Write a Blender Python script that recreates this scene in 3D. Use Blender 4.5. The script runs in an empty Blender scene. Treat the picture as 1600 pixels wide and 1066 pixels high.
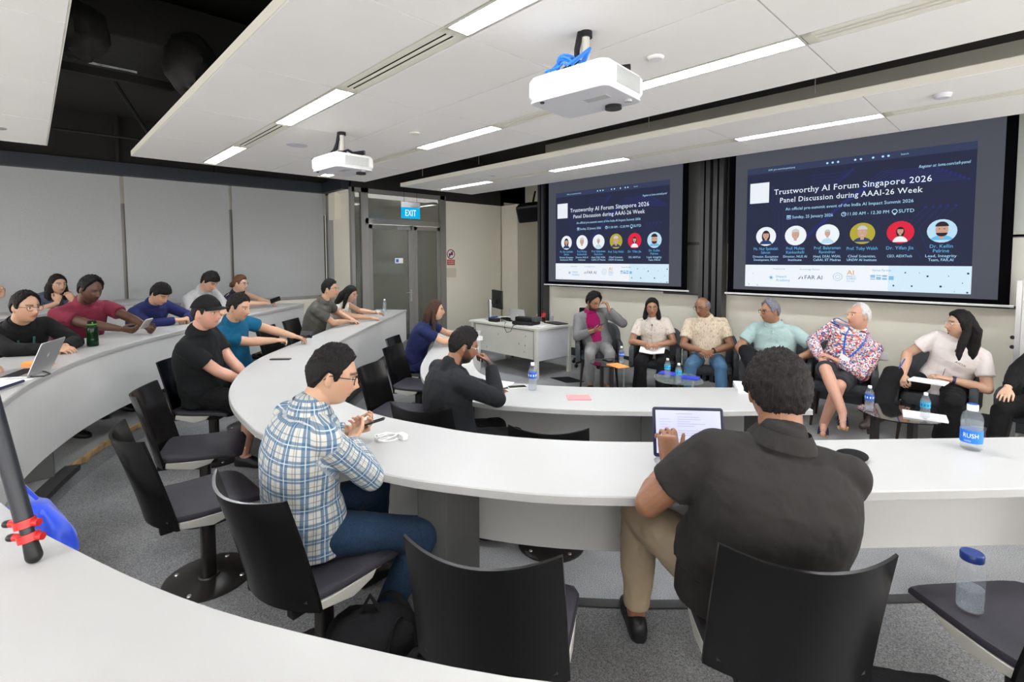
import bpy, bmesh, math, random
from math import sin, cos, pi, radians, sqrt, atan2, exp
from mathutils import Vector, Matrix, noise
random.seed(7)
SC = bpy.context.scene
COL = SC.collection

# ------------------------------------------------------------------ camera
YAW, PIT, ROL = radians(46.18), radians(3.247), radians(-0.172)
F = Vector((-sin(YAW)*cos(PIT), cos(YAW)*cos(PIT), -sin(PIT)))
Rv = Vector((cos(YAW), sin(YAW), 0)); Uv = Rv.cross(F)
R2 = Rv*cos(ROL) + Uv*sin(ROL); U2 = -Rv*sin(ROL) + Uv*cos(ROL)
cam = bpy.data.cameras.new('camera'); camo = bpy.data.objects.new('camera', cam); COL.objects.link(camo)
camo.matrix_world = Matrix(((R2.x, U2.x, -F.x, 0), (R2.y, U2.y, -F.y, 0), (R2.z, U2.z, -F.z, 1.77), (0, 0, 0, 1)))
cam.sensor_fit = 'HORIZONTAL'; cam.sensor_width = 36.0; cam.lens = 36.0*786.4/1600
cam.shift_y = -(533-448.3)/1600.0
cam.clip_start = 0.05; cam.clip_end = 60
SC.camera = camo
# ------------------------------------------------------------------ world and exposure
w = bpy.data.worlds.new('world'); SC.world = w; w.use_nodes = True
w.node_tree.nodes['Background'].inputs[0].default_value = (1.0, 0.97, 0.93, 1)
w.node_tree.nodes['Background'].inputs[1].default_value = 2.1   # even fill light entering by the added side and rear openings
SC.view_settings.view_transform = 'Standard'; SC.view_settings.look = 'None'
SC.view_settings.gamma = 1.0; SC.view_settings.use_curve_mapping = False
SC.view_settings.exposure = 1.38
LIGHT_E = 27.0      # strength of the fluorescent fittings

# ------------------------------------------------------------------ materials
def mat(name, col, rough=0.6, metal=0.0, bump=0.0, bscale=60, var=0.0, vscale=8, emit=None, es=0.0, trans=0.0, ior=1.45, coat=0.0, sheen=0.0, spec=None, alpha=None):
    m = bpy.data.materials.new(name); m.use_nodes = True
    nt = m.node_tree; b = nt.nodes['Principled BSDF']
    c = (col[0], col[1], col[2], 1)
    b.inputs['Base Color'].default_value = c
    b.inputs['Roughness'].default_value = rough
    b.inputs['Metallic'].default_value = metal
    if spec is not None: b.inputs['Specular IOR Level'].default_value = spec
    if trans: b.inputs['Transmission Weight'].default_value = trans; b.inputs['IOR'].default_value = ior
    if coat: b.inputs['Coat Weight'].default_value = coat
    if sheen: b.inputs['Sheen Weight'].default_value = sheen
    if alpha is not None: b.inputs['Alpha'].default_value = alpha
    if emit: b.inputs['Emission Color'].default_value = (*emit, 1); b.inputs['Emission Strength'].default_value = es
    tc = None
    if bump or var:
        tc = nt.nodes.new('ShaderNodeTexCoord')
    if bump:
        n = nt.nodes.new('ShaderNodeTexNoise'); n.inputs['Scale'].default_value = bscale; n.inputs['Detail'].default_value = 3
        nt.links.new(tc.outputs['Object'], n.inputs['Vector'])
        bp = nt.nodes.new('ShaderNodeBump'); bp.inputs['Strength'].default_value = bump; bp.inputs['Distance'].default_value = 0.01
        nt.links.new(n.outputs['Fac'], bp.inputs['Height']); nt.links.new(bp.outputs['Normal'], b.inputs['Normal'])
    if var:
        n = nt.nodes.new('ShaderNodeTexNoise'); n.inputs['Scale'].default_value = vscale; n.inputs['Detail'].default_value = 4
        nt.links.new(tc.outputs['Object'], n.inputs['Vector'])
        r = nt.nodes.new('ShaderNodeValToRGB')
        r.color_ramp.elements[0].position = 0.3; r.color_ramp.elements[1].position = 0.7
        r.color_ramp.elements[0].color = tuple(v*(1-var) for v in col)+(1,)
        r.color_ramp.elements[1].color = tuple(min(1, v*(1+var)) for v in col)+(1,)
        nt.links.new(n.outputs['Fac'], r.inputs['Fac']); nt.links.new(r.outputs['Color'], b.inputs['Base Color'])
    return m

def cloth(name, col, pattern=None, rough=0.85):
    """fabric; pattern(nt, vecnode_output) -> color output socket, on the 'wuv' attribute"""
    m = mat(name, col, rough, sheen=0.02, spec=0.2)
    nt = m.node_tree; b = nt.nodes['Principled BSDF']
    tc = nt.nodes.new('ShaderNodeTexCoord')
    n = nt.nodes.new('ShaderNodeTexNoise'); n.inputs['Scale'].default_value = 9; n.inputs['Detail'].default_value = 2; n.inputs['Distortion'].default_value = 0.3
    nt.links.new(tc.outputs['Object'], n.inputs['Vector'])
    bp = nt.nodes.new('ShaderNodeBump'); bp.inputs['Strength'].default_value = 0.6; bp.inputs['Distance'].default_value = 0.03
    nt.links.new(n.outputs['Fac'], bp.inputs['Height'])
    n2 = nt.nodes.new('ShaderNodeTexNoise'); n2.inputs['Scale'].default_value = 350
    nt.links.new(tc.outputs['Object'], n2.inputs['Vector'])
    bp2 = nt.nodes.new('ShaderNodeBump'); bp2.inputs['Strength'].default_value = 0.25; bp2.inputs['Distance'].default_value = 0.003
    nt.links.new(n2.outputs['Fac'], bp2.inputs['Height']); nt.links.new(bp.outputs['Normal'], bp2.inputs['Normal'])
    nt.links.new(bp2.outputs['Normal'], b.inputs['Normal'])
    if pattern:
        at = nt.nodes.new('ShaderNodeAttribute'); at.attribute_name = 'wuv'
        nt.links.new(pattern(nt, at.outputs['Vector']), b.inputs['Base Color'])
    return m

def mathn(nt, op, a, b=None, c=None):
    n = nt.nodes.new('ShaderNodeMath'); n.operation = op
    for i, v in enumerate((a, b, c)):
        if v is None: continue
        if isinstance(v, (int, float)): n.inputs[i].default_value = v
        else: nt.links.new(v, n.inputs[i])
    return n.outputs[0]

def mixc(nt, fac, a, b):
    n = nt.nodes.new('ShaderNodeMix'); n.data_type = 'RGBA'
    for sock, v in ((n.inputs[0], fac), (n.inputs[6], a), (n.inputs[7], b)):
        if isinstance(v, (int, float)): sock.default_value = v
        elif isinstance(v, tuple): sock.default_value = (*v[:3], 1)
        else: nt.links.new(v, sock)
    return n.outputs[2]

def stripes(nt, v, period, lo, hi):
    f = mathn(nt, 'FRACT', mathn(nt, 'DIVIDE', v, period))
    return mathn(nt, 'MULTIPLY', mathn(nt, 'GREATER_THAN', f, lo), mathn(nt, 'LESS_THAN', f, hi))

def plaid(nt, vec):
    s = nt.nodes.new('ShaderNodeSeparateXYZ'); nt.links.new(vec, s.inputs[0]); u, v = s.outputs[0], s.outputs[1]
    base = (0.50, 0.50, 0.46)
    P = 0.062
    c = mixc(nt, mathn(nt, 'MULTIPLY', stripes(nt, u, P, 0.06, 0.46), 0.78), base, (0.025, 0.105, 0.21))
    c = mixc(nt, mathn(nt, 'MULTIPLY', stripes(nt, v, P, 0.08, 0.44), 0.72), c, (0.025, 0.105, 0.21))
    c = mixc(nt, mathn(nt, 'MULTIPLY', stripes(nt, u, P, 0.22, 0.28), 0.7), c, (0.6, 0.62, 0.62))
    c = mixc(nt, mathn(nt, 'MULTIPLY', stripes(nt, v, P, 0.22, 0.28), 0.7), c, (0.6, 0.62, 0.62))
    c = mixc(nt, mathn(nt, 'MULTIPLY', stripes(nt, u, P, 0.66, 0.72), 0.6), c, (0.05, 0.12, 0.2))
    c = mixc(nt, mathn(nt, 'MULTIPLY', stripes(nt, u, P, 0.80, 0.84), 0.6), c, (0.12, 0.10, 0.09))
    c = mixc(nt, mathn(nt, 'MULTIPLY', stripes(nt, v, P, 0.68, 0.74), 0.6), c, (0.08, 0.12, 0.18))
    return c

def floral(nt, vec):
    vo = nt.nodes.new('ShaderNodeTexVoronoi'); vo.inputs['Scale'].default_value = 95
    nt.links.new(vec, vo.inputs['Vector'])
    s = nt.nodes.new('ShaderNodeSeparateColor'); nt.links.new(vo.outputs['Color'], s.inputs[0])
    r = nt.nodes.new('ShaderNodeValToRGB'); r.color_ramp.interpolation = 'CONSTANT'
    cols = [(0.0, (0.75, 0.72, 0.70)), (0.22, (0.62, 0.10, 0.06)), (0.42, (0.05, 0.09, 0.30)), (0.6, (0.80, 0.76, 0.72)), (0.72, (0.10, 0.28, 0.42)), (0.84, (0.70, 0.30, 0.22)), (0.93, (0.03, 0.04, 0.12))]
    e = r.color_ramp.elements; e[0].position = 0; e[0].color = (*cols[0][1], 1); e[1].position = cols[1][0]; e[1].color = (*cols[1][1], 1)
    for p, cc in cols[2:]:
        k = e.new(p); k.color = (*cc, 1)
    nt.links.new(s.outputs[0], r.inputs[0])
    return r.outputs[0]

def speckle(col, dark, amt, sx=1.0, sy=3.0, sc=70, th=0.58):
    def fn(nt, vec):
        mp = nt.nodes.new('ShaderNodeMapping'); mp.inputs['Scale'].default_value = (sy, sx, sx)
        nt.links.new(vec, mp.inputs['Vector'])
        n = nt.nodes.new('ShaderNodeTexNoise'); n.inputs['Scale'].default_value = sc; n.inputs['Detail'].default_value = 2
        nt.links.new(mp.outputs[0], n.inputs['Vector'])
        f = mathn(nt, 'MULTIPLY', mathn(nt, 'GREATER_THAN', n.outputs['Fac'], th), amt)
        return mixc(nt, f, col, dark)
    return fn

M = {}
M['table'] = mat('white_laminate', (0.42, 0.42, 0.41), 0.38, var=0.02, vscale=3)
M['fascia'] = mat('white_panel', (0.62, 0.62, 0.61), 0.5, var=0.03, vscale=2)
M['legpaint'] = mat('dark_grey_metal', (0.10, 0.10, 0.095), 0.45)
M['wall'] = mat('cream_wall', (0.80, 0.77, 0.66), 0.75, bump=0.08, bscale=120, var=0.02, vscale=1.2)
M['blind'] = mat('grey_roller_blind', (0.40, 0.415, 0.42), 0.8, bump=0.15, bscale=400, var=0.03, vscale=40)
M['darkwall'] = mat('black_wall', (0.018, 0.017, 0.015), 0.8)
M['navybeam'] = mat('navy_beam', (0.012, 0.018, 0.03), 0.5)
M['ceil'] = mat('white_ceiling_panel', (0.90, 0.885, 0.86), 0.7, var=0.012, vscale=2)
M['ceiledge'] = mat('cream_edge', (0.80, 0.78, 0.69), 0.6)
M['darkslot'] = mat('black_slot', (0.004, 0.004, 0.004), 0.9, spec=0.0)
M['duct'] = mat('black_duct', (0.016, 0.015, 0.014), 0.7, bump=0.4, bscale=12)
M['louvwhite'] = mat('louver_white', (0.85, 0.85, 0.86), 0.35)
M['lamp'] = mat('lit_diffuser', (0.9, 0.9, 0.9), 0.5, emit=(0.93, 0.96, 1.0), es=LIGHT_E)
M['louver'] = mat('louver_metal', (0.8, 0.8, 0.82), 0.25, 0.8)
M['bracket'] = mat('cream_metal', (0.50, 0.49, 0.44), 0.4)
M['shell'] = mat('black_gloss_shell', (0.006, 0.0055, 0.006), 0.22, spec=0.3)
M['seatpad'] = mat('purple_grey_seat', (0.020, 0.018, 0.026), 0.6, bump=0.05, bscale=200)
M['black'] = mat('black_plastic', (0.010, 0.010, 0.011), 0.4, spec=0.3)
M['border'] = mat('matt_black_border', (0.003, 0.003, 0.004), 0.95, spec=0.0)
M['blackmatt'] = mat('black_matt', (0.009, 0.009, 0.010), 0.85, spec=0.15, bump=0.3, bscale=60)
M['disc'] = mat('black_painted_steel', (0.015, 0.013, 0.012), 0.3)
M['screw'] = mat('steel', (0.6, 0.6, 0.6), 0.3, 1.0)
M['alu'] = mat('aluminium', (0.55, 0.55, 0.56), 0.35, 0.9)
M['frame'] = mat('door_frame_grey', (0.26, 0.25, 0.235), 0.4, 0.2)
M['mullion'] = mat('dark_column_metal', (0.055, 0.055, 0.06), 0.35, 0.4)
M['skirt'] = mat('black_skirting', (0.02, 0.022, 0.027), 0.6)
M['podium'] = mat('podium_off_white', (0.60, 0.60, 0.54), 0.5, var=0.04, vscale=3)
M['podside'] = mat('podium_side', (0.62, 0.63, 0.66), 0.5)
M['armchair'] = mat('charcoal_upholstery', (0.050, 0.055, 0.060), 0.9, bump=0.25, bscale=300, var=0.1, vscale=30)
M['wood'] = mat('dark_wood', (0.022, 0.011, 0.008), 0.45)
M['glassblack'] = mat('black_glass', (0.008, 0.008, 0.009), 0.06, coat=0.5)
M['white'] = mat('white_plastic', (0.82, 0.82, 0.82), 0.4)
M['paper'] = mat('white_paper', (0.82, 0.82, 0.83), 0.8)
M['pink'] = mat('pink_card', (0.72, 0.27, 0.27), 0.7)
M['red'] = mat('red_card', (0.65, 0.06, 0.04), 0.6)
M['orange'] = mat('orange_cover', (0.85, 0.33, 0.08), 0.6)
M['bluebook'] = mat('blue_cover', (0.03, 0.05, 0.55), 0.5)
M['blue'] = mat('blue_plastic', (0.01, 0.06, 0.35), 0.4)
M['navytrim'] = mat('navy_plastic', (0.01, 0.015, 0.06), 0.4)
M['bluecable'] = mat('blue_cable', (0.01, 0.16, 0.62), 0.45)
M['label'] = mat('bottle_label_blue', (0.01, 0.10, 0.55), 0.4)
M['labelcyan'] = mat('bottle_label_cyan', (0.05, 0.42, 0.60), 0.4)
M['cola'] = mat('cola_liquid', (0.02, 0.006, 0.004), 0.1)
M['colalabel'] = mat('red_label', (0.45, 0.02, 0.02), 0.5)
M['tube'] = mat('tripod_tube', (0.02, 0.022, 0.028), 0.35, 0.3)
M['redclamp'] = mat('red_anodised', (0.65, 0.03, 0.03), 0.3, 0.5)
M['bluebag'] = mat('blue_nylon', (0.005, 0.05, 0.55), 0.45, sheen=0.3)
M['torn'] = mat('bare_timber', (0.30, 0.19, 0.08), 0.9, bump=1.0, bscale=25, var=0.4, vscale=14)
M['rubber'] = mat('rubber_nosing', (0.022, 0.021, 0.021), 0.6)
M['macbook'] = mat('silver_laptop', (0.55, 0.55, 0.56), 0.35, 0.7)
M['logo'] = mat('pale_mark', (0.8, 0.8, 0.82), 0.3)
M['screendoc'] = mat('document_screen', (0.1, 0.1, 0.1), 0.3, emit=(0.66, 0.68, 0.95), es=0.38)
M['screengrey'] = mat('document_text', (0.1, 0.1, 0.1), 0.3, emit=(0.38, 0.40, 0.62), es=0.38)
M['phoneglass'] = mat('phone_glass', (0.01, 0.01, 0.012), 0.08, coat=0.5)
M['projector'] = mat('projector_white', (0.80, 0.80, 0.78), 0.45)
M['projbase'] = mat('projector_underside', (0.62, 0.62, 0.66), 0.5)
M['grille'] = mat('grille_grey', (0.42, 0.44, 0.44), 0.6)
M['beard'] = mat('beard', (0.02, 0.014, 0.01), 0.8)
M['carpetedge'] = mat('carpet_riser', (0.10, 0.10, 0.105), 0.95, bump=0.8, bscale=220, var=0.3, vscale=200)

def glass(name, col=(1, 1, 1), rough=0.02, ior=1.3):
    return mat(name, col, rough, trans=1.0, ior=ior)
M['clear'] = mat('clear_plastic', (0.50, 0.56, 0.62), 0.05, alpha=0.13)
M['water'] = mat('water', (0.40, 0.46, 0.52), 0.03, alpha=0.22)
M['glasspane'] = mat('dark_door_glass', (0.075, 0.085, 0.075), 0.07, alpha=0.72)
M['nightglass'] = mat('window_glass', (0.03, 0.035, 0.04), 0.1)
M['tableglass'] = mat('clear_table_glass', (0.22, 0.28, 0.27), 0.04, alpha=0.45)

# carpet with speckle and soft worn patches
mc = mat('grey_carpet', (0.1, 0.1, 0.105), 0.95)
nt = mc.node_tree; b = nt.nodes['Principled BSDF']; tc = nt.nodes.new('ShaderNodeTexCoord')
n1 = nt.nodes.new('ShaderNodeTexNoise'); n1.inputs['Scale'].default_value = 190; n1.inputs['Detail'].default_value = 4; n1.inputs['Roughness'].default_value = 0.8
n2 = nt.nodes.new('ShaderNodeTexNoise'); n2.inputs['Scale'].default_value = 1.7; n2.inputs['Detail'].default_value = 3
nt.links.new(tc.outputs['Object'], n1.inputs['Vector']); nt.links.new(tc.outputs['Object'], n2.inputs['Vector'])
r1 = nt.nodes.new('ShaderNodeValToRGB'); r1.color_ramp.elements[0].position = 0.36; r1.color_ramp.elements[1].position = 0.66
r1.color_ramp.elements[0].color = (0.075, 0.076, 0.082, 1); r1.color_ramp.elements[1].color = (0.46, 0.465, 0.48, 1)
nt.links.new(n1.outputs['Fac'], r1.inputs['Fac'])
r2 = nt.nodes.new('ShaderNodeValToRGB'); r2.color_ramp.elements[0].position = 0.35; r2.color_ramp.elements[1].position = 0.72
r2.color_ramp.elements[0].color = (0.75, 0.75, 0.75, 1); r2.color_ramp.elements[1].color = (1.25, 1.23, 1.2, 1)
nt.links.new(n2.outputs['Fac'], r2.inputs['Fac'])
mx = nt.nodes.new('ShaderNodeMix'); mx.data_type = 'RGBA'; mx.blend_type = 'MULTIPLY'; mx.inputs[0].default_value = 1
nt.links.new(r1.outputs[0], mx.inputs[6]); nt.links.new(r2.outputs[0], mx.inputs[7]); nt.links.new(mx.outputs[2], b.inputs['Base Color'])
bp = nt.nodes.new('ShaderNodeBump'); bp.inputs['Strength'].default_value = 0.7; bp.inputs['Distance'].default_value = 0.01
nt.links.new(n1.outputs['Fac'], bp.inputs['Height']); nt.links.new(bp.outputs['Normal'], b.inputs['Normal'])
M['carpet'] = mc

# ------------------------------------------------------------------ object helpers
def tag(o, label=None, cat=None, group=None, kind=None):
    if label: o['label'] = label
    if cat: o['category'] = cat
    if group: o['group'] = group
    if kind: o['kind'] = kind
    return o
def empty(name, loc, rz=0.0, label=None, cat=None, group=None):
    o = bpy.data.objects.new(name, None); COL.objects.link(o); o.empty_display_size = 0.1
    o.location = loc; o.rotation_euler = (0, 0, rz)
    return tag(o, label, cat, group)
def copy_tree(o, parent=None):
    c = o.copy(); COL.objects.link(c); c.parent = parent
    for ch in list(o.children): copy_tree(ch, c)
    return c

class MB:
    def __init__(s): s.v = []; s.f = []; s.mi = []; s.cur = 0; s.T = None
    def add(s, vs, fs):
        k = len(s.v)
        if s.T is not None: vs = [s.T @ Vector(p) for p in vs]
        s.v += [tuple(p) for p in vs]; s.f += [tuple(i+k for i in f) for f in fs]; s.mi += [s.cur]*len(fs); return s
    def box(s, c, d, rz=0.0, M3=None):
        x, y, z = d[0]/2, d[1]/2, d[2]/2
        vs = [Vector((a*x, b_*y, c_*z)) for a in (-1, 1) for b_ in (-1, 1) for c_ in (-1, 1)]
        m = M3 if M3 is not None else Matrix.Rotation(rz, 3, 'Z')
        vs = [m @ p + Vector(c) for p in vs]
        return s.add(vs, [(0, 1, 3, 2), (4, 6, 7, 5), (0, 4, 5, 1), (2, 3, 7, 6), (0, 2, 6, 4), (1, 5, 7, 3)])
    def bbox(s, x0, x1, y0, y1, z0, z1): return s.box(((x0+x1)/2, (y0+y1)/2, (z0+z1)/2), (abs(x1-x0), abs(y1-y0), abs(z1-z0)))
    def rbox(s, c, d, r, rz=0.0, M3=None, n=4):
        """box with rounded vertical corners"""
        x, y, z = d[0]/2, d[1]/2, d[2]/2; pts = []
        for qx, qy, a0 in ((1, 1, 0), (-1, 1, pi/2), (-1, -1, pi), (1, -1, 1.5*pi)):
            for i in range(n+1):
                a = a0+pi/2*i/n; pts.append((qx*(x-r)+r*cos(a), qy*(y-r)+r*sin(a)))
        m = M3 if M3 is not None else Matrix.Rotation(rz, 3, 'Z')
        c = Vector(c); k = len(pts)
        e = min(r*0.5, z*0.6)
        rings = []
        for zz, sc_ in ((-z, 1-e/max(x, y)*0.7), (-z+e, 1), (z-e, 1), (z, 1-e/max(x, y)*0.7)):
            rings.append([m @ Vector((p[0]*sc_, p[1]*sc_, zz)) + c for p in pts])
        return s.rings(rings)
    def rings(s, rings, cap=True, closed=True):
        k = len(rings[0]); vs = [p for r in rings for p in r]; fs = []
        for j in range(len(rings)-1):
            for i in range(k if closed else k-1):
                a = j*k+i; b_ = j*k+(i+1) % k; fs.append((a, b_, b_+k, a+k))
        if cap: fs.append(tuple(range(k-1, -1, -1))); fs.append(tuple((len(rings)-1)*k+i for i in range(k)))
        return s.add(vs, fs)
    def tube(s, pts, rad, n=10, cap=True, flat=1.0):
        pts = [Vector(p) for p in pts]
        if not isinstance(rad, (list, tuple)): rad = [rad]*len(pts)
        up = None; rings = []
        for i, p in enumerate(pts):
            d = (pts[min(i+1, len(pts)-1)]-pts[max(i-1, 0)])
            if d.length < 1e-9: d = Vector((0, 0, 1))
            d.normalize()
            if up is None:
                up = Vector((0, 0, 1)) if abs(d.z) < 0.9 else Vector((1, 0, 0))
            a = d.cross(up); 
            if a.length < 1e-6: a = d.orthogonal()
            a.normalize(); up = a.cross(d).normalized()
            rings.append([p + a*cos(2*pi*j/n)*rad[i] + up*sin(2*pi*j/n)*rad[i]*flat for j in range(n)])
        return s.rings(rings, cap)
    def cyl(s, c, r, z0, z1, n=24, r2=None):
        r2 = r if r2 is None else r2
        return s.rings([[(c[0]+rr*cos(2*pi*i/n), c[1]+rr*sin(2*pi*i/n), z) for i in range(n)] for rr, z in ((r, z0), (r2, z1))])
    def lathe(s, prof, c=(0, 0, 0), n=24, cap=True):
        return s.rings([[(c[0]+r*cos(2*pi*i/n), c[1]+r*sin(2*pi*i/n), c[2]+z) for i in range(n)] for r, z in prof], cap)
    def ball(s, c, r, n=16, m=10, M3=None):
        if not isinstance(r, (list, tuple)): r = (r, r, r)
        rings = []
        for j in range(m+1):
            t = 0.02+(pi-0.04)*j/m
            ring = []
            for i in range(n):
                p = Vector((r[0]*sin(t)*cos(2*pi*i/n), r[1]*sin(t)*sin(2*pi*i/n), r[2]*cos(t)))
                if M3 is not None: p = M3 @ p
                ring.append(p+Vector(c))
            rings.append(ring)
        rings.reverse()
        return s.rings(rings)
    def capsule(s, a, b_, ra, rb, n=14, ends=4):
        a = Vector(a); b_ = Vector(b_); d = (b_-a)
        if d.length < 1e-6: return s.ball(a, ra)
        L = d.length; d.normalize(); o = d.orthogonal().normalized(); q = d.cross(o); rings = []
        for i in range(ends+1):
            t = pi/2*(1-i/ends)*0.97; rings.append((a-d*ra*sin(t), ra*cos(t)))
        for i in range(ends+1):
            t = pi/2*(i/ends)*0.97; rings.append((b_+d*rb*sin(t), rb*cos(t)))
        return s.rings([[p+o*cos(2*pi*j/n)*r+q*sin(2*pi*j/n)*r for j in range(n)] for p, r in rings])
    def prism(s, pts, z0, z1):
        k = len(pts); vs = [(p[0], p[1], z0) for p in pts]+[(p[0], p[1], z1) for p in pts]
        fs = [tuple(range(k-1, -1, -1)), tuple(range(k, 2*k))]+[(i, (i+1) % k, (i+1) % k+k, i+k) for i in range(k)]
        return s.add(vs, fs)
    def mesh(s, name, fix=True, smooth=False, angle=35):
        me = bpy.data.meshes.new(name); me.from_pydata(s.v, [], s.f)
        me.polygons.foreach_set('material_index', s.mi)
        if fix:
            bm = bmesh.new(); bm.from_mesh(me); bmesh.ops.recalc_face_normals(bm, faces=bm.faces); bm.to_mesh(me); bm.free()
        if smooth:
            me.polygons.foreach_set('use_smooth', [True]*len(me.polygons))
            if angle: me.set_sharp_from_angle(angle=radians(angle))
        return me
    def build(s, name, mats, parent=None, smooth=True, angle=35, bevel=0.0, label=None, loc=None):
        me = s.mesh(name, True, smooth, angle)
        if not isinstance(mats, (list, tuple)): mats = [mats]
        for m in mats: me.materials.append(M[m] if isinstance(m, str) else m)
        o = bpy.data.objects.new(name, me); COL.objects.link(o); o.parent = parent
        if loc: o.location = loc
        if bevel:
            b_ = o.modifiers.new('bevel', 'BEVEL'); b_.width = bevel; b_.segments = 2; b_.limit_method = 'ANGLE'
        if label: o['label'] = label
        return o

def struct(mb, name, mats, **k):
    o = mb.build(name, mats, **k); o['kind'] = 'structure'; return o

def catmull(pts, n):
    P = [Vector((p[0], p[1])) for p in pts]
    P = [P[0]*2-P[1]]+P+[P[-1]*2-P[-2]]
    dense = []
    for i in range(1, len(P)-2):
        for k in range(12):
            t = k/12; a, b_, c, d = P[i-1], P[i], P[i+1], P[i+2]
            dense.append(0.5*((2*b_)+(-a+c)*t+(2*a-5*b_+4*c-d)*t*t+(-a+3*b_-3*c+d)*t**3))
    dense.append(P[-2])
    # smooth a little
    for _ in range(30):
        dense = [dense[0]]+[(dense[i-1]+dense[i]*2+dense[i+1])/4 for i in range(1, len(dense)-1)]+[dense[-1]]
    L = [0]
    for i in range(1, len(dense)): L.append(L[-1]+(dense[i]-dense[i-1]).length)
    out = []; j = 0
    for k in range(n):
        s_ = L[-1]*k/(n-1)
        while j < len(L)-2 and L[j+1] < s_: j += 1
        t = (s_-L[j])/max(1e-9, L[j+1]-L[j]); out.append(dense[j].lerp(dense[j+1], min(1, t)))
    return out
# ================================================================== ROOM
XL, YD, XD, YW, XR, YB = -9.58, 4.24, -8.6, 7.12, 3.2, -3.6
Z2, Z3, Z4 = 0.15, 0.30, 0.45
CH = 2.97
R1_OUT = [(-5.85, 4.14), (-4.88, 3.40), (-4.56, 3.10), (-4.16, 2.76), (-3.95, 2.60), (-3.70, 2.44), (-3.52, 2.35), (-3.2, 2.22), (-2.95, 2.20), (-2.72, 2.25), (-2.52, 2.34), (-2.11, 2.62), (-1.79, 2.91), (-1.49, 3.2), (-1.30, 3.42), (-1.0, 3.75)]
R1_IN = [(-5.40, 4.58), (-4.22, 3.48), (-3.82, 3.13), (-3.56, 2.95), (-3.36, 2.85), (-3.14, 2.81), (-2.9, 2.84), (-2.48, 3.10), (-2.13, 3.44), (-1.78, 3.80), (-1.54, 4.03), (-1.40, 4.16)]
R2_OUT = [(-7.83, 4.28), (-6.6, 3.15), (-5.6, 2.25), (-4.91, 1.60), (-4.62, 1.37), (-4.28, 1.17), (-3.97, 1.03), (-3.76, 0.95), (-3.52, 0.88), (-3.23, 0.83), (-2.98, 0.81), (-2.80, 0.80), (-2.67, 0.80), (-2.2, 0.87), (-1.78, 1.01), (-1.56, 1.12), (-1.26, 1.31), (-1.14, 1.41), (-0.97, 1.57), (-0.81, 1.74), (-0.41, 2.21), (0.0, 2.67), (0.7, 3.5)]
R2_IN = [(-7.41, 4.62), (-5.63, 2.84), (-4.78, 2.10), (-4.25, 1.73), (-3.7, 1.49), (-3.2, 1.38), (-2.67, 1.36), (-2.40, 1.40), (-2.11, 1.50), (-1.92, 1.57), (-1.59, 1.77), (-1.20, 2.12), (-0.57, 2.82), (-0.01, 3.44), (0.25, 3.75)]
R3_IN = [(-8.20, 3.20), (-7.5, 2.52), (-6.95, 1.98), (-6.35, 1.43), (-5.90, 1.02), (-5.38, 0.60), (-4.91, 0.31), (-4.48, 0.12), (-4.07, -0.02), (-3.77, -0.09), (-3.4, -0.15), (-2.9, -0.17), (-2.5, -0.15), (-2.11, -0.09), (-1.95, -0.04), (-1.85, -0.02), (-1.68, 0.04), (-1.40, 0.14), (-1.19, 0.23), (-1.05, 0.30), (-0.91, 0.38), (-0.71, 0.50), (-0.55, 0.61), (-0.28, 0.84)]
R4_IN = [(-8.75, 1.47), (-8.18, 0.93), (-7.23, 0.08), (-6.6, -0.45), (-6.0, -0.85), (-5.3, -1.15), (-4.6, -1.3)]
def offset(pts, d):
    out = []
    for i, p in enumerate(pts):
        a = Vector(pts[max(0, i-1)]); b_ = Vector(pts[min(len(pts)-1, i+1)]); t = (b_-a).normalized()
        out.append((p[0]+t.y*d, p[1]-t.x*d))
    return out
R3_OUT = offset(R3_IN, -0.60)
R3_OUT = [(p[0], p[1]) for p in R3_OUT]
# which side is outward: towards the room's back left
if (Vector(R3_OUT[10])-Vector((-3, 3))).length < (Vector(R3_IN[10])-Vector((-3, 3))).length: R3_OUT = offset(R3_IN, 0.60)
R4_OUT = offset(R4_IN, 0.60)
if (Vector(R4_OUT[3])-Vector((-3, 3))).length < (Vector(R4_IN[3])-Vector((-3, 3))).length: R4_OUT = offset(R4_IN, -0.60)

N = 90
C1o, C1i = catmull(R1_OUT, N), catmull(R1_IN, N)
C2o, C2i = catmull(R2_OUT, N), catmull(R2_IN, N)
C3o, C3i = catmull(R3_OUT, N), catmull(R3_IN, N)
C4o, C4i = catmull(R4_OUT, N), catmull(R4_IN, N)
def edge(ci, co, f): return [a.lerp(b_, f) for a, b_ in zip(ci, co)]

struct(MB().bbox(XL-0.6, XR, YB, 9.2, -0.1, 0.0), 'floor', 'carpet', smooth=False)
def platform(name, nose, z0, z1, left_ext, right_ext):
    pts = [left_ext[0], *left_ext[1:]]+[(p.x, p.y) for p in nose]+right_ext
    pts += [(XR, YB), (XL, YB)]
    o = struct(MB().prism(pts, z0, z1), name, ['carpet'], smooth=False)
    return pts
nose2 = edge(C2i, C2o, 0.14); nose3 = edge(C3i, C3o, 0.07); nose4 = edge(C4i, C4o, 0.05)
platform('floor.001', nose2, -0.05, Z2, [(XL, YD), (XD, YD), (XD, 4.75), (-7.52, 4.75)], [(0.9, 4.5), (1.6, 7.1), (XR, 7.1)])
platform('floor.002', nose3, 0.0, Z3, [(XL, YD), (-9.05, 4.2)], [(0.1, 1.3), (0.9, 2.4), (XR, 3.4)])
platform('floor.003', nose4, 0.0, Z4, [(XL, 2.25)], [(-3.5, -1.35), (-1.5, -1.2), (XR, 0.5)])
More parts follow.
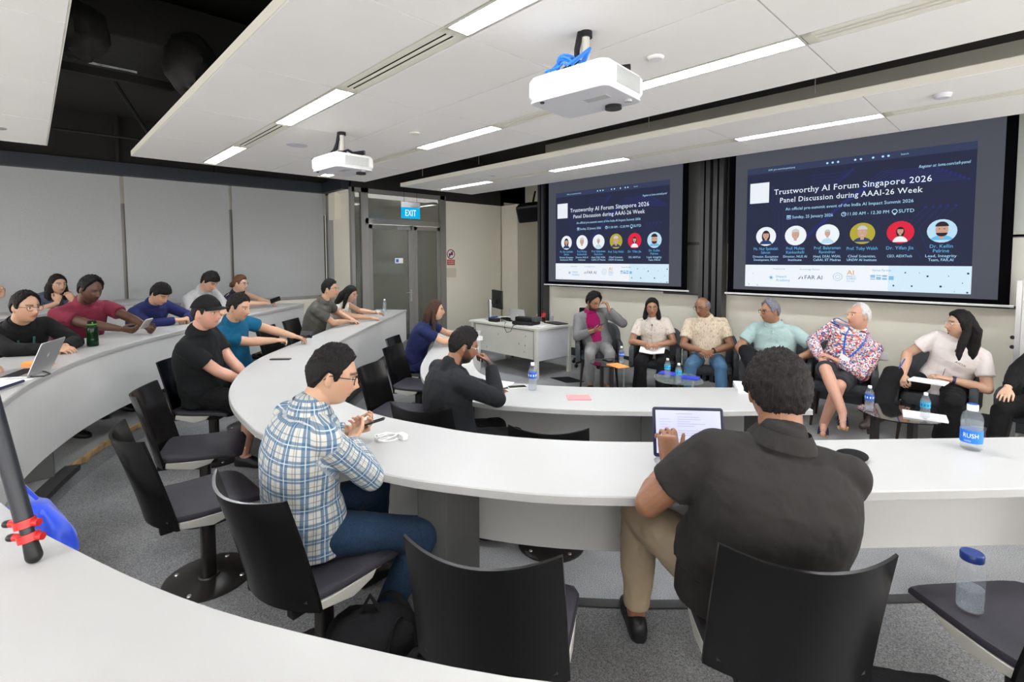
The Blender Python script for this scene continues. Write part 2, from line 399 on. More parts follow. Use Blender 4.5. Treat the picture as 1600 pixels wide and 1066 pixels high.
def ribbon(pts, wd, z0, z1):
    mb = MB(); a = [(p.x, p.y) for p in pts]; l = offset(a, wd/2); r = offset(a, -wd/2)
    return mb.rings([[(l[i][0], l[i][1], z0), (r[i][0], r[i][1], z0), (r[i][0], r[i][1], z1), (l[i][0], l[i][1], z1)] for i in range(len(a))])
struct(ribbon(nose2, 0.055, Z2-0.02, Z2+0.008), 'trim_1', 'rubber', smooth=False)
k0 = next(i for i, p in enumerate(nose3) if p.x > -6.75); k1 = next(i for i, p in enumerate(nose3) if p.x > -4.72)
struct(ribbon(nose3[k1:], 0.09, Z3-0.03, Z3+0.008), 'trim_2', 'rubber', smooth=False)
struct(ribbon(nose3[:k0+1], 0.06, Z3-0.02, Z3+0.006), 'trim_3', 'rubber', smooth=False)
# worn stretch of step edge: bare timber showing
mb = MB(); seg = nose3[k0:k1+1]; rings = []
for i in range((len(seg)-1)*6+1):
    p = seg[min(i//6, len(seg)-2)].lerp(seg[min(i//6, len(seg)-2)+1], (i % 6)/6 if i//6 < len(seg)-1 else 1)
    d = (seg[min(i//6, len(seg)-2)+1]-seg[min(i//6, len(seg)-2)]).normalized(); nn = Vector((-d.y, d.x))
    h = 0.5+0.5*noise.noise(Vector((p.x*9, p.y*9, 0))); h2 = 0.5+0.5*noise.noise(Vector((p.x*13, p.y*13, 5)))
    wa = 0.010+0.03*h; lo = 0.012+0.045*h2
    q = p
    rings.append([(q.x-nn.x*wa, q.y-nn.y*wa, Z3+0.003), (q.x+nn.x*0.006, q.y+nn.y*0.006, Z3+0.003+0.004*h2), (q.x+nn.x*0.007, q.y+nn.y*0.007, Z3-lo), (q.x-nn.x*wa, q.y-nn.y*wa, Z3-lo)])
struct(mb.rings(rings), 'trim_4', 'torn', smooth=False)

# walls
HT = 3.9
def wall(name, p0, p1, z0, z1, m, th=0.1, mats=None):
    a = Vector(p0); b_ = Vector(p1); d = (b_-a); L = d.length; ang = atan2(d.y, d.x)
    return struct(MB().box(((a.x+b_.x)/2, (a.y+b_.y)/2, (z0+z1)/2), (L, th, z1-z0), ang), name, m, smooth=False)
wall('wall_left', (XL-0.06, YB), (XL-0.06, YD), 0, 1.02, 'wall')
wall('wall_left_upper', (XL-0.06, YB), (XL-0.06, YD), 3.03, HT, 'darkwall')
wall('wall_left_window', (XL-0.16, YB), (XL-0.16, YD), 1.0, 3.05, 'nightglass', 0.02)
wall('wall_left_return', (XL-0.11, YD+0.05), (XD-0.75, YD+0.05), 0, 3.0, 'blind')
wall('wall_left_return_upper', (XL-0.11, YD+0.05), (XD, YD+0.05), 3.0, HT, 'darkwall')
wall('wall_left_return_end', (XD-0.75, YD+0.05), (XD-0.05, YD+0.05), 0, 3.0, 'wall')
wall('wall_left_front', (XD-0.05, 6.30), (XD-0.05, 8.0), 0, 2.97, 'wall')
wall('wall_left_front_upper', (XD-0.05, YD), (XD-0.05, 8.7), 3.06, HT, 'darkwall')
wall('wall_left_front_header', (XD-0.05, 6.30), (XD-0.05, 8.0), 2.97, 3.06, 'darkwall')
struct(MB().bbox(XD-0.1, -8.07, 7.92, 8.9, 0, 2.97), 'wall_pillar', 'wall', smooth=False)
wall('wall_front_alcove', (-8.7, 8.75), (-6.3, 8.75), 0, HT, 'wall')
wall('wall_left_front_end', (XD-0.05, 7.9), (XD-0.05, 8.8), 0, HT, 'wall')
wall('wall_front_upper', (-8.7, 9.15), (XR+0.1, 9.15), 0, HT, 'darkwall'); wall('wall_front_side', (XR+0.05, 7.1), (XR+0.05, 9.2), 0, HT, 'darkwall')
wall('wall_front', (-6.40, YW+0.05), (XR, YW+0.05), 0, HT, 'wall')
struct(MB().bbox(-6.5, -6.40, YW, 8.7, 0, HT), 'wall_front_return', 'wall', smooth=False)
# unseen side and rear walls, openings added for fill light: sill, head, mullions
wall('wall_right', (XR+0.05, YB), (XR+0.05, 7.2), 0, 0.7, 'wall'); wall('wall_right_head', (XR+0.05, YB), (XR+0.05, 7.2), 2.92, HT, 'darkwall')
wall('wall_back', (XL-0.1, YB-0.05), (XR+0.1, YB-0.05), 0, 0.9, 'wall'); wall('wall_back_head', (XL-0.1, YB-0.05), (XR+0.1, YB-0.05), 2.45, HT, 'darkwall')
for i in range(8): struct(MB().bbox(XL+0.1+i*1.8, XL+0.18+i*1.8, YB-0.1, YB, 0.9, 2.92), 'window_%d' % (3+i), 'frame', smooth=False)  # mullions of the added rear fill-light opening
for i in range(7): struct(MB().bbox(XR, XR+0.1, YB+i*1.77, YB+0.08+i*1.77, 0.7, 2.92), 'window_%d' % (11+i), 'frame', smooth=False)  # mullions of the added side fill-light opening
struct(MB().bbox(XL-0.7, XR+0.1, YB-0.1, 9.2, HT, HT+0.1), 'ceiling', 'darkwall', smooth=False)
struct(MB().bbox(-6.39, XR, YW-0.015, YW, 0, 0.14), 'baseboard_front', 'skirt', smooth=False)
struct(MB().bbox(XD, XD+0.012, 6.30, 7.9, 0, 0.10), 'baseboard_left', 'skirt', smooth=False)
# cream window posts between the blinds + window sill strip, corridor behind the glass
mb = MB()
for y in (1.06, 2.53, YD-0.06): mb.bbox(XL-0.14, XL-0.07, y-0.045, y+0.045, 2.62, 3.03)
struct(mb, 'trim_5', 'wall', smooth=False)
mb = MB()
for y in (1.06, 2.53): mb.bbox(XL-0.14, XL-0.07, y-0.05, y+0.05, 1.0, 2.62)
struct(mb, 'trim_6', 'frame', smooth=False)
struct(MB().bbox(XL-0.02, XL+0.02, YB, YD, 1.02, 1.045), 'trim_7', 'frame', smooth=False)
# roller blinds
yy = [YB, -0.42, 1.03, 2.50, 4.17]
yb = [(-3.5, -1.9), (-1.87, -0.42), (-0.38, 1.035), (1.085, 2.505), (2.555, 4.15)]
labs = ['grey roller blind far behind the seats, out past the picture edge', 'grey roller blind behind the upper back desk, next before the leftmost', 'grey roller blind, leftmost in view, behind the woman with reddish dark hair', 'grey roller blind between the two dark window posts', 'grey roller blind nearest the glass door, beside the corner']
for i, (y0, y1) in enumerate(yb):
    r = empty('roller_blind', (XL, (y0+y1)/2, 1.05), 0, labs[i], 'blind', 'roller blinds down the left wall')
    mb = MB(); rings = []
    h = (y1-y0)/2
    mb.bbox(-0.006, 0.0, -h, h, 0.02, 1.98)
    mb.build('blind_fabric', 'blind', r, smooth=False)
    MB().bbox(-0.012, 0.008, -h, h, -0.005, 0.02).build('bottom_bar', 'frame', r, smooth=False)
# narrow blind on the return wall
# beam over the blinds
struct(MB().bbox(XL-0.02, XL+0.16, YB, YD, 3.02, 3.20), 'beam_left', 'navybeam', smooth=False)
struct(MB().bbox(XL+0.16, XD-0.05, YD-0.16, YD, 3.02, 3.20), 'beam_left_return', 'navybeam', smooth=False)
struct(MB().bbox(XD-0.72, XD-0.45, YD-0.1, YD, 2.5, 3.0).bbox(XD-0.70, XD-0.06, YD-0.05, YD, 2.98, 3.03), 'trim_8', 'wall', smooth=False)
mb = MB()
for i in range(6): mb.bbox(XL+0.02, XL+0.06, -2.9+i*1.3, -2.86+i*1.3, 3.2, HT)
struct(mb, 'trim_9', 'duct', smooth=False)

# glazed door wall
mb = MB()
def fr(y0, y1, z0, z1, x0=XD-0.05, x1=XD+0.03): mb.bbox(x0, x1, y0, y1, z0, z1)
fr(YD-0.02, YD+0.05, 0, 3.06); fr(4.42, 4.56, 0, 3.06); fr(6.18, 6.32, 0, 3.06)
fr(YD, 6.3, 2.98, 3.06); fr(4.5, 6.2, 2.42, 2.52); fr(5.50, 5.545, 0, 2.42, XD-0.05, XD+0.01)
struct(mb, 'door_frame_wall', 'frame', smooth=False)['kind'] = 'structure'
struct(MB().bbox(XD-0.012, XD-0.004, 4.5, 6.2, 2.5, 3.0), 'window_1', 'glasspane', smooth=False)
struct(MB().bbox(XD-0.012, XD-0.004, YD+0.04, 4.44, 0, 3.0), 'window_2', 'glasspane', smooth=False)
def door(name, y0, y1, handle):
    d = empty(name, (XD, (y0+y1)/2, 0)); d['kind'] = 'structure'
    h = (y1-y0)/2; m = MB(); t = 0.075
    for a, b_, c, e in ((-h, -h+t, 0.01, 2.41), (h-t, h, 0.01, 2.41), (-h, h, 2.33, 2.41), (-h, h, 0.01, 0.16)): m.bbox(-0.03, 0.012, a, b_, c, e)
    m.build('door_frame', 'frame', d, smooth=False, bevel=0.004)
    MB().bbox(-0.012, -0.004, -h+t-0.01, h-t+0.01, 0.15, 2.34).build('glass_pane', 'glasspane', d, smooth=False)
    if handle:
        k = MB().bbox(0.012, 0.022, h-0.05, h-0.02, 0.92, 1.16); k.tube([(0.02, h-0.035, 1.1), (0.06, h-0.035, 1.1), (0.06, h-0.17, 1.1)], 0.010)
        k.build('lever_handle', 'alu', d)
        MB().bbox(-0.0035, -0.002, h-0.38, h-0.2, 1.68, 1.78).build('door_notice', 'paper', d, smooth=False)
        MB().bbox(-0.0019, -0.001, h-0.36, h-0.30, 1.70, 1.76).build('notice_picture', 'label', d, smooth=False)
    return d
door('door_1', 4.57, 5.50, True); door('door_2', 5.55, 6.18, False)
t = empty('door_closer', (XD+0.015, 5.30, 2.36), 0, 'silver door closer at the top of the wide glass door', 'door closer')
MB().bbox(0, 0.05, -0.14, 0.14, -0.03, 0.03).build('closer_body', 'alu', t, bevel=0.006)
MB().bbox(0.0, 0.03, -0.15, 0.12, 0.04, 0.05).build('closer_arm', 'alu', t)
# corridor behind the glass
wall('wall_corridor', (-11.0, 3.6), (-11.0, 8.5), 0, 3.2, 'wall')
wall('wall_corridor_end', (-11.0, 8.0), (-8.7, 8.0), 0, 3.2, 'wall')
struct(MB().bbox(-11, -8.7, YD+0.1, 8, -0.1, 0.0), 'floor_corridor', 'carpet', smooth=False)
CORR = True
for x0, x1, nm in ((XL-0.25, XL-0.2, 'wall_outside'),): struct(MB().bbox(x0, x1, YB, YD, 0.9, 3.2), nm, 'darkwall', smooth=False)

# ------------------------------------------------------------------ suspended ceiling bands
def band(name, x0, x1, y0, y1, ys, lights, seams):
    """white panels with a cream edge; gaps where light fittings and air slots sit"""
    mb = MB(); hw = 0.085; g = 0.004
    ycuts = sorted([y0, y1]+ys+[v for yl in lights for v in (yl-hw, yl+hw)])
    inl = lambda y: any(abs(y-yl) < hw for yl in lights)
    for a, b_ in zip(ycuts[:-1], ycuts[1:]):
        if inl((a+b_)/2): continue
        xs = [x0]+[s for s in seams if x0 < s < x1]+[x1]
        for c, d in zip(xs[:-1], xs[1:]): mb.bbox(c+g, d-g, a+g, b_-g, CH, CH+0.02)
    mb.cur = 1; last = y0+0.01
    for yl in sorted(lights)+[None]:
        e = (y1-0.01) if yl is None else yl-hw
        mb.bbox(x0+0.01, x1-0.01, last, e, CH+0.019, CH+0.06)
        if yl is not None: mb.bbox(x0+0.01, x1-0.01, yl-hw, yl+hw, CH+0.055, CH+0.06); last = yl+hw
    mb.bbox(x0-0.006, x0+0.003, y0-0.006, y1+0.006, CH+0.002, CH+0.062); mb.bbox(x0, x1, y0-0.006, y0+0.003, CH+0.002, CH+0.062); mb.bbox(x0, x1, y1-0.003, y1+0.006, CH+0.002, CH+0.062)
    struct(mb, name, ['ceil', 'ceiledge'], smooth=False)
LX = [-7.20, -4.70, -2.17, 0.36]
seams = [-5.97, -4.71, -3.46, -2.19, -0.95, 0.34, 1.6]
band('ceiling_panel_rear', -7.28, XR-0.05, YB+0.1, 0.19, [-0.45, -2.2], [-1.1], seams)
band('ceiling_panel_middle', -7.35, XR-0.05, 0.92, 3.86, [2.43], [1.69, 3.15], seams)
band('ceiling_panel_front', -7.42, XR-0.05, 4.55, 6.08, [], [5.27], seams)
# light fittings
def fitting(x, y, label, first=[None]):
    if first[0] is None:
        r = empty('ceiling_light', (0, 0, 0), 0)
        MB().bbox(-0.605, 0.605, -0.064, 0.064, 0.017, 0.021).build('diffuser', 'lamp', r, smooth=False)
        m = MB()
        for s in (-1, 1): m.bbox(-0.62, 0.62, s*0.071-0.006, s*0.071+0.006, -0.003, 0.05); m.bbox(s*0.612-0.006, s*0.612+0.006, -0.071, 0.071, -0.003, 0.05)
        m.build('frame', 'bracket', r, smooth=False)
        m = MB()
        for i in range(1, 20): m.bbox(-0.605+i*1.21/20-0.0015, -0.605+i*1.21/20+0.0015, -0.065, 0.065, 0.001, 0.016)
        for y_ in (-0.022, 0.022): m.bbox(-0.605, 0.605, y_-0.001, y_+0.001, 0.001, 0.016)
        m.build('louver', 'louvwhite', r, smooth=False)
        first[0] = r; o = r
    else: o = copy_tree(first[0])
    o.location = (x+0.61, y, CH); tag(o, label, 'ceiling light', 'lit fluorescent ceiling fittings')
rows = [(1.69, 'middle ceiling band, rear line'), (3.15, 'middle ceiling band, front line'), (5.27, 'narrow ceiling band before the screens'), (-1.1, 'rear ceiling band, added line')]  # last line hangs out of view, added for illumination
fitting_corr = True
pos = ['at the left end', 'second from the left end', 'third from the left end', 'at the right end']
for y, nm in rows:
    for x, pp in zip(LX, pos): fitting(x, y, 'lit fluorescent fitting %s of the %s' % (pp, nm))
fitting(-10.6, 6.6, 'lit fluorescent fitting added in the corridor to lighten the door glass')  # lamp added to lighten the view through the door glass
def airslot(x0, x1, y, label, first={}):
    L = round(x1-x0, 2)
    if L not in first:
        r = empty('air_slot', (0, 0, 0))
        m = MB()
        for a, b_ in ((-0.08, -0.033), (-0.010, 0.010), (0.033, 0.08)): m.bbox(-L/2, L/2, a, b_, 0.0, 0.012)
        m.bbox(-L/2, -L/2+0.05, -0.08, 0.08, 0, 0.012); m.bbox(L/2-0.05, L/2, -0.08, 0.08, 0, 0.012)
        m.build('slot_frame', 'ceiledge', r, smooth=False)
        MB().bbox(-L/2+0.04, L/2-0.04, -0.04, 0.04, 0.009, 0.016).build('slot_void', 'darkslot', r, smooth=False)
        first[L] = r; o = r
    else: o = copy_tree(first[L])
    o.location = ((x0+x1)/2, y, CH); tag(o, label, 'air slot', 'twin-slot air diffusers between the lights')
for y, nm in rows:
    for i in range(4):
        x0 = LX[i]+1.235; x1 = (LX[i+1] if i < 3 else XR-0.1)-0.015
        airslot(x0, x1, y, 'twin-slot air diffuser %s of the %s' % (['nearest the left end', 'second from the left end', 'third from the left end', 'at the far right end'][i], nm))
    
# round ceiling speakers and detectors
def ceildisc(x, y, r, m, label, cat, name, h=0.02):
    o = MB().lathe([(r, 0), (r, -h*0.5), (r*0.8, -h), (0.01, -h)], n=28).build(name, m, None)
    o.location = (x, y, CH); tag(o, label, cat)
ceildisc(-5.46, 2.10, 0.105, 'projbase', 'large flat round ceiling speaker behind the farther projector', 'ceiling speaker', 'ceiling_speaker', 0.006)
ceildisc(-4.17, 2.72, 0.05, 'ceiledge', 'small beige round detector between the two projectors', 'detector', 'smoke_detector', 0.01)
ceildisc(-1.63, 2.76, 0.05, 'white', 'white domed smoke detector right of the nearer projector', 'detector', 'smoke_detector', 0.016)
ceildisc(-0.53, 4.92, 0.055, 'projbase', 'round sprinkler rosette on the narrow band above the right screen', 'detector', 'ceiling_rosette', 0.03)
ceildisc(-5.5, 4.9, 0.04, 'projbase', 'small round disc on the narrow band above the wall speaker', 'detector', 'ceiling_rosette', 0.01)
ceildisc(-6.05, 2.55, 0.06, 'projbase', 'faint round disc beside the farther projector body', 'detector', 'ceiling_rosette', 0.006)
ceildisc(-6.6, -0.15, 0.06, 'grille', 'grey round disc on the top left ceiling band', 'detector', 'ceiling_rosette', 0.01)
# ------------------------------------------------------------------ text
def text_mb(mb, s, x, z, h, y, width=None, align='C', shear=0.0, T=None):
    cu = bpy.data.curves.new('t', 'FONT'); cu.body = s; cu.size = 1.0; cu.align_x = 'LEFT'; cu.shear = shear; cu.resolution_u = 2
    o = bpy.data.objects.new('t', cu); COL.objects.link(o)
    bpy.context.view_layer.update()
    dg = bpy.context.evaluated_depsgraph_get(); me = o.evaluated_get(dg).to_mesh()
    vs = [v.co.copy() for v in me.vertices]; fs = [tuple(p.vertices) for p in me.polygons]
    o.evaluated_get(dg).to_mesh_clear(); bpy.data.objects.remove(o); bpy.data.curves.remove(cu)
    if not vs: return
    x0 = min(v.x for v in vs); x1 = max(v.x for v in vs)
    k = h/0.70; kx = k if width is None else width/(x1-x0)
    wd = (x1-x0)*kx; ox = x-(wd/2 if align == 'C' else 0 if align == 'L' else wd)
    out = []
    for v in vs:
        p = Vector((ox+(v.x-x0)*kx, y, z+v.y*k)); out.append(T @ p if T else p)
    mb.add(out, fs)

def serif_mb(mb, s, x, z, h, y, width):
    """text with serif bars added where an upright stroke ends"""
    cu = bpy.data.curves.new('t', 'FONT'); cu.body = s; cu.size = 1.0; cu.resolution_u = 2; cu.space_character = 1.06
    o = bpy.data.objects.new('t', cu); COL.objects.link(o); bpy.context.view_layer.update()
    dg = bpy.context.evaluated_depsgraph_get(); me = o.evaluated_get(dg).to_mesh()
    bm = bmesh.new(); bm.from_mesh(me); bmesh.ops.remove_doubles(bm, verts=bm.verts, dist=1e-4)
    vs = [v.co.copy() for v in bm.verts]; fs = [tuple(v.index for v in f.verts) for f in bm.faces]
    bars = []
    for e in bm.edges:
        if not e.is_boundary: continue
        a, b_ = e.verts[0].co, e.verts[1].co
        if abs(a.y-b_.y) < 1e-3 and 0.03 < abs(a.x-b_.x) < 0.13:
            cx = (a.x+b_.x)/2; wd = abs(a.x-b_.x)
            fy = e.link_faces[0].calc_center_median().y if e.link_faces else a.y+0.1
            up = 1 if fy > a.y else -1
            bars.append((cx, a.y, wd*0.5+0.045, up*0.035))
    bm.free(); o.evaluated_get(dg).to_mesh_clear(); bpy.data.objects.remove(o); bpy.data.curves.remove(cu)
    for cx, yy_, hw, th in bars:
        k = len(vs); vs += [Vector((cx-hw, yy_, 0)), Vector((cx+hw, yy_, 0)), Vector((cx+hw, yy_+th, 0)), Vector((cx-hw, yy_+th, 0))]
        fs.append((k, k+1, k+2, k+3))
    x0 = min(v.x for v in vs); x1 = max(v.x for v in vs); kx = width/(x1-x0); k = h/0.70
    mb.add([Vector((x-width/2+(v.x-x0)*kx, y, z+v.y*k)) for v in vs], fs)
# ducts and pipes over the bands
def pipe(name, a, b_, r, m, label, cat, n=16):
    a = Vector(a); b_ = Vector(b_); o = MB().tube([Vector((0, 0, 0)), b_-a], r, n).build(name, m, None); o.location = a; tag(o, label, cat); return o
t = empty('air_duct', (-5.35, 0.0, 3.45), 0, 'long black air duct with a white arrow sticker above the ceiling gap', 'air duct')
MB().bbox(-0.40, 0.50, -3.2, 3.5, 0.0, 0.36).build('duct_body', 'duct', t, smooth=False, bevel=0.01)
MB().bbox(-0.55, -0.49, -3.2, 3.5, -0.05, 0.02).bbox(-0.62, -0.56, -3.2, 3.5, -0.02, 0.0).build('duct_rail', 'duct', t, smooth=False)
MB().add([(-0.345, 0.44, -0.003), (-0.27, 0.46, -0.003), (-0.285, 0.50, -0.003), (-0.28, 0.77, -0.003), (-0.345, 0.78, -0.003), (-0.335, 0.72, -0.003)], [(0, 1, 2, 3, 4, 5)]).build('duct_sticker', 'paper', t, smooth=False)
m = MB().add([(-0.31, 0.49, -0.0045), (-0.325, 0.53, -0.0045), (-0.295, 0.53, -0.0045)], [(0, 1, 2)]).bbox(-0.315, -0.305, 0.53, 0.58, -0.0046, -0.0042)
text_mb(m, 'DVD', 0, 0, 0.022, 0, 0.09, 'C', 0, Matrix.Translation((-0.318, 0.69, -0.0045)) @ Matrix(((0, 0, 1, 0), (1, 0, 0, 0), (0, 1, 0, 0), (0, 0, 0, 1)))); m.build('sticker_marks', 'black', t, smooth=False)
def lump(name, c, r, seed, label):
    mb = MB(); rings = []
    for j in range(21):
        th = 0.03+(pi-0.06)*j/20; ring = []
        for i in range(28):
            u = Vector((sin(th)*cos(2*pi*i/28), sin(th)*sin(2*pi*i/28), cos(th)))
            k = 1+0.18*noise.noise(u*2.2+Vector((seed, 0, 0)))+0.08*noise.noise(u*6+Vector((0, seed, 0)))
            ring.append((u.x*r[0]*k, u.y*r[1]*k, u.z*r[2]*k))
        rings.append(ring)
    o = mb.rings(rings).build(name, 'duct', None); o.location = c; tag(o, label, 'duct joint')
lump('wrapped_duct_joint', (-4.86, 1.02, 3.36), (0.19, 0.19, 0.24), 3, 'bulging black wrapped duct joint beside the middle band corner')
lump('wrapped_duct_joint', (-4.85, 0.33, 3.42), (0.20, 0.18, 0.20), 9, 'bulging black wrapped duct joint at the rear band edge')
lump('wrapped_duct_joint', (-3.1, 0.62, 3.55), (0.3, 0.25, 0.25), 14, 'black wrapped duct joint at the top edge of the ceiling gap')
pipe('sprinkler_pipe', (-7.48, -2.5, 3.2), (-7.48, 4.1, 3.2), 0.014, 'duct', 'thin black pipe running above the blinds', 'pipe', 10)
pipe('sprinkler_pipe', (-7.9, 4.2, 3.35), (3.0, 4.2, 3.35), 0.03, 'duct', 'black pipe along the gap before the narrow ceiling band', 'pipe', 10)
pipe('air_duct', (-8.4, 4.25, 3.62), (3.0, 4.25, 3.62), 0.2, 'duct', 'round black duct above the gap before the narrow ceiling band', 'air duct', 20)
pipe('ceiling_brace', (-5.9, 0.62, 3.42), (-7.5, 1.15, 3.22), 0.02, 'duct', 'black slanting brace under the sticker duct', 'brace', 8)
for i, (x, y) in enumerate([(-5.1, 4.2), (-2.6, 4.2), (-6.4, 4.2), (-1.2, 4.2)]): pipe('hanger_rod', (x, y+0.1, 3.0), (x, y+0.1, 3.85), 0.004, 'alu', 'thin metal hanger rod in the gap before the narrow ceiling band, %s' % ['third from the right', 'second from the right', 'leftmost', 'rightmost'][i], 'hanger rod', 6)


# ================================================================== PROJECTION SCREENS
def em(name, c, s=1.0): return mat(name, (c[0]*0.1, c[1]*0.1, c[2]*0.1), 0.8, emit=c, es=s*0.42, spec=0.1)
M['scr_grey'] = mat('screen_cloth', (0.02, 0.021, 0.024), 0.8, emit=(0.058, 0.062, 0.080), es=0.42, spec=0.1)  # faint emission stands in for room light on the cloth
M['scr_dark'] = em('slide_dark', (0.022, 0.026, 0.056), 1.0)
M['scr_bar'] = em('slide_toolbar', (0.035, 0.045, 0.095), 1.0)
M['scr_white'] = em('slide_white', (0.72, 0.76, 0.80), 1.0)
M['scr_pale'] = em('slide_pale_blue', (0.42, 0.62, 0.75), 1.0)
M['scr_text'] = em('slide_text_white', (0.75, 0.84, 0.95), 1.0)
M['scr_cyan'] = em('slide_text_cyan', (0.12, 0.42, 0.72), 1.0)
M['scr_sky'] = em('slide_text_sky', (0.38, 0.66, 0.88), 1.0)
M['scr_line'] = em('slide_circuit', (0.025, 0.032, 0.14), 1.0)
M['scr_ink'] = em('slide_ink', (0.02, 0.05, 0.12), 1.0)
M['scr_logo'] = em('slide_logo_blue', (0.10, 0.35, 0.55), 1.0)
M['scr_orange'] = em('slide_orange', (0.65, 0.28, 0.06), 1.0)
M['scr_yellow'] = em('slide_yellow', (0.38, 0.33, 0.04), 1.0)
M['scr_red'] = em('slide_red', (0.62, 0.02, 0.05), 1.0)
M['scr_skin'] = em('slide_skin', (0.50, 0.30, 0.22), 1.0)
M['scr_hair'] = em('slide_hair', (0.03, 0.02, 0.03), 1.0)
M['scr_suit'] = em('slide_suit', (0.03, 0.05, 0.14), 1.0)
M['scr_greyh'] = em('slide_grey_hair', (0.5, 0.5, 0.5), 1.0)

def projection_screen(label, X0, XA, XB):
    """X0: left edge of the slide; XA..XB: outer edges of the black border"""
    r = empty('projection_screen', ((XA+XB)/2, 6.90, 1.24), 0, label, 'projection screen')
    ox, oz = (XA+XB)/2, 1.24
    Y = 0.0
    def rect(mb, x0, x1, z0, z1, y): mb.add([(x0-ox, y, z0-oz), (x1-ox, y, z0-oz), (x1-ox, y, z1-oz), (x0-ox, y, z1-oz)], [(0, 1, 2, 3)])
    MB().bbox(XA-ox, XB-ox, 0.004, 0.012, 1.26-oz, 3.25-oz).build('black_border', 'border', r, smooth=False)
    m = MB(); rect(m, XA+0.085, XB-0.085, 1.345, 3.24, 0.001); m.build('screen_cloth', 'scr_grey', r, smooth=False)
    MB().tube([(XA-0.03-ox, 0.005, 0.045), (XB+0.03-ox, 0.005, 0.045)], 0.013, 8).build('weight_bar', 'white', r)
    MB().bbox(XA-0.08-ox, XB+0.08-ox, -0.06, 0.08, 1.96, 2.08).build('screen_casing', 'white', r, smooth=False)
    S = X0
    m = MB(); rect(m, S, S+2.235, 1.39, 2.85, -0.001); m.build('slide_background', 'scr_dark', r, smooth=False)
    m = MB(); rect(m, S, S+2.235, 2.85, 2.93, -0.002); m.build('slide_toolbar', 'scr_bar', r, smooth=False)
    # toolbar icons
    m = MB()
    for i, u in enumerate((0.92, 0.975, 1.03, 1.20, 1.255, 1.37, 1.46, 1.51)):
        m.add([Vector((S+u-ox+0.012*cos(2*pi*k/10), -0.003, 2.887-oz+0.012*sin(2*pi*k/10))) for k in range(10)], [tuple(range(10))])
    text_mb(m, 'SAFI_pre-summit-panel.png', S+0.26-ox, 2.878-oz, 0.020, -0.003, 0.31, 'L')
    text_mb(m, 'Search', S+1.62-ox, 2.878-oz, 0.018, -0.003, None, 'L')
    m.build('toolbar_text', 'scr_sky', r, smooth=False)
    # circuit pattern
    m = MB()
    def seg(pts, wd=0.006):
        for (a, b_), (c, d) in zip(pts[:-1], pts[1:]):
            dx, dz = c-a, d-b_; L = sqrt(dx*dx+dz*dz); nx, nz = -dz/L*wd/2, dx/L*wd/2
            m.add([(S+a+nx-ox, -0.002, b_+nz-oz), (S+c+nx-ox, -0.002, d+nz-oz), (S+c-nx-ox, -0.002, d-nz-oz), (S+a-nx-ox, -0.002, b_-nz-oz)], [(0, 1, 2, 3)])
        a, b_ = pts[-1]; m.add([(S+a+0.014*cos(k)-ox, -0.002, b_+0.014*sin(k)-oz) for k in [i*pi/4 for i in range(8)]], [tuple(range(8))])
    rr = random.Random(5)
    for k in range(9): x = 1.15+k*0.035; seg([(x-0.75, 1.72+k*0.03), (x-0.35, 2.12+k*0.03), (x, 2.47+k*0.02), (x+0.3, 2.72-k*0.02), (x+0.75, 2.72-k*0.02)], 0.007)
    for k in range(6): seg([(0.1+k*0.05, 1.75), (0.35+k*0.05, 2.0), (0.35+k*0.05, 2.35), (0.2+k*0.06, 2.5), (0.2+k*0.06, 2.72-k*0.03)], 0.005)
    for k in range(5): seg([(1.75+k*0.08, 1.75), (1.6+k*0.1, 2.0+k*0.04), (1.85+k*0.06, 2.3)], 0.005)
    for k in range(5): seg([(0.75, 2.6+k*0.04), (1.0+k*0.02, 2.6+k*0.04), (1.1+k*0.02, 2.7+k*0.02)], 0.005)
    m.build('circuit_pattern', 'scr_line', r, smooth=False)
    m = MB(); rect(m, S+0.04, S+0.275, 2.475, 2.735, -0.003); m.build('white_square', 'scr_white', r, smooth=False)
    # heading
    m = MB()
    serif_mb(m, 'Trustworthy AI Forum Singapore 2026', S+1.113-ox, 2.568-oz, 0.066, -0.004, 1.555); m.build('heading_line', 'scr_text', r, smooth=False); m = MB()
    serif_mb(m, 'Panel Discussion during AAAI-26 Week', S+1.113-ox, 2.462-oz, 0.061, -0.004, 1.415)
    m.build('heading_line', 'scr_text', r, smooth=False)
    m = MB()
    text_mb(m, 'An official pre-summit event of the India AI Impact Summit 2026', S+1.11-ox, 2.36-oz, 0.036, -0.004, 1.27); m.build('detail_line', 'scr_sky', r, smooth=False); m = MB()
    text_mb(m, 'Sunday, 25 January 2026', S+0.555-ox, 2.255-oz, 0.036, -0.004, 0.44, 'L'); m.build('detail_line', 'scr_sky', r, smooth=False); m = MB()
    text_mb(m, '11.00 AM - 12.30 PM', S+1.145-ox, 2.255-oz, 0.036, -0.004, 0.39, 'L'); m.build('detail_line', 'scr_sky', r, smooth=False); m = MB()
    text_mb(m, 'SUTD', S+1.62-ox, 2.255-oz, 0.038, -0.004, 0.135, 'L'); m.build('detail_line', 'scr_sky', r, smooth=False); m = MB()
    text_mb(m, 'Register at: luma.com/safi-panel', S+1.78-ox, 2.718-oz, 0.030, -0.004, 0.41, 'L', 0.2); m.build('detail_line', 'scr_sky', r, smooth=False); m = MB()
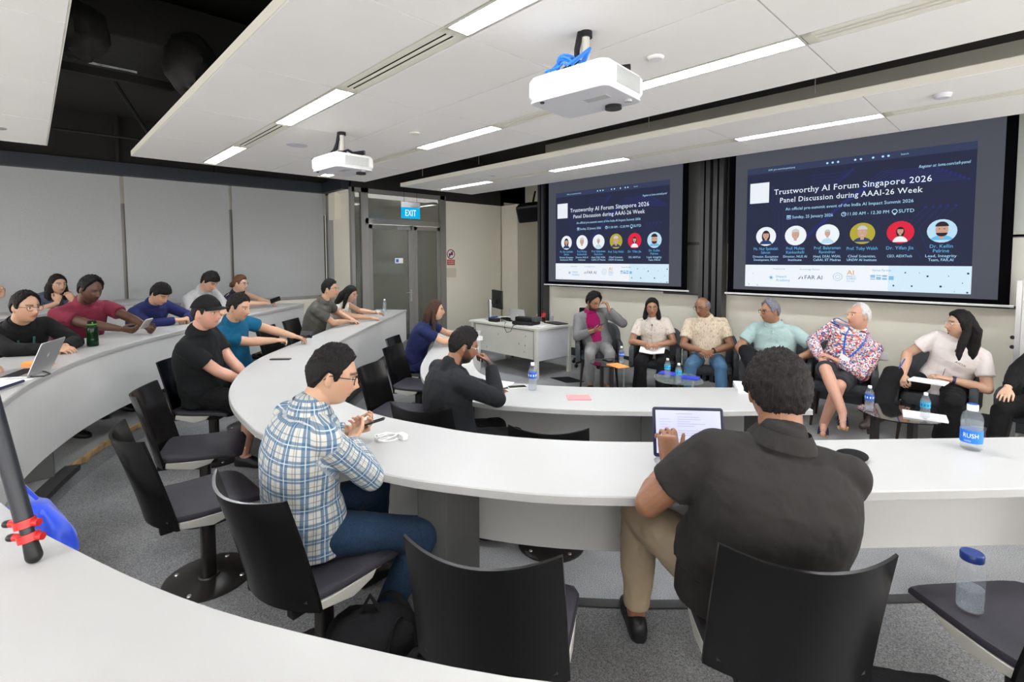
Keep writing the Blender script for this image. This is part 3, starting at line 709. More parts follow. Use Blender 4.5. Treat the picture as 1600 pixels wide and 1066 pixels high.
    for cx, kind in ((S+0.515, 0), (S+1.105, 1), (S+1.585, 2)):
        n_ = 14; R = 0.026; zc = 2.272; m = MB()
        if kind == 0:
            for a in ((-1, -1, 1, -0.8), (-1, 0.45, 1, 1), (-1, -1, -0.8, 1), (0.8, -1, 1, 1), (-0.5, -0.4, 0.5, 0.1)):
                rect(m, cx+a[0]*R*0.9, cx+a[2]*R*0.9, zc+a[1]*R*0.9, zc+a[3]*R*0.9, -0.004)
        else:
            vs = []; 
            for k in range(n_):
                c_, s_ = cos(2*pi*k/n_), sin(2*pi*k/n_); ext = 1.5 if (kind == 2 and k in (10, 11)) else 1
                vs += [(cx+R*c_-ox, -0.004, zc+R*s_*ext-oz), (cx+R*0.72*c_-ox, -0.004, zc+R*0.72*s_-oz)]
            m.add(vs, [(2*k, 2*((k+1) % n_), 2*((k+1) % n_)+1, 2*k+1) for k in range(n_)])
            if kind == 1: rect(m, cx-0.003, cx+0.003, zc, zc+0.018, -0.004); rect(m, cx, cx+0.012, zc-0.003, zc+0.003, -0.004)
        m.build('detail_icon', 'scr_sky', r, smooth=False)
    # six round portraits (generic figures)
    names = [(('Ms. Nur Syahidah', 'Sahrom'), ('Director, Ecosystem', 'Development, MDDI')), (('Prof. Mohan', 'Kankanhalli'), ('Director, NUS AI', 'Institute')),
             (('Prof. Balaraman', 'Ravindran'), ('Head, DSAI, WSAI,', 'CeRAI, IIT Madras')), (('Prof. Toby Walsh',), ('Chief Scientist,', 'UNSW AI Institute')),
             (('Dr. Yifan Jia',), ('CEO, AIDXTech',)), (('Dr. Kellin', 'Pelrine'), ('Lead, Integrity', 'Team, FAR.AI'))]
    spec = [('scr_white', 'scr_hair', 'scr_suit', 1, 0.62), ('scr_white', 'scr_greyh', 'scr_white', 0, 0.75), ('scr_white', 'scr_greyh', 'scr_pale', 0, 0.45),
            ('scr_yellow', 'scr_greyh', 'scr_suit', 0, 0.85), ('scr_red', 'scr_hair', 'scr_white', 1, 0.42), ('scr_pale', 'scr_hair', 'scr_cyan', 0, 0.95)]
    mn, mr = MB(), MB()
    for i in range(6):
        cx = S+0.25+i*0.348; cz = 2.042; R = 0.122
        bg, hr, su, longh, k = spec[i]
        def ell(mm, x, z, rx, rz, y, a0=0, a1=2*pi, n=22, clip=None):
            vs = []
            for q in range(n+1):
                a = a0+(a1-a0)*q/n; px, pz = x+rx*cos(a), z+rz*sin(a)
                d = sqrt((px-cx)**2+(pz-cz)**2)
                if d > R: px, pz = cx+(px-cx)/d*R, cz+(pz-cz)/d*R
                vs.append((px-ox, y, pz-oz))
            mm.add(vs, [tuple(range(len(vs)))])
        pm = MB(); ell(pm, cx, cz, R, R, -0.003); pm.cur = 1
        hs = R*0.55*k+0.012; hz = cz+R*0.12
        if longh: ell(pm, cx, hz-hs*0.3, hs*0.95, hs*1.45, -0.0035)
        pm.cur = 2; ell(pm, cx, cz-R*0.98, R*(0.35+0.5*k), R*(0.62), -0.004, 0, pi)
        pm.cur = 3; ell(pm, cx, hz, hs*0.68, hs*0.95, -0.0045)
        rect(pm, cx-hs*0.25-0, cx+hs*0.25, hz-hs*1.25, hz-hs*0.7, -0.0042)
        pm.cur = 1; ell(pm, cx, hz+hs*0.32, hs*0.74, hs*0.78, -0.005, 0.15, pi-0.15)
        for sx in (-1, 1): ell(pm, cx+sx*hs*0.26, hz+hs*0.1, hs*0.1, hs*0.05, -0.0055)
        ell(pm, cx, hz-hs*0.5, hs*0.22, hs*0.05, -0.0055)
        if i == 5: ell(pm, cx, hz-hs*0.45, hs*0.62, hs*0.5, -0.005, pi, 2*pi)
        pm.build('portrait', [bg, hr, su, 'scr_skin'], r, smooth=False)
        nm, ro = names[i]
        mn, mr = MB(), MB()
        for j, s_ in enumerate(nm): text_mb(mn, s_, cx-ox, 1.866-j*0.048-oz+(0.0 if len(nm) > 1 else -0.012), 0.036, -0.004, min(0.30, 0.0185*len(s_)))
        for j, s_ in enumerate(ro): text_mb(mr, s_, cx-ox, 1.768-j*0.042-oz, 0.029, -0.004, min(0.31, 0.0168*len(s_)))
        mn.build('speaker_name', 'scr_cyan', r, smooth=False); mr.build('speaker_role', 'scr_sky', r, smooth=False)
    # white band of marks
    m = MB(); rect(m, S, S+1.55, 1.39, 1.675, -0.003); m.build('white_band', 'scr_white', r, smooth=False)
    m = MB()
    for k in range(14):
        rect(m, S+1.55+k*0.049, S+1.60+k*0.049, 1.39, 1.675, -0.003)
    m.build('white_band_end', em('slide_band_end', (0.55, 0.70, 0.80)), r, smooth=False)
    m = MB()
    text_mb(m, 'Presented by', S+0.42-ox, 1.617-oz, 0.019, -0.004, 0.14); m.build('partner_mark', 'scr_logo', r, smooth=False); m = MB(); text_mb(m, 'Knowledge Partner', S+0.77-ox, 1.615-oz, 0.019, -0.004, 0.22); m.build('partner_mark', 'scr_logo', r, smooth=False); m = MB()
    text_mb(m, 'Venue Partner', S+1.49-ox, 1.612-oz, 0.024, -0.004, 0.18); m.build('partner_mark', 'scr_logo', r, smooth=False); m = MB()
    text_mb(m, 'Impact', S+0.385-ox, 1.515-oz, 0.032, -0.004, 0.125, 'L'); text_mb(m, 'Academy', S+0.385-ox, 1.468-oz, 0.032, -0.004, 0.165, 'L'); m.build('partner_mark', 'scr_logo', r, smooth=False); m = MB()
    text_mb(m, 'IMPACT', S+1.155-ox, 1.535-oz, 0.022, -0.004, 0.09, 'L'); text_mb(m, 'SUMMIT', S+1.155-ox, 1.508-oz, 0.022, -0.004, 0.10, 'L'); text_mb(m, 'India 2026', S+1.155-ox, 1.485-oz, 0.014, -0.004, 0.08, 'L'); m.build('partner_mark', 'scr_logo', r, smooth=False); m = MB()
    for k, a in enumerate((0, 0.055, 0.11, 0.17)):
        for q in range(5):
            if (k, q) in ((0, 1), (1, 3), (2, 2), (3, 4)): continue
            rect(m, S+1.385+a, S+1.43+a, 1.518+q*0.0105, 1.526+q*0.0105, -0.004)
    m.build('partner_mark', 'scr_logo', r, smooth=False); m = MB()
    def disc(mm, x, z, rad, y=-0.004, n=10): mm.add([(S+x+rad*cos(2*pi*q/n)-ox, y, z+rad*sin(2*pi*q/n)-oz) for q in range(n)], [tuple(range(n))])
    disc(m, 0.325, 1.513, 0.016)
    for q in range(8): disc(m, 0.325+0.024*cos(q*pi/4), 1.513+0.024*sin(q*pi/4), 0.004)
    m.build('partner_mark', 'scr_logo', r, smooth=False); m = MB()
    for q in range(16): disc(m, 1.065+0.045*cos(q*pi/8), 1.54+0.045*sin(q*pi/8), 0.005)
    for q in range(10): disc(m, 1.065+0.022*cos(q*pi/5), 1.54+0.022*sin(q*pi/5), 0.004)
    m.build('partner_mark', 'scr_logo', r, smooth=False)
    m = MB(); text_mb(m, 'FAR AI', S+0.715-ox, 1.503-oz, 0.048, -0.004, 0.19, 'L')
    m.add([(S+0.64-ox, -0.004, 1.503-oz), (S+0.655-ox, -0.004, 1.503-oz), (S+0.682-ox, -0.004, 1.55-oz)], [(0, 1, 2)]); rect(m, S+0.683, S+0.692, 1.503, 1.53, -0.004)
    for x, z, q in ((1.70, 1.60, .008), (1.60, 1.455, .009), (1.76, 1.455, .009), (1.89, 1.565, .010), (2.0, 1.46, .011), (2.21, 1.60, .010), (2.21, 1.405, .009), (1.82, 1.60, .004), (2.06, 1.57, .005), (2.11, 1.41, .004), (2.17, 1.50, .005), (0.10, 1.56, .004), (0.16, 1.41, .005), (0.05, 1.42, .006)): disc(m, x, z, q)
    m.build('dark_marks', 'scr_ink', r, smooth=False)
    m = MB(); text_mb(m, 'AI', S+1.155-ox, 1.565-oz, 0.055, -0.004, 0.07, 'L'); m.build('orange_mark', 'scr_orange', r, smooth=False)
    return r
projection_screen('smaller-looking projection screen beyond, behind the man in the grey suit', -6.04, -6.30, -3.52)
projection_screen('large projection screen nearest, behind the man in the floral shirt', -2.69, -2.93, -0.17)

# sliding board posts between and beside the screens (behind the cloth)
def post(x, wd, label, y=7.0, z0=0.0):
    t = empty('board_post', (x, y, 0), 0, label, 'metal post')
    MB().bbox(-wd/2, wd/2, -0.06, 0.11, z0, 3.6).build('post_body', 'mullion', t, smooth=False, bevel=0.004)
    MB().bbox(-wd*0.08, wd*0.08, -0.063, -0.0605, z0, 3.6).build('post_groove', 'darkslot', t, smooth=False)
post(-6.46, 0.15, 'dark metal board post left of the farther screen'); post(-3.29, 0.14, 'dark metal board post between the screens, left of the pair'); post(-3.10, 0.15, 'dark metal board post between the screens, right of the pair')
def board(x0, x1, z0, z1, m, label, y=7.06):
    t = empty('writing_board', ((x0+x1)/2, y, z0), 0, label, 'board')
    h = (x1-x0)/2; H = z1-z0
    MB().bbox(-h, h, -0.005, 0.01, 0, H).build('board_surface', m, t, smooth=False)
    k = MB(); k.bbox(-h, h, -0.02, 0.012, -0.03, 0.0); k.bbox(-h, h, -0.02, 0.012, H, H+0.03); k.bbox(-h-0.02, -h, -0.02, 0.012, -0.03, H+0.03); k.bbox(h, h+0.02, -0.02, 0.012, -0.03, H+0.03)
    k.build('board_frame', 'mullion' if m != 'paleboard' else 'bracket', t, smooth=False)
M['darkboard'] = mat('dark_board', (0.10, 0.10, 0.095), 0.35); M['paleboard'] = mat('pale_board', (0.42, 0.45, 0.42), 0.3)
board(-3.95, -3.40, 2.00, 3.3, 'darkboard', 'dark upper writing board beside the two middle posts, left side'); board(-3.95, -3.40, 1.25, 1.95, 'darkboard', 'dark lower writing board beside the two middle posts, left side')
board(-3.0, -2.2, 2.00, 3.3, 'darkboard', 'dark upper writing board right of the middle posts', 7.07)
board(-0.75, 3.0, 2.0, 3.3, 'paleboard', 'pale green-grey upper board right of the nearer screen'); board(-0.75, 3.0, 1.28, 1.96, 'podium', 'beige lower board right of the nearer screen')
# free standing glass board at the right edge
t = empty('easel_board', (0.62, 6.55, 0), radians(-4), 'pale framed board on posts at the right edge behind the panel', 'easel board')
MB().bbox(-0.7, 0.7, -0.008, 0.0, 0.72, 1.52).build('board_surface', 'fascia', t, smooth=False)
k = MB(); 
for x in (-0.72, 0.72): k.bbox(x-0.018, x+0.018, -0.03, 0.015, 0.0, 1.55)
k.bbox(-0.7, 0.7, -0.02, 0.01, 1.52, 1.55); k.bbox(-0.7, 0.7, -0.02, 0.01, 0.70, 0.72)
k.build('board_frame', 'alu', t, smooth=False); k = MB()
for x in (-0.72, 0.72): k.bbox(x-0.02, x+0.02, -0.28, 0.28, 0.02, 0.05)
k.build('board_foot', 'alu', t, smooth=False)
k = MB(); k.ball((-0.75, -0.02, 0.93), 0.018); k.ball((-0.75, -0.02, 1.02), 0.018); k.build('clamp_knob', 'black', t)

# wall speaker, exit sign, notices, white box
t = empty('wall_speaker', (-7.20, 7.50, 2.72), 0, 'black wall speaker tilted down under the narrow ceiling band', 'loudspeaker')
t.rotation_euler = (radians(22), radians(-4), radians(25))
MB().rbox((0, 0, 0), (0.60, 0.30, 0.34), 0.04).build('speaker_cabinet', 'black', t); MB().bbox(-0.26, 0.26, -0.158, -0.15, -0.13, 0.13).build('speaker_grille', 'blackmatt', t, smooth=False)
MB().tube([(0.0, 0.05, 0.1), (0.02, 0.2, 0.25), (0.02, 0.35, 0.33)], 0.02).build('wall_bracket', 'black', t)
t = empty('exit_sign', (-7.97, 5.08, 2.50), radians(-4), 'lit blue EXIT sign hanging before the glass door', 'exit sign')
MB().bbox(-0.01, 0.02, -0.19, 0.19, 0.20, 0.30).build('sign_body', 'alu', t, smooth=False)
MB().bbox(0.0, 0.012, -0.19, 0.19, 0.0, 0.20).build('sign_face', em('exit_blue', (0.0, 0.36, 0.68), 1.0), t, smooth=False)
m = MB(); text_mb(m, 'EXIT', 0, 0.045, 0.115, 0, 0.22, 'C', 0, Matrix.Translation((0.0135, 0, 0)) @ Matrix.Rotation(pi/2, 4, 'Z')); m.build('sign_lettering', em('exit_white', (0.9, 0.95, 0.95)), t, smooth=False)
MB().tube([(0.005, -0.13, 0.3), (0.005, -0.13, 1.41)], 0.004, 6).tube([(0.005, 0.13, 0.3), (0.005, 0.13, 1.41)], 0.004, 6).build('hanging_rods', 'black', t)
t = empty('no_drinking_sign', (XD+0.002, 6.46, 1.63), 0, 'red ringed prohibition sticker on the cream wall beside the glass doors', 'sign')
vs = []; n_ = 28
for k in range(n_): a = 2*pi*k/n_; vs += [(0.002, 0.105*cos(a), 0.23+0.105*sin(a)), (0.002, 0.085*cos(a), 0.23+0.085*sin(a))]
MB().bbox(0, 0.001, -0.1, 0.1, 0.13, 0.335).build('sticker_back', 'paper', t, smooth=False)
MB().add(vs, [(2*k, 2*((k+1) % n_), 2*((k+1) % n_)+1, 2*k+1) for k in range(n_)]).box((0.0025, 0, 0.23), (0.001, 0.02, 0.19), 0, Matrix.Rotation(radians(-40), 3, 'X')).build('prohibition_ring', mat('sign_red', (0.30, 0.03, 0.035), 0.5), t, smooth=False)
MB().bbox(0.0015, 0.002, -0.05, -0.01, 0.18, 0.25).bbox(0.0015, 0.002, 0.0, 0.05, 0.21, 0.28).build('drink_symbol', 'black', t, smooth=False)
MB().bbox(0, 0.002, -0.1, 0.1, 0.0, 0.115).build('red_text_panel', mat('sign_red_b', (0.50, 0.06, 0.03), 0.5), t, smooth=False)
m = MB(); T = Matrix.Translation((0.003, 0, 0)) @ Matrix.Rotation(pi/2, 4, 'Z')
text_mb(m, 'NO FOOD', 0, 0.065, 0.032, 0, 0.15, 'C', 0, T); text_mb(m, 'OR DRINK', 0, 0.02, 0.032, 0, 0.15, 'C', 0, T); m.build('sign_lettering', 'paper', t, smooth=False)
t = empty('wall_plate', (XD+0.002, 6.46, 1.40), 0, 'cream blank plate under the red prohibition sticker', 'wall plate')
MB().rbox((0.004, 0, 0.07), (0.008, 0.26, 0.2), 0.003).build('plate', mat('cream_plate', (0.62, 0.58, 0.46), 0.6), t)
t = empty('power_socket', (-1.22, YW, 0.62), 0, 'white wall socket low behind the floral-shirt man', 'socket'); MB().bbox(-0.075, 0.075, -0.012, 0, -0.04, 0.045).build('socket_plate', 'white', t, bevel=0.004)

# ------------------------------------------------------------------ projectors
def projector(x, y, z, rz, label, cables):
    t = empty('projector', (x, y, z), rz, label, 'projector', 'ceiling projectors')
    MB().rbox((0, 0, 0.07), (0.50, 0.40, 0.125), 0.05, n=6).build('projector_body', 'projector', t, bevel=0.003)
    MB().rbox((0, 0, 0.0045), (0.485, 0.385, 0.012), 0.05, n=6).build('underside', 'projbase', t)
    m = MB()
    for i in range(14): m.bbox(0.2505, 0.2525, -0.11+0.0, 0.13, 0.028+i*0.006, 0.031+i*0.006)
    m.build('vent_grille', 'grille', t, smooth=False)
    MB().bbox(0.02, 0.16, -0.06, 0.0, -0.0035, -0.001).build('rating_label', 'grille', t, smooth=False)
    m = MB(); text_mb(m, 'EPSON', -0.05, 0.075, 0.018, 0, 0.09, 'C', 0, Matrix.Translation((0, -0.2012, 0))); m.build('maker_lettering', 'grille', t, smooth=False)
    MB().rbox((-0.16, -0.17, -0.004), (0.02, 0.018, 0.012), 0.004).build('sensor_window', 'black', t)
    MB().cyl((0.09, 0.14, 0), 0.045, -0.02, 0.0).build('lens_cover', 'black', t)
    MB().cyl((0.2, 0.1, 0), 0.02, -0.012, 0.0).build('foot', 'grille', t)
    h = CH-z
    MB().tube([(0, 0, 0.13), (0, 0, h)], 0.022, 14).build('mount_pole', 'bracket', t)
    m = MB(); m.box((0, 0, 0.15), (0.3, 0.05, 0.012), 0.6); m.box((0, 0, 0.15), (0.3, 0.05, 0.012), -0.6); m.cyl((0, 0, 0), 0.04, 0.14, 0.19); m.cyl((0, 0), 0.035, h-0.03, h+0.0); m.build('mount_bracket', 'black', t)
    m = MB(); m.tube([(-0.02, -0.02, h), (-0.035, -0.03, h*0.75), (-0.03, -0.04, 0.22), (-0.10, -0.08, 0.16)], 0.016, 8); m.tube([(0.02, 0.0, h*0.5), (0.05, 0.03, 0.2), (0.12, 0.08, 0.15), (0.2, 0.12, 0.16)], 0.012, 8)
    m.tube([(0.1, 0.05, 0.16), (0.2, 0.12, 0.17)], 0.02, 8); m.build('black_cables', 'black', t)
    m = MB()
    if cables:
        for k in range(5):
            cx_, rx, rz = -0.075-0.006*k, 0.075-0.008*(k % 3), 0.075-0.011*k
            pts_ = [Vector((0.03, 0.0, 0.28))]+[Vector((cx_+rx*cos(q), -0.04-0.018*k+0.03*sin(q*2+k), 0.165+0.02*(k % 2)+max(0, rz*sin(q)))) for q in [pi*i_/12 for i_ in range(13)]]; m.tube(pts_, 0.0065, 8)
    else: m.tube([(0.0, -0.02, h*0.8), (-0.03, -0.03, 0.3), (-0.08, -0.05, 0.2), (-0.12, -0.05, 0.15)], 0.008, 8)
    m.build('blue_cables', 'bluecable' if cables else 'navytrim', t)
    return t
projector(-1.71, 2.19, 2.60, radians(5), 'nearest white ceiling projector with blue cables looped on top', True)
projector(-4.62, 2.20, 2.60, radians(3), 'farther white ceiling projector in front of the door corner', False)

# ================================================================== CURVED TABLES
def curved_table(label, co, ci, zt, zf, legs, a=0, b_=None, name='curved_table'):
    c0 = co[len(co)//2]; t = empty(name, (c0.x, c0.y, zf), 0, label, 'table')
    ox, oy, oz = c0.x, c0.y, zf
    ztl = zt-oz; th = 0.035; mb = MB(); rings = []
    for p, q in zip(ci, co):
        d = (q-p).normalized()*0.004
        rings.append([(p.x+d.x-ox, p.y+d.y-oy, ztl), (q.x-d.x-ox, q.y-d.y-oy, ztl), (q.x-ox, q.y-oy, ztl-0.005), (q.x-ox, q.y-oy, ztl-th), (p.x-ox, p.y-oy, ztl-th), (p.x-ox, p.y-oy, ztl-0.005)])
    mb.rings(rings).build('table_top', 'table', t, angle=30)
    rings = []
    for p, q in zip(ci, co):
        d = (q-p).normalized(); u = p+d*0.012; v = p+d*0.032
        rings.append([(u.x-ox, u.y-oy, ztl-th), (v.x-ox, v.y-oy, ztl-th), (v.x-ox, v.y-oy, ztl-0.52), (u.x-ox, u.y-oy, ztl-0.52)])
    MB().rings(rings).build('modesty_panel', 'fascia', t, angle=30)
    for f in legs:
        i = int(f*(len(ci)-1)); p, q = ci[i], co[i]; d = (q-p).normalized(); c = p+d*0.27; ang = atan2(d.y, d.x)
        hh = ztl-th
        m = MB(); m.box((c.x-ox, c.y-oy, hh/2), (0.34, 0.14, hh), ang); m.build('leg', 'legpaint', t, smooth=False, bevel=0.006)
    return t
def arc_at(cv, x): # fraction of the curve nearest to a given x,y
    return min(range(len(cv)), key=lambda i: (cv[i]-Vector(x)).length)/(len(cv)-1)
curved_table('white curved table of the first row, pink card and bottles on it', C1o, C1i, 0.75, 0.0, [0.06, 0.28, 0.50, arc_at(C1i, (-2.05, 3.5)), 0.97])
curved_table('white curved table of the second row, where the plaid-shirt man sits', C2o, C2i, 0.90, Z2, [0.04, 0.20, 0.36, arc_at(C2o, (-1.70, 1.08)), 0.83, 0.97])
curved_table('white curved table of the third row, a tripod leg and laptop on it', C3o, C3i, 1.05, Z3, [0.04, 0.2, arc_at(C3i, (-4.6, 0.15)), 0.62, 0.9])
curved_table('white curved table of the back row against the window wall', C4o, C4i, 1.20, Z4, [0.1, 0.5, 0.9])

# ================================================================== LECTURE CHAIRS (fixed column)
def lecture_chair():
    r = empty('lecture_chair', (0, 0, 0))
    # backrest: bent sheet, concave towards the sitter (+x is forward)
    mb = MB(); nu, nv = 18, 12; R = []; W = 0.235
    def bp(u, v, off):
        a = (u*2-1); z = 0.40+0.42*v; wv = W*(1.0-0.04*v)
        y = a*wv; x = -0.165-0.115*v**1.15 - 0.080*(1-a*a) + 0.02*(1-v)*0 + off
        z += 0.018*a*a*v - 0.0
        return Vector((x, y, z))
    for v in range(nv+1):
        ring = [bp(u/nu, v/nv, 0) for u in range(nu+1)]+[bp(1-u/nu, v/nv, -0.012) for u in range(nu+1)]
        R.append(ring)
    mb.rings(R); mb.build('backrest', 'shell', r, angle=40)
    # seat pad
    mb = MB(); out = []
    for t in range(40):
        a = 2*pi*t/40; c, s = cos(a), sin(a); n_ = 8.0
        k = (abs(c)**n_+abs(s)**n_)**(-1/n_); out.append((0.225*c*k, 0.225*s*k*(1.0+0.03*c)))
    rg = []
    def sz(x, z): return z+(0.02 if x < -0.12 else 0)*0 - (0.022*max(0, (x-0.12)/0.1)**2 if x > 0.12 else 0) + 0.012*min(1, max(0, (-x-0.05)/0.15))
    for k, z in ((0.96, 0.418), (1.0, 0.424), (1.0, 0.436), (0.975, 0.446), (0.9, 0.451), (0.5, 0.449), (0.02, 0.447)): rg.append([(x*k, y*k, sz(x*k, z)) for x, y in out])
    mb.rings(rg).build('seat_pad', 'seatpad', r)
    for s in (-1, 1):
        mb = MB(); mb.add([(x, s*y, z) for y in (0.200, 0.226) for x, z in ((-0.165, 0.43), (-0.17, 0.40), (-0.03, 0.372), (0.06, 0.395), (0.08, 0.42), (-0.1, 0.424))],
               [(0, 1, 2, 3, 4, 5), (11, 10, 9, 8, 7, 6)]+[(i, (i+1) % 6, (i+1) % 6+6, i+6) for i in range(6)])
        mb.build('side_bracket', 'bracket', r, smooth=False, bevel=0.003)
    MB().bbox(-0.17, 0.06, -0.2, 0.2, 0.385, 0.412).bbox(-0.10, 0.08, -0.08, 0.08, 0.345, 0.39).build('seat_carrier', 'black', r, smooth=False, bevel=0.004)
    m = MB(); m.box((-0.20, 0.13, 0.395), (0.05, 0.04, 0.06)); m.box((-0.20, -0.13, 0.395), (0.05, 0.04, 0.06)); m.build('back_hinge', 'black', r, smooth=False, bevel=0.004)
    MB().rbox((0, 0, 0.18), (0.062, 0.062, 0.35), 0.015).build('column', 'disc', r)
    m = MB(); m.lathe([(0.205, 0.0), (0.205, 0.008), (0.195, 0.012), (0.05, 0.014), (0.045, 0.02)], n=40); m.build('base_disc', 'disc', r)
    m = MB()
    for k in range(4): a = pi/4+k*pi/2; m.lathe([(0.011, 0.013), (0.009, 0.018), (0.001, 0.019)], (0.165*cos(a), 0.165*sin(a), 0), 10)
    m.build('base_screws', 'screw', r)
    return r
CH0 = lecture_chair(); used = [False]
def chair(x, y, zf, deg, label, base=True):
    o = CH0 if not used[0] else copy_tree(CH0); used[0] = True
    o.location = (x, y, zf); o.rotation_euler = (0, 0, radians(deg)); tag(o, label, 'chair', 'fixed black lecture chairs'); return o
chair(-2.86, 0.60, Z2, 92, 'empty black chair on a round base, left of the plaid-shirt man')
chair(-3.62, 0.76, Z2, 70, 'empty black chair behind the man in the black cap, seat turned out')
chair(-4.56, 1.03, Z2, 50, 'black chair holding the man in the black cap')
chair(-5.25, 1.50, Z2, 46, 'black chair holding the man in the teal T-shirt')
chair(-5.98, 2.16, Z2, 46, 'empty black chair between the teal and the grey polo men')
chair(-6.45, 2.62, Z2, 46, 'black chair holding the man in the dark grey polo shirt')
chair(-6.95, 3.12, Z2, 46, 'black chair holding the woman in the white sleeveless top')
chair(-1.93, 0.80, Z2, 102, 'black chair holding the plaid-shirt man')
chair(-1.18, 1.10, Z2, 123, 'big empty black chair in front, between the plaid and dark grey shirts')
chair(-0.58, 1.70, Z2, 129, 'black chair nearest, holding the man in the dark grey shirt')
chair(0.016, 2.28, Z2, 140.5, 'black chair with a blue-capped bottle standing on its seat')
chair(-5.04, 3.28, 0, 42, 'black chair holding the woman in the navy dress')
chair(-4.49, 2.93, 0, 34, 'empty black chair behind the woman in the navy dress')
chair(-3.80, 2.30, 0, 34, 'empty black chair beside the man in the black blazer, partly behind the table')
chair(-2.80, 2.02, 0, 115, 'black chair turned behind the man in the black blazer')
chair(-2.02, 2.27, 0, 128, 'empty black chair tucked under the first row table')
chair(-7.1, 0.55, Z3, 45, 'small black chair back between the maroon shirt and the navy hoodie')
# ================================================================== PEOPLE
def remeshed(mb, name, voxel, smooth=2, fac=0.5, disp=0.0, dscale=7.0, seed=0.0):
    me = mb.mesh('tmp'); o = bpy.data.objects.new('tmp', me); COL.objects.link(o)
    r = o.modifiers.new('r', 'REMESH'); r.mode = 'VOXEL'; r.voxel_size = voxel; r.use_smooth_shade = True
    if smooth:
        s = o.modifiers.new('s', 'SMOOTH'); s.factor = fac; s.iterations = smooth
    bpy.context.view_layer.update()
    dg = bpy.context.evaluated_depsgraph_get()
    out = bpy.data.meshes.new_from_object(o.evaluated_get(dg)); out.name = name
    bpy.data.objects.remove(o); bpy.data.meshes.remove(me)
    if disp:
        nv = len(out.vertices)
        ns = [v.normal.copy() for v in out.vertices]
        for i in range(nv):
            co = out.vertices[i].co; p = co*dscale+Vector((seed, seed*1.7, 0))
            q = Vector((p.x+0.8*noise.noise(p*0.7), p.y, p.z*1.3+0.9*noise.noise(p+Vector((3, 3, 3)))))
            h = noise.noise(q)
            h = (0.5-abs(h)*1.6)*0.7+0.5*noise.noise(p*0.6)
            out.vertices[i].co = co+ns[i]*h*disp
    out.polygons.foreach_set('use_smooth', [True]*len(out.polygons))
    return out

def gss(v, c, s): return exp(-((v-c)/s)**2)
HA, HB, HC = 0.097, 0.077, 0.120
def head_pt(th, ph, extra=0.0, chin=0.0, wide=1.0):
    u = Vector((sin(th)*cos(ph), sin(th)*sin(ph), cos(th)))
    t = max(0.0, -u.z); st = max(1e-4, sin(th)); sf = st; sy_ = st
    if t > 0:
        full = sqrt(max(0.0, 1-t**5))*(0.985-0.07*t); sf = st+(full-st)*0.78*max(0.0, cos(ph))
        sy_ = st+(sqrt(max(0.0, 1-t**4))-st)*0.45*max(0.0, min(1, cos(ph)+0.35))
    x, y, z = HA*sf*cos(ph), HB*sy_*sin(ph), HC*u.z
    y *= 1-0.30*t**1.6; y *= 1-0.05*max(0, u.x)
    if x > 0: x *= 1-0.10*max(0, u.z)**2
    else: x *= (1-0.42*t)
    y *= 1+0.04*gss(z, 0.05, 0.05)
    if u.x > 0:
        x += 0.026*gss(y, 0, 0.0115)*gss(z, -0.024, 0.013)+0.013*gss(y, 0, 0.0090)*gss(z, 0.000, 0.020)
        x += 0.006*gss(abs(y), 0.012, 0.008)*gss(z, -0.028, 0.010)
        x -= 0.010*gss(abs(y), 0.031, 0.014)*gss(z, 0.010, 0.012)
        x += 0.004*gss(abs(y), 0.028, 0.02)*gss(z, 0.031, 0.008)
        x += 0.0075*gss(y, 0, 0.021)*gss(z, -0.056, 0.013)-0.005*gss(y, 0, 0.020)*gss(z, -0.056, 0.0028)
        x += (0.006+chin)*gss(y, 0, 0.022)*gss(z, -0.097, 0.014)-0.004*gss(y, 0, 0.022)*gss(z, -0.076, 0.007)
        x += 0.004*gss(abs(y), 0.036, 0.018)*gss(z, -0.02, 0.02)
    p = Vector((x, y*wide, z))
    if extra: p += u*extra
    return p
def head_grid(mb, T, fn=None, nt=44, np_=60, wide=1.0):
    rings = []
    for j in range(nt+1):
        th = 0.03+(pi-0.06)*j/nt
        rings.append([T @ head_pt(th, 2*pi*i/np_, fn(th, 2*pi*i/np_) if fn else 0, wide=wide) for i in range(np_)])
    rings.reverse(); mb.rings(rings)

def hairline(ph, kind):
    """lowest z (fraction of head height) where hair grows, by azimuth from the face"""
    a = abs((ph+pi) % (2*pi)-pi)*180/pi
    tab = {'short': [(0, .60), (35, .58), (52, .42), (66, .28), (74, -.10), (82, -.12), (88, .12), (100, .14), (112, -.20), (135, -.52), (180, -.60)],
           'high': [(0, .80), (30, .72), (52, .52), (66, .30), (74, -.10), (82, -.12), (88, .12), (100, .14), (112, -.20), (135, -.52), (180, -.60)],
           'fringe': [(0, .36), (35, .34), (55, .30), (68, .1), (76, -.10), (84, -.12), (90, .08), (102, .10), (112, -.22), (135, -.55), (180, -.62)],
           'receding': [(0, 1.2), (55, 1.2), (72, .85), (79, -.05), (82, -.12), (88, .12), (100, .14), (112, -.20), (135, -.50), (180, -.58)],
           'sides': [(0, 1.2), (50, 1.2), (66, .45), (74, -.08), (82, -.12), (88, .12), (100, .14), (112, -.20), (135, -.50), (180, -.58)],
           'long': [(0, .62), (25, .58), (48, .46), (62, .22), (75, -.30), (95, -.85), (130, -.95), (180, -.95)]}[kind]
    for (a0, v0), (a1, v1) in zip(tab[:-1], tab[1:]):
        if a <= a1: return v0+(v1-v0)*(a-a0)/(a1-a0)
    return tab[-1][1]

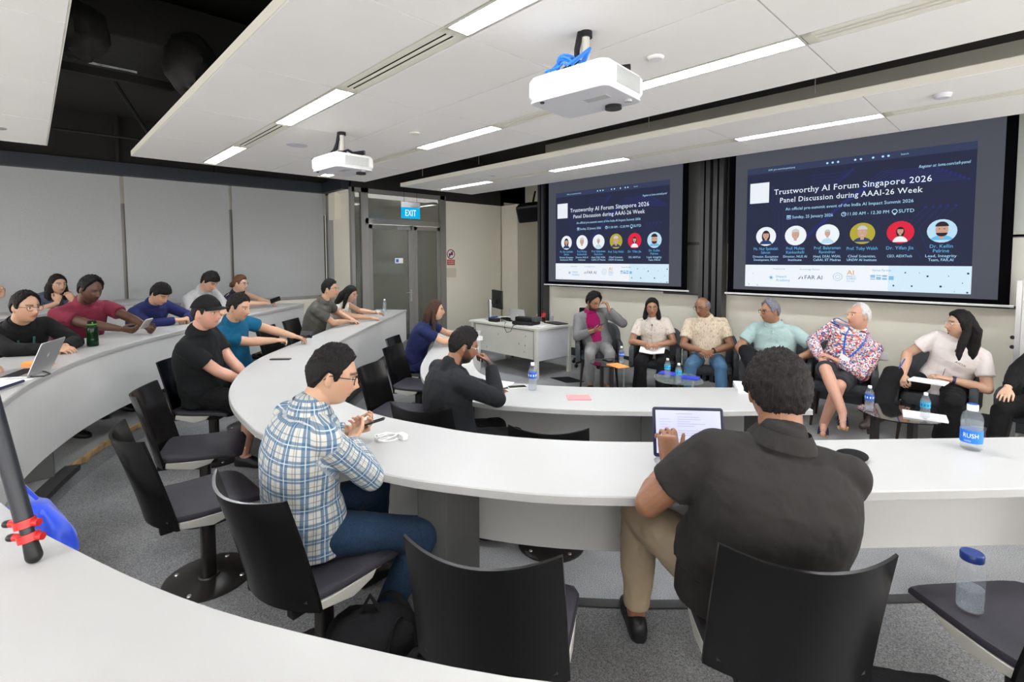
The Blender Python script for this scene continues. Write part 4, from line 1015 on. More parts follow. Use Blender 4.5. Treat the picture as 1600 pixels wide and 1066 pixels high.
def ik(a, b, l1, l2, hint):
    a, b, hint = Vector(a), Vector(b), Vector(hint); d = b-a; L = d.length
    if L > (l1+l2)*0.995: b = a+d.normalized()*(l1+l2)*0.995; d = b-a; L = d.length
    L = max(L, abs(l1-l2)+0.01)
    n = d.normalized(); x = (l1*l1-l2*l2+L*L)/(2*L); h = sqrt(max(0.0, l1*l1-x*x))
    p = hint-n*hint.dot(n)
    p = p.normalized() if p.length > 1e-6 else n.orthogonal().normalized()
    return a+n*x+p*h, b

def hand(mb, W, d, n, side, curl=(0.3, 0.3, 0.35, 0.4), k=1.0, spread=1.0, thumb=0.4, bias=0.0):
    """W wrist, d forward along the hand, n direction the palm faces; side +1 if the thumb is on (n x d) side"""
    d = Vector(d).normalized(); n = Vector(n); n = (n-d*n.dot(d)).normalized(); s = n.cross(d)*side
    W = Vector(W)
    rings = []
    for t, wd, hh in ((-0.02, .025, .019), (0.0, .027, .019), (0.03, .035, .017), (0.06, .040, .015), (0.085, .041, .013), (0.095, .037, .010)):
        c = W+d*t*k; rings.append([c+s*cos(2*pi*i/14)*wd*k+n*sin(2*pi*i/14)*hh*k for i in range(14)])
    mb.rings(rings)
    L = [0.072, 0.080, 0.074, 0.058]; off = [0.031, 0.0105, -0.0105, -0.031]
    for i in range(4):
        f = L[i]*k; p = W+d*(0.082-(0.008 if i == 3 else 0))*k+s*off[i]*k; a = curl[i]*0.7; sp = (1.5-i)*0.07*spread
        dd = (d+s*sp).normalized(); ax = dd.cross(n).normalized(); r = 0.0088*k*(0.92 if i == 3 else 1)
        for seg, (fl, rr) in enumerate(((0.45, 1.0), (0.31, 0.9), (0.24, 0.8))):
            ang = a*(1.0 if seg == 0 else 1.25)
            v = Matrix.Rotation(-(a if seg == 0 else a+ang*seg), 3, ax) @ dd
            v2 = Matrix.Rotation((a if seg == 0 else a+ang*seg), 3, ax) @ dd
            if v2.dot(n) > v.dot(n): v = v2
            q = p+v*f*fl; mb.capsule(p, q, r*rr, r*rr*0.92, 8, 2); p = q
    p = W+d*0.022*k+s*0.024*k; v = (d*0.75+s*(0.75-thumb*0.5)+n*thumb).normalized(); q = p+v*0.042*k; mb.capsule(p, q, 0.0125*k, 0.0105*k, 8, 2)
    v = (d*1.0+s*(0.25-thumb*0.5)+n*thumb).normalized(); q2 = q+v*0.032*k; mb.capsule(q, q2, 0.0105*k, 0.009*k, 8, 2)
    q3 = q2+(v+n*thumb*0.3).normalized()*0.02*k; mb.capsule(q2, q3, 0.009*k, 0.0078*k, 8, 2)

SKIN = {}
def skin(name, col):
    if name in SKIN: return SKIN[name]
    m = mat('skin_'+name, col, 0.48, bump=0.12, bscale=90)
    m.node_tree.nodes['Principled BSDF'].inputs['Subsurface Weight'].default_value = 0.08
    nt = m.node_tree; b = nt.nodes['Principled BSDF']
    at = nt.nodes.new('ShaderNodeAttribute'); at.attribute_name = 'fm'
    s = nt.nodes.new('ShaderNodeSeparateXYZ'); nt.links.new(at.outputs['Vector'], s.inputs[0])
    lipc = (col[0]*0.72, col[1]*0.42, col[2]*0.42)
    c = mixc(nt, s.outputs[0], col, lipc); c = mixc(nt, s.outputs[1], c, (0.015, 0.010, 0.008)); 
    red = (min(1, col[0]*1.05), col[1]*0.80, col[2]*0.78)
    c = mixc(nt, s.outputs[2], c, red)
    nt.links.new(c, b.inputs['Base Color']); SKIN[name] = m; return m
HAIR = {}
def hairmat(name, col):
    if name in HAIR: return HAIR[name]
    m = mat('hair_'+name, col, 0.5, spec=0.18); nt = m.node_tree; b = nt.nodes['Principled BSDF']
    tc = nt.nodes.new('ShaderNodeTexCoord'); mp = nt.nodes.new('ShaderNodeMapping'); mp.inputs['Scale'].default_value = (220, 220, 25)
    n = nt.nodes.new('ShaderNodeTexNoise'); n.inputs['Scale'].default_value = 1.0; n.inputs['Detail'].default_value = 4; n.inputs['Distortion'].default_value = 1.5
    nt.links.new(tc.outputs['Object'], mp.inputs['Vector']); nt.links.new(mp.outputs[0], n.inputs['Vector'])
    bp = nt.nodes.new('ShaderNodeBump'); bp.inputs['Strength'].default_value = 0.9; bp.inputs['Distance'].default_value = 0.006
    nt.links.new(n.outputs['Fac'], bp.inputs['Height']); nt.links.new(bp.outputs['Normal'], b.inputs['Normal'])
    c = mixc(nt, n.outputs['Fac'], tuple(v*0.5 for v in col), tuple(min(1, v*1.7) for v in col)); nt.links.new(c, b.inputs['Base Color'])
    HAIR[name] = m; return m
SK = {'light': (0.50, 0.29, 0.19), 'asian': (0.48, 0.28, 0.18), 'tan': (0.33, 0.165, 0.095), 'brown': (0.23, 0.105, 0.056), 'dark': (0.085, 0.036, 0.020), 'pink': (0.52, 0.28, 0.20), 'pale': (0.54, 0.33, 0.23)}
HR = {'black': (0.007, 0.006, 0.006), 'brown': (0.045, 0.022, 0.014), 'ginger': (0.10, 0.045, 0.022), 'grey': (0.16, 0.16, 0.19), 'white': (0.62, 0.60, 0.60), 'softblack': (0.012, 0.0095, 0.009)}
M['eyewhite'] = mat('eye_white', (0.7, 0.68, 0.65), 0.25); M['iris'] = mat('iris_dark', (0.015, 0.008, 0.005), 0.15)

def person(label, hip, zf, deg, head, look, pitch=0, roll=0, seat=0.46, k=1.0, girth=1.0, voxel=0.005, skinn='asian', hairn='black',
           hair='short', hthick=1.0, top=None, topkind='tee', bottom=None, bottomkind='trousers', shoes=None, hands=(None, None), elbows=(None, None),
           handdir=(None, None), palm=(None, None), curl=((.45, .45, .5, .55), (.45, .45, .5, .55)), feet=None, knees=(None, None), glasses=None, beard=0.0, extra=None,
           group=None, collar=False, shoulder=0.19, twist=0.0, lid=False, legs=True, disp=0.006, sidelean=0.0, thumbs=(0.4, 0.4), bust=0.0, neckgap=0.0, hs=0.97):
    """hip (x,y) on the ground plane; deg body heading; head world (x,y,z) of the head centre; hands/feet local (fwd,left,up)"""
    root = empty('person', (hip[0], hip[1], zf), radians(deg), label, 'person', group)
    Ri = Matrix.Rotation(-radians(deg), 3, 'Z')
    def loc(p): return Ri @ (Vector(p)-Vector((hip[0], hip[1], zf)))
    H = loc(head)
    cv = lambda p: None if p is None else (tuple(loc(p[1:])) if p[0] == 'w' else p)
    hands = [cv(p) for p in hands]
    P = Vector((0.0, 0, seat+0.09))
    yaw = radians(look-deg)
    HT_ = Matrix.Translation(H) @ Matrix.Rotation(yaw, 4, 'Z') @ Matrix.Rotation(radians(pitch), 4, 'Y') @ Matrix.Rotation(radians(roll), 4, 'X') @ Matrix.Scale(k*hs, 4)
    # neck base and spine
    nb = HT_ @ Vector((-0.035, 0, -0.10)); up = (H-P).normalized()
    Nk = nb-Vector((0.028, 0, 0.036+neckgap)) + Vector((0, 0, 0))
    Nk = Vector((Nk.x*0.92, Nk.y*0.9, Nk.z))
    spine = []
    for i in range(7):
        t = i/6; q = P.lerp(Nk, t); q.x += -0.045*sin(pi*t)*1.0+0.03*t*(1-t); spine.append(q)
    axis = (Nk-P).normalized()
    sa = Matrix.Rotation(radians(twist), 3, 'Z') @ Vector((0, 1, 0)); sa = (sa-axis*sa.dot(axis)).normalized()
    if sidelean: sa = (Matrix.Rotation(radians(sidelean), 3, 'X') @ sa).normalized()
    fw = sa.cross(axis).normalized()
    g = girth
    prof = [(0.0, .170*g, .120*g), (.13, .172*g, .128*g), (.30, .152*g, .120*g), (.48, .158*g, .120*g), (.64, .172*g**.7, .122*g**.8), (.78, .175*g**.5, .112*g**.5), (.88, .152*g**.4, .096), (.94, .110*g**.3, .080), (1.0, .060, .056)]
    def torso(mb, inf, upto=1.0, n=28, ext=0.0):
        rings = []
        for t, a, b_ in prof:
            if t > upto+1e-6: continue
            f = t*6; i = min(5, int(f)); c = spine[i].lerp(spine[i+1], f-i)
            if t < 0.05 and ext: c = c-axis*ext*0
            front = (0.018*(g-1)*8 if 0.1 < t < 0.5 else 0)+bust*gss(t, 0.66, 0.12)
            ring = []
            for q in range(n):
                an = 2*pi*q/n; cx, sy = cos(an), sin(an)
                rx = (b_*k+inf+(front if cx > 0 else 0)); ry = a*k*(shoulder/0.19)**0.6+inf
                ring.append(c+fw*(abs(cx)**0.85*(1 if cx > 0 else -1))*rx+sa*(abs(sy)**0.85*(1 if sy > 0 else -1))*ry)
            rings.append(ring)
        mb.rings(rings)
    f = .86*6; i = int(f); shc = spine[min(i, 5)].lerp(spine[min(i, 5)+1], f-min(i, 5))
    S = [shc+sa*s*(shoulder-0.022)*k-axis*0.006 for s in (1, -1)]     # left, right
    arms = []
    for q in (0, 1):
        s = 1 if q == 0 else -1
        tgt = Vector(hands[q]) if hands[q] is not None else Vector((0.32, s*0.14, seat+0.17))
        hint = Vector(elbows[q]) if elbows[q] is not None else Vector((-0.4, s*0.55, -1.0))
        E, Wr = ik(S[q], tgt, .285*k, .255*k, hint)
        arms.append((S[q], E, Wr))
    # hips, knees, ankles
    hips = [P+Vector((0.0, s*0.085*g, -0.02)) for s in (1, -1)]
    ft = feet or ((0.46, 0.11, 0.0), (0.44, -0.11, 0.0)); leg = []
    for q in (0, 1):
        A = Vector(ft[q][:3])+Vector((0, 0, 0.085)); hint = Vector(knees[q]) if knees[q] is not None else Vector((1, (0.12 if q == 0 else -0.12), 0.7))
        K, A2 = ik(hips[q], A, .43*k, .415*k, hint); leg.append((hips[q], K, A2))
    # ---- body
    wide = 1.0 if g < 1.15 else 1.05
    mb = MB(); head_grid(mb, HT_, wide=wide)
    for s in (-1, 1):
        m3 = HT_.to_3x3() @ Matrix.Rotation(radians(s*-18), 3, 'Z')
        mb.ball(HT_ @ Vector((-0.006, s*0.079*wide, -0.002)), (0.017, 0.007, 0.031), 10, 8, m3)
    mb.capsule(HT_ @ Vector((-0.022, 0, -0.05)), Nk-axis*0.02, 0.056*k*g**0.4, 0.057*k*g**0.5, 18)
    torso(mb, -0.012)
    for q, (a, e, w_) in enumerate(arms):
        s = 1 if q == 0 else -1
        mb.ball(a, 0.045*k*g**.4, 16, 10); mb.capsule(Nk-axis*0.055, a-sa*s*0.01, .036*k, .042*k*g**.4, 14)
        mb.capsule(a, e, .049*k*g**.5, .041*k*g**.3, 16); mb.capsule(e, e.lerp(w_, 0.35), .041*k*g**.3, .043*k*g**.3, 16); mb.capsule(e.lerp(w_, 0.3), w_, .043*k*g**.3, .0265*k, 16)
        hd = Vector(handdir[q]) if handdir[q] is not None else (w_-e)
        pn = Vector(palm[q]) if palm[q] is not None else Vector((0, -s*0.5, -1))
        d_ = hd.normalized(); nn = (pn-d_*pn.dot(d_)).normalized(); inner = Vector((0, -s, 0.3))
        cs = nn.cross(d_); sd = 1 if cs.dot(inner) > 0 else -1
        # anatomically: left hand thumb is at -(n x d) ... keep it on the inner side
        sd = 1 if q == 0 else -1
        hand(mb, w_+d_*0.012, d_, nn, sd, curl[q], k, thumb=thumbs[q])
    if legs:
        mb.ball(P+Vector((0.0, 0, -0.03)), (0.11*k, 0.15*k*g, 0.09*k), 20, 12)
        for q, (h_, kn, an) in enumerate(leg):
            mb.capsule(h_, kn, .078*k*g**.6, .055*k, 16); mb.capsule(kn, kn.lerp(an, .3), .054*k, .056*k, 16); mb.capsule(kn.lerp(an, .3), an, .056*k, .037*k, 16)
            fd = Vector(((an-h_).x*0+1, (0.12 if q == 0 else -0.12), 0)).normalized() if not feet or len(ft[q]) < 4 else Vector((cos(radians(ft[q][3])), sin(radians(ft[q][3])), 0))
            tilt = 0 if len(ft[q]) < 5 else ft[q][4]
            fd = (fd+Vector((0, 0, tilt))).normalized(); leg[q] = (h_, kn, an, fd)
            mb.capsule(an+Vector((0, 0, -0.055))-fd*0.045, an+Vector((0, 0, -0.055))+fd*0.10, .030, .028, 12); mb.capsule(an+Vector((0, 0, -0.06))+fd*0.1, an+Vector((0, 0, -0.066))+fd*0.165, .028, .019, 12)
            mb.capsule(an, an+Vector((0, 0, -0.05))+fd*0.06, .036, .03, 12)
    me = remeshed(mb, 'body', min(voxel, 0.005), 1, 0.4)
    # face colouring: lips, brows, beard
    inv = HT_.inverted(); fm = me.attributes.new('fm', 'FLOAT_VECTOR', 'POINT'); data = []
    for v in me.vertices:
        l = inv @ v.co; a = b_ = c = 0.0
        if l.x > 0.03 and abs(l.z) < 0.13 and abs(l.y) < 0.1:
            a = min(1, 1.5*gss(l.y, 0, 0.022)*gss(l.z, -0.056, 0.0085)) if l.x > 0.05 else 0
            if abs(l.y) < 0.052 and abs(l.y) > 0.011: b_ = max(0, min(0.85, 1.1*gss(l.z, 0.034-0.10*max(0, abs(l.y)-0.035), 0.0050)))
            b_ = max(b_, 0.75*gss(abs(l.y), 0.031, 0.013)*gss(l.z, 0.0175, 0.0026))
            if lid: b_ = max(b_, 0.85*gss(abs(l.y), 0.031, 0.012)*gss(l.z, 0.007, 0.003))
            c = 0.7*gss(abs(l.y), 0.038, 0.02)*gss(l.z, -0.025, 0.02)+0.6*gss(l.y, 0, 0.01)*gss(l.z, -0.028, 0.012)
        if beard and l.x > 0.0 and -0.14 < l.z < 0.0:
            zl = 0.0-0.045*min(1, max(0, (l.x-0.02)/0.05)); 
            if abs(l.y) < 0.035 and l.x > 0.055: zl = -0.040
            m_ = min(1, max(0, (zl-l.z)/0.012))*(0.75+0.25*min(1, max(0, (-0.05-l.z)/0.03)))
            m_ *= 1-0.95*min(1, 1.4*gss(l.y, 0, 0.020)*gss(l.z, -0.056, 0.009)) if l.x > 0.05 else 1
            b_ = max(b_, m_*beard)
        data += [a, b_, c]
    fm.data.foreach_set('vector', data)
    me.materials.clear(); me.materials.append(skin(skinn, SK[skinn]))
    ob = bpy.data.objects.new('body', me); COL.objects.link(ob); ob.parent = root
    # eyes
    if not lid:
        for s in (-1, 1):
            m_ = MB(); c = HT_ @ Vector((0.0795-0.002, s*0.031, 0.010)); R_ = HT_.to_3x3()
            m_.ball(c, (0.0075, 0.0120, 0.0062), 14, 10, R_); m_.cur = 1; m_.ball(HT_ @ Vector((0.0835, s*0.031, 0.010)), (0.0034, 0.0054, 0.0054), 12, 8, R_)
            m_.build('eye', ['eyewhite', 'iris'], root)
    # hair
    if hair:
        hk = {'cap': 'short'}.get(hair, hair)
        base = {'short': 0.017, 'high': 0.016, 'fringe': 0.020, 'sides': 0.008, 'receding': 0.012, 'long': 0.016, 'cap': 0.006}[hair]*hthick
        sd = hip[0]*3.1
        def hf(th, ph):
            uz = cos(th); ln = hairline(ph, hk); e = (uz-ln)/0.15; e = max(0.0, min(1.0, e)); e = e*e*(3-2*e)
            if hair == 'sides' and uz > 0.42: e *= max(0, 1-(uz-0.42)/0.15)
            u = Vector((sin(th)*cos(ph), sin(th)*sin(ph), cos(th)))
            bt = base*(0.75+0.65*max(0, uz)) if hair not in ('sides', 'cap') else base
            tt = bt*(1+0.22*noise.noise(u*4+Vector((sd, 0, 0)))+0.30*noise.noise(Vector((u.x*15, u.y*15, u.z*6+sd)))+0.16*noise.noise(Vector((u.x*34, u.y*34, u.z*12+sd))))
            return -0.016+e*(0.016+tt)
        mb = MB(); head_grid(mb, HT_, hf, 84, 120, wide)
        if extra and 'hairmass' in extra:
            for pts, rad in extra['hairmass']:
                mb.tube([HT_ @ Vector(p) for p in pts], rad, 12, True, 0.75)
            hm = remeshed(mb, 'hair', 0.0065, 1, 0.5, 0.004, 28)
        else: hm = mb.mesh('hair', smooth=True, angle=0)
        hm.materials.clear(); hm.materials.append(hairmat(hairn, HR[hairn])); oh = bpy.data.objects.new('hair', hm); COL.objects.link(oh); oh.parent = root
    if extra and 'cap' in extra:
        mb = MB(); rings = []
        for j in range(15):
            th = 0.03+(pi*0.395)*j/14; rings.append([HT_ @ (head_pt(th, 2*pi*i/40, 0.013+0.006*sin(th))+Vector((0, 0, 0.012-0.02*max(0, -cos(2*pi*i/40))*sin(th)))) for i in range(40)])
        rings.reverse(); mb.rings(rings)
        top_ = []; bot = []
        for i in range(21):
            a = -1.15+2.3*i/20; r0 = 0.098; r1 = 0.105+0.075*cos(a*1.2)
            for dst, dz in ((top_, 0.004), (bot, 0.0)): dst.append((HT_ @ Vector((r0*cos(a)-0.004, 0.086*sin(a), 0.056+dz)), HT_ @ Vector((r1*cos(a)*1.03, 0.088*sin(a)*1.05, 0.050+dz-0.03*abs(sin(a))**2))))
        vs = [p for pr_ in top_ for p in pr_]+[p for pr_ in bot for p in pr_]; n_ = 21; fs = []
        for i in range(20): fs += [(2*i, 2*i+2, 2*i+3, 2*i+1), (42+2*i, 42+2*i+1, 42+2*i+3, 42+2*i+2), (2*i+1, 2*i+3, 42+2*i+3, 42+2*i+1), (2*i, 42+2*i, 42+2*i+2, 2*i+2)]
        mb.add(vs, fs); mb.build('cap', extra['cap'], root, angle=30)
    # ---- upper garment
    if top is not None:
        sl = {'tee': 0.62, 'polo': 0.66, 'long': 0.97, 'sleeveless': 0.0, 'jacket': 0.96}[topkind]; inf = {'tee': 0.013, 'polo': 0.014, 'long': 0.014, 'sleeveless': 0.010, 'jacket': 0.022}[topkind]
        mb = MB(); torso(mb, inf, 0.96 if topkind != 'sleeveless' else 0.90)
        mb.capsule(spine[6]-axis*0.05, spine[6]+axis*0.004, 0.084*k*g**.4, 0.071*k*g**.4, 18, 2)
        hem = []
        for dz, gg in ((0.02, 1.0), (-0.085, 1.03)):
            hem.append([P+Vector((0, 0, dz))+Vector((cos(2*pi*i/24)*(0.128*k*g+inf)*gg-0.005, sin(2*pi*i/24)*(0.172*k*g+inf)*gg, 0)) for i in range(24)])
        mb.rings(hem)
        for q, (a, e, w_) in enumerate(arms):
            s = 1 if q == 0 else -1; r0 = (.050*k*g**.5+inf*0.75); mb.capsule(Nk-axis*0.048, a-sa*s*0.01, .046*k+inf, .048*k*g**.4+inf*0.9, 14)
            if topkind == 'sleeveless': mb.capsule(a-sa*(0.02 if q == 0 else -0.02), a, 0.05, 0.052, 12); continue
            mb.ball(a, r0, 16, 10)
            if sl < 0.9:
                e2 = a.lerp(e, sl); e3 = a.lerp(e, sl+0.001); ax_ = (e-a).normalized()
                mb.tube([a, a.lerp(e, sl*0.5), e2], [r0, (.058*k*g**.5+inf*0.6), (.053*k*g**.5+inf*0.9)], 18)
            else:
                cw = w_ if topkind != 'jacket' else w_
                mb.capsule(a, e, r0, .048*k*g**.35+inf*.5, 16); mb.ball(e, .049*k*g**.3+inf*.5, 14, 10)
                e2 = e.lerp(cw, 0.97); mb.tube([e, e.lerp(cw, .4), e2], [.047*k*g**.3+inf*.5, .047*k*g**.3+inf*.4, .034*k+inf*.45], 18)
        tm = remeshed(mb, 'shirt' if topkind != 'jacket' else 'jacket', max(0.009, voxel*1.3), 4, 0.5, disp, 8.5, hip[0]*5)
        if extra and 'under' in extra:
            mb = MB(); torso(mb, 0.013, 0.95); um = remeshed(mb, 'shirt', 0.010, 3, 0.5, 0.003, 8, 1.0); uw = um.attributes.new('wuv', 'FLOAT_VECTOR', 'POINT')
            um.materials.clear(); um.materials.append(extra['under']); uo = bpy.data.objects.new('shirt', um); COL.objects.link(uo); uo.parent = root
            bm = bmesh.new(); bm.from_mesh(tm); kill = []
            for v in bm.verts:
                r_ = v.co-P; h_ = r_.dot(axis)/(spine[6]-P).length; f_ = r_.dot(fw); y_ = abs(r_.dot(sa)-0.0)
                nearest = min(((v.co-(a.lerp(e, t_))).length for a, e, w_ in arms for t_ in (0.2, .5, .8, 1.0)))
                lim = extra['vee']*(0.62+0.45*min(1, max(0, (h_-0.15)/0.5)))*(1 if h_ < 0.75 else max(0.35, 1-(h_-0.75)*1.7))
                if f_ > 0.03 and y_ < lim and 0.17 < h_ < 1.04 and nearest > 0.075 and (v.normal.dot(fw) > 0.2 or h_ > 0.85): kill.append(v)
            bmesh.ops.delete(bm, geom=kill, context='VERTS')
            # keep the largest piece only
            seen = set(); best_ = []
            for v in bm.verts:
                if v in seen: continue
                st = [v]; comp = []; seen.add(v)
                while st:
                    x_ = st.pop(); comp.append(x_)
                    for e__ in x_.link_edges:
                        o__ = e__.other_vert(x_)
                        if o__ not in seen: seen.add(o__); st.append(o__)
                if len(comp) > len(best_): best_ = comp
            keep = set(best_); bmesh.ops.delete(bm, geom=[v for v in bm.verts if v not in keep], context='VERTS')
            bm.to_mesh(tm); bm.free()
        # garment coordinates
        wu = tm.attributes.new('wuv', 'FLOAT_VECTOR', 'POINT'); data = []
        Lk = (spine[6]-P).length
        for v in tm.vertices:
            p = v.co; best = None
            for q, (a, e, w_) in enumerate(arms):
                for j, (s0, s1) in enumerate(((a, e), (e, w_))):
                    ab = s1-s0; t = max(0, min(1, (p-s0).dot(ab)/ab.dot(ab))); dd = (p-(s0+ab*t)).length
                    if dd < 0.085 and (best is None or dd < best[0]) and not (j == 0 and t < 0.10):
                        best = (dd, q, j, s0, s1, t)
            if best:
                dd, q, j, s0, s1, t = best; ax_ = (s1-s0).normalized(); o1 = (sa-ax_*sa.dot(ax_)); o1 = o1.normalized() if o1.length > 0.2 else ax_.orthogonal().normalized(); o2 = ax_.cross(o1)
                r_ = p-(s0+(s1-s0)*t); data += [atan2(r_.dot(o2), r_.dot(o1))*0.062+0.5, t*(s1-s0).length+j*0.285, 0.3+q]
            else:
                r_ = p-P; data += [atan2(r_.dot(sa), -r_.dot(fw)-0.0)*0.155, r_.dot(axis), 0.0]
        wu.data.foreach_set('vector', data)
        tm.materials.clear(); tm.materials.append(top); ot = bpy.data.objects.new(tm.name, tm); COL.objects.link(ot); ot.parent = root
        if collar:
            cm = collar if not isinstance(collar, bool) else top
            mb = MB(); rings = []; n_ = 30
            for rr, hz in ((0.066, 0.012), (0.062, 0.040), (0.066, 0.046), (0.082, 0.016), (0.088, -0.004), (0.084, -0.004), (0.070, 0.010)):
                ring = []
                for i in range(n_):
                    a = 2*pi*i/n_; fr_ = max(0, cos(a))**2
                    ring.append(Nk-axis*0.006+fw*(cos(a)*rr*1.02*k*g**.4+0.004)+sa*sin(a)*rr*1.05*k*g**.4+axis*(hz*(1-0.35*fr_)-0.022*fr_))
                rings.append(ring)
            rings.append(rings[0]); oc = mb.rings(rings, cap=False).build('collar', cm, root, angle=50); cw_ = oc.data.attributes.new('wuv', 'FLOAT_VECTOR', 'POINT'); cw_.data.foreach_set('vector', [x_ for v in oc.data.vertices for x_ in (atan2((v.co-Nk).dot(sa), -(v.co-Nk).dot(fw))*0.08, (v.co-Nk).dot(axis), 0.0)])
    # ---- lower garment
    if legs and bottom is not None:
        mb = MB(); mb.ball(P+Vector((-0.005, 0, -0.025)), (0.135*k*g**.8, 0.178*k*g, 0.105*k), 22, 14)
        for q, L_ in enumerate(leg):
            h_, kn, an = L_[:3]
            if bottomkind == 'shorts':
                mb.tube([h_, h_.lerp(kn, .5), h_.lerp(kn, .97)], [.098*k*g**.6, .092*k*g**.5, .084*k], 18)
            elif bottomkind == 'wide':
                mb.capsule(h_, kn, .098*k*g**.6, .080*k, 16); mb.tube([kn, kn.lerp(an, .5), kn.lerp(an, .90)], [.078*k, .085*k, .095*k], 18)
            elif bottomkind == 'skirt':
                mb.capsule(h_, kn, .10*k*g**.6, .082*k, 16)
            else:
                mb.capsule(h_, kn, .093*k*g**.6, .069*k*g**.3, 16); mb.ball(kn, .069*k*g**.3, 14, 10); mb.tube([kn, kn.lerp(an, .35), kn.lerp(an, .93)], [.066*k*g**.3, .066*k*g**.3, .052*k], 18)
        bm_ = remeshed(mb, 'trousers' if bottomkind != 'shorts' else 'shorts', 0.010, 3, 0.5, disp*1.1, 9, hip[0]*3)
        wu = bm_.attributes.new('wuv', 'FLOAT_VECTOR', 'POINT'); wu.data.foreach_set('vector', [c for v in bm_.vertices for c in v.co])
        bm_.materials.clear(); bm_.materials.append(bottom); o2_ = bpy.data.objects.new(bm_.name, bm_); COL.objects.link(o2_); o2_.parent = root
    if legs and shoes is not None:
        for q, L_ in enumerate(leg):
            h_, kn, an, fd = L_; mb = MB(); z0 = an.z-0.087; side_ = fd.cross(Vector((0, 0, 1))).normalized(); upv = side_.cross(fd).normalized()
            rings = []
            for t, wd, hh in ((-0.075, .022, .035), (-0.06, .036, .062), (-0.02, .041, .068), (0.04, .042, .060), (0.10, .048, .042), (0.15, .046, .034), (0.185, .034, .028), (0.20, .015, .02)):
                c = Vector((an.x, an.y, z0))+fd*t; rings.append([c+side_*cos(2*pi*i/16)*wd+upv*(max(0.0, (sin(2*pi*i/16)*0.5+0.5))*hh*1.5*(1 if sin(2*pi*i/16) > -0.3 else 0.4)) for i in range(16)])
            mb.rings(rings); mb.build('shoe', shoes, root, angle=60)
    if glasses:
        mb = MB(); gz = 0.012; gx = 0.098
        for s in (-1, 1):
            pts = []
            for i in range(17):
                a = 2*pi*i/16; pts.append(HT_ @ Vector((gx-0.004*abs(cos(a)), s*0.034+0.0245*cos(a), gz-0.003+0.0195*sin(a))))
            mb.tube(pts, 0.0017 if glasses != 'iris' else 0.0028, 6, False)
            mb.tube([HT_ @ Vector((gx-0.004, s*0.060*wide, gz+0.006)), HT_ @ Vector((0.05, s*0.080*wide, gz+0.006)), HT_ @ Vector((-0.005, s*0.084*wide, gz+0.006)), HT_ @ Vector((-0.025, s*0.083*wide, gz-0.015))], 0.0019, 6)
        mb.tube([HT_ @ Vector((gx+0.001, -0.011, gz+0.003)), HT_ @ Vector((gx+0.003, 0, gz+0.006)), HT_ @ Vector((gx+0.001, 0.011, gz+0.003))], 0.0018, 6)
        mb.build('glasses', glasses, root, angle=60)
    return dict(root=root, H=HT_, arms=arms, N=Nk, axis=axis, fw=fw, sa=sa, P=P, spine=spine, leg=leg, loc=loc)
def to_world(pr_, p):
    r = pr_['root']; return Matrix.Translation(r.location) @ Matrix.Rotation(r.rotation_euler.z, 4, 'Z') @ Vector(p)
# ------------------------------------------------------------------ who sits where
T = {}
T['plaid'] = cloth('plaid_shirt', (0.5, 0.5, 0.5), plaid)
T['charcoal'] = cloth('charcoal_polo', (0.020, 0.0185, 0.0175)); T['blackpolo'] = cloth('black_polo', (0.007, 0.008, 0.009)); T['teal'] = cloth('teal_tee', (0.004, 0.085, 0.17))
T['blackjacket'] = cloth('black_jacket', (0.007, 0.007, 0.008)); T['maroon'] = cloth('maroon_tee', (0.17, 0.020, 0.040)); T['navyhood'] = cloth('navy_hoodie', (0.014, 0.018, 0.085))
T['greyhood'] = cloth('grey_hoodie', (0.33, 0.33, 0.33)); T['dots'] = cloth('dark_dotted_top', (0.01, 0.01, 0.02), speckle((0.012, 0.013, 0.03), (0.6, 0.6, 0.6), 1.0, 1, 1, 120, 0.68)); T['bluegrey'] = cloth('blue_grey_blouse', (0.10, 0.12, 0.19))
T['greypolo'] = cloth('grey_polo', (0.085, 0.083, 0.072)); T['whitetop'] = cloth('white_top', (0.70, 0.71, 0.66)); T['navydress'] = cloth('navy_dress', (0.010, 0.016, 0.065)); T['blazer'] = cloth('black_blazer', (0.012, 0.0135, 0.016))
T['greysuit'] = cloth('grey_suit', (0.17, 0.17, 0.175)); T['magenta'] = cloth('magenta_shirt', (0.30, 0.008, 0.095)); T['creamblouse'] = cloth('cream_printed_blouse', (0.6, 0.55, 0.5), speckle((0.62, 0.56, 0.50), (0.28, 0.22, 0.20), 0.6, 1, 1, 45, 0.62))
T['beige'] = cloth('beige_printed_shirt', (0.58, 0.50, 0.38), speckle((0.60, 0.52, 0.40), (0.32, 0.20, 0.12), 0.65, 0.5, 2.2, 55, 0.56)); T['sage'] = cloth('sage_shirt', (0.34, 0.46, 0.45)); T['floral'] = cloth('floral_shirt', (0.5, 0.4, 0.4), floral)
T['whitetee'] = cloth('white_tee', (0.72, 0.66, 0.64)); T['blackcloth'] = cloth('black_trousers', (0.006, 0.006, 0.007)); T['jeans'] = cloth('blue_jeans', (0.045, 0.10, 0.20), speckle((0.045, 0.11, 0.20), (0.10, 0.18, 0.28), 0.35, 1, 1, 260, 0.5))
T['darkjeans'] = cloth('dark_jeans', (0.012, 0.028, 0.06), speckle((0.011, 0.028, 0.060), (0.030, 0.058, 0.10), 0.4, 1, 1, 260, 0.5)); T['khaki'] = cloth('khaki_trousers', (0.36, 0.28, 0.19)); T['greytrousers'] = cloth('grey_trousers', (0.22, 0.22, 0.22)); T['darkshorts'] = cloth('dark_shorts', (0.03, 0.03, 0.036))
L1, L2, L3, L4 = 0.0, Z2, Z3, Z4

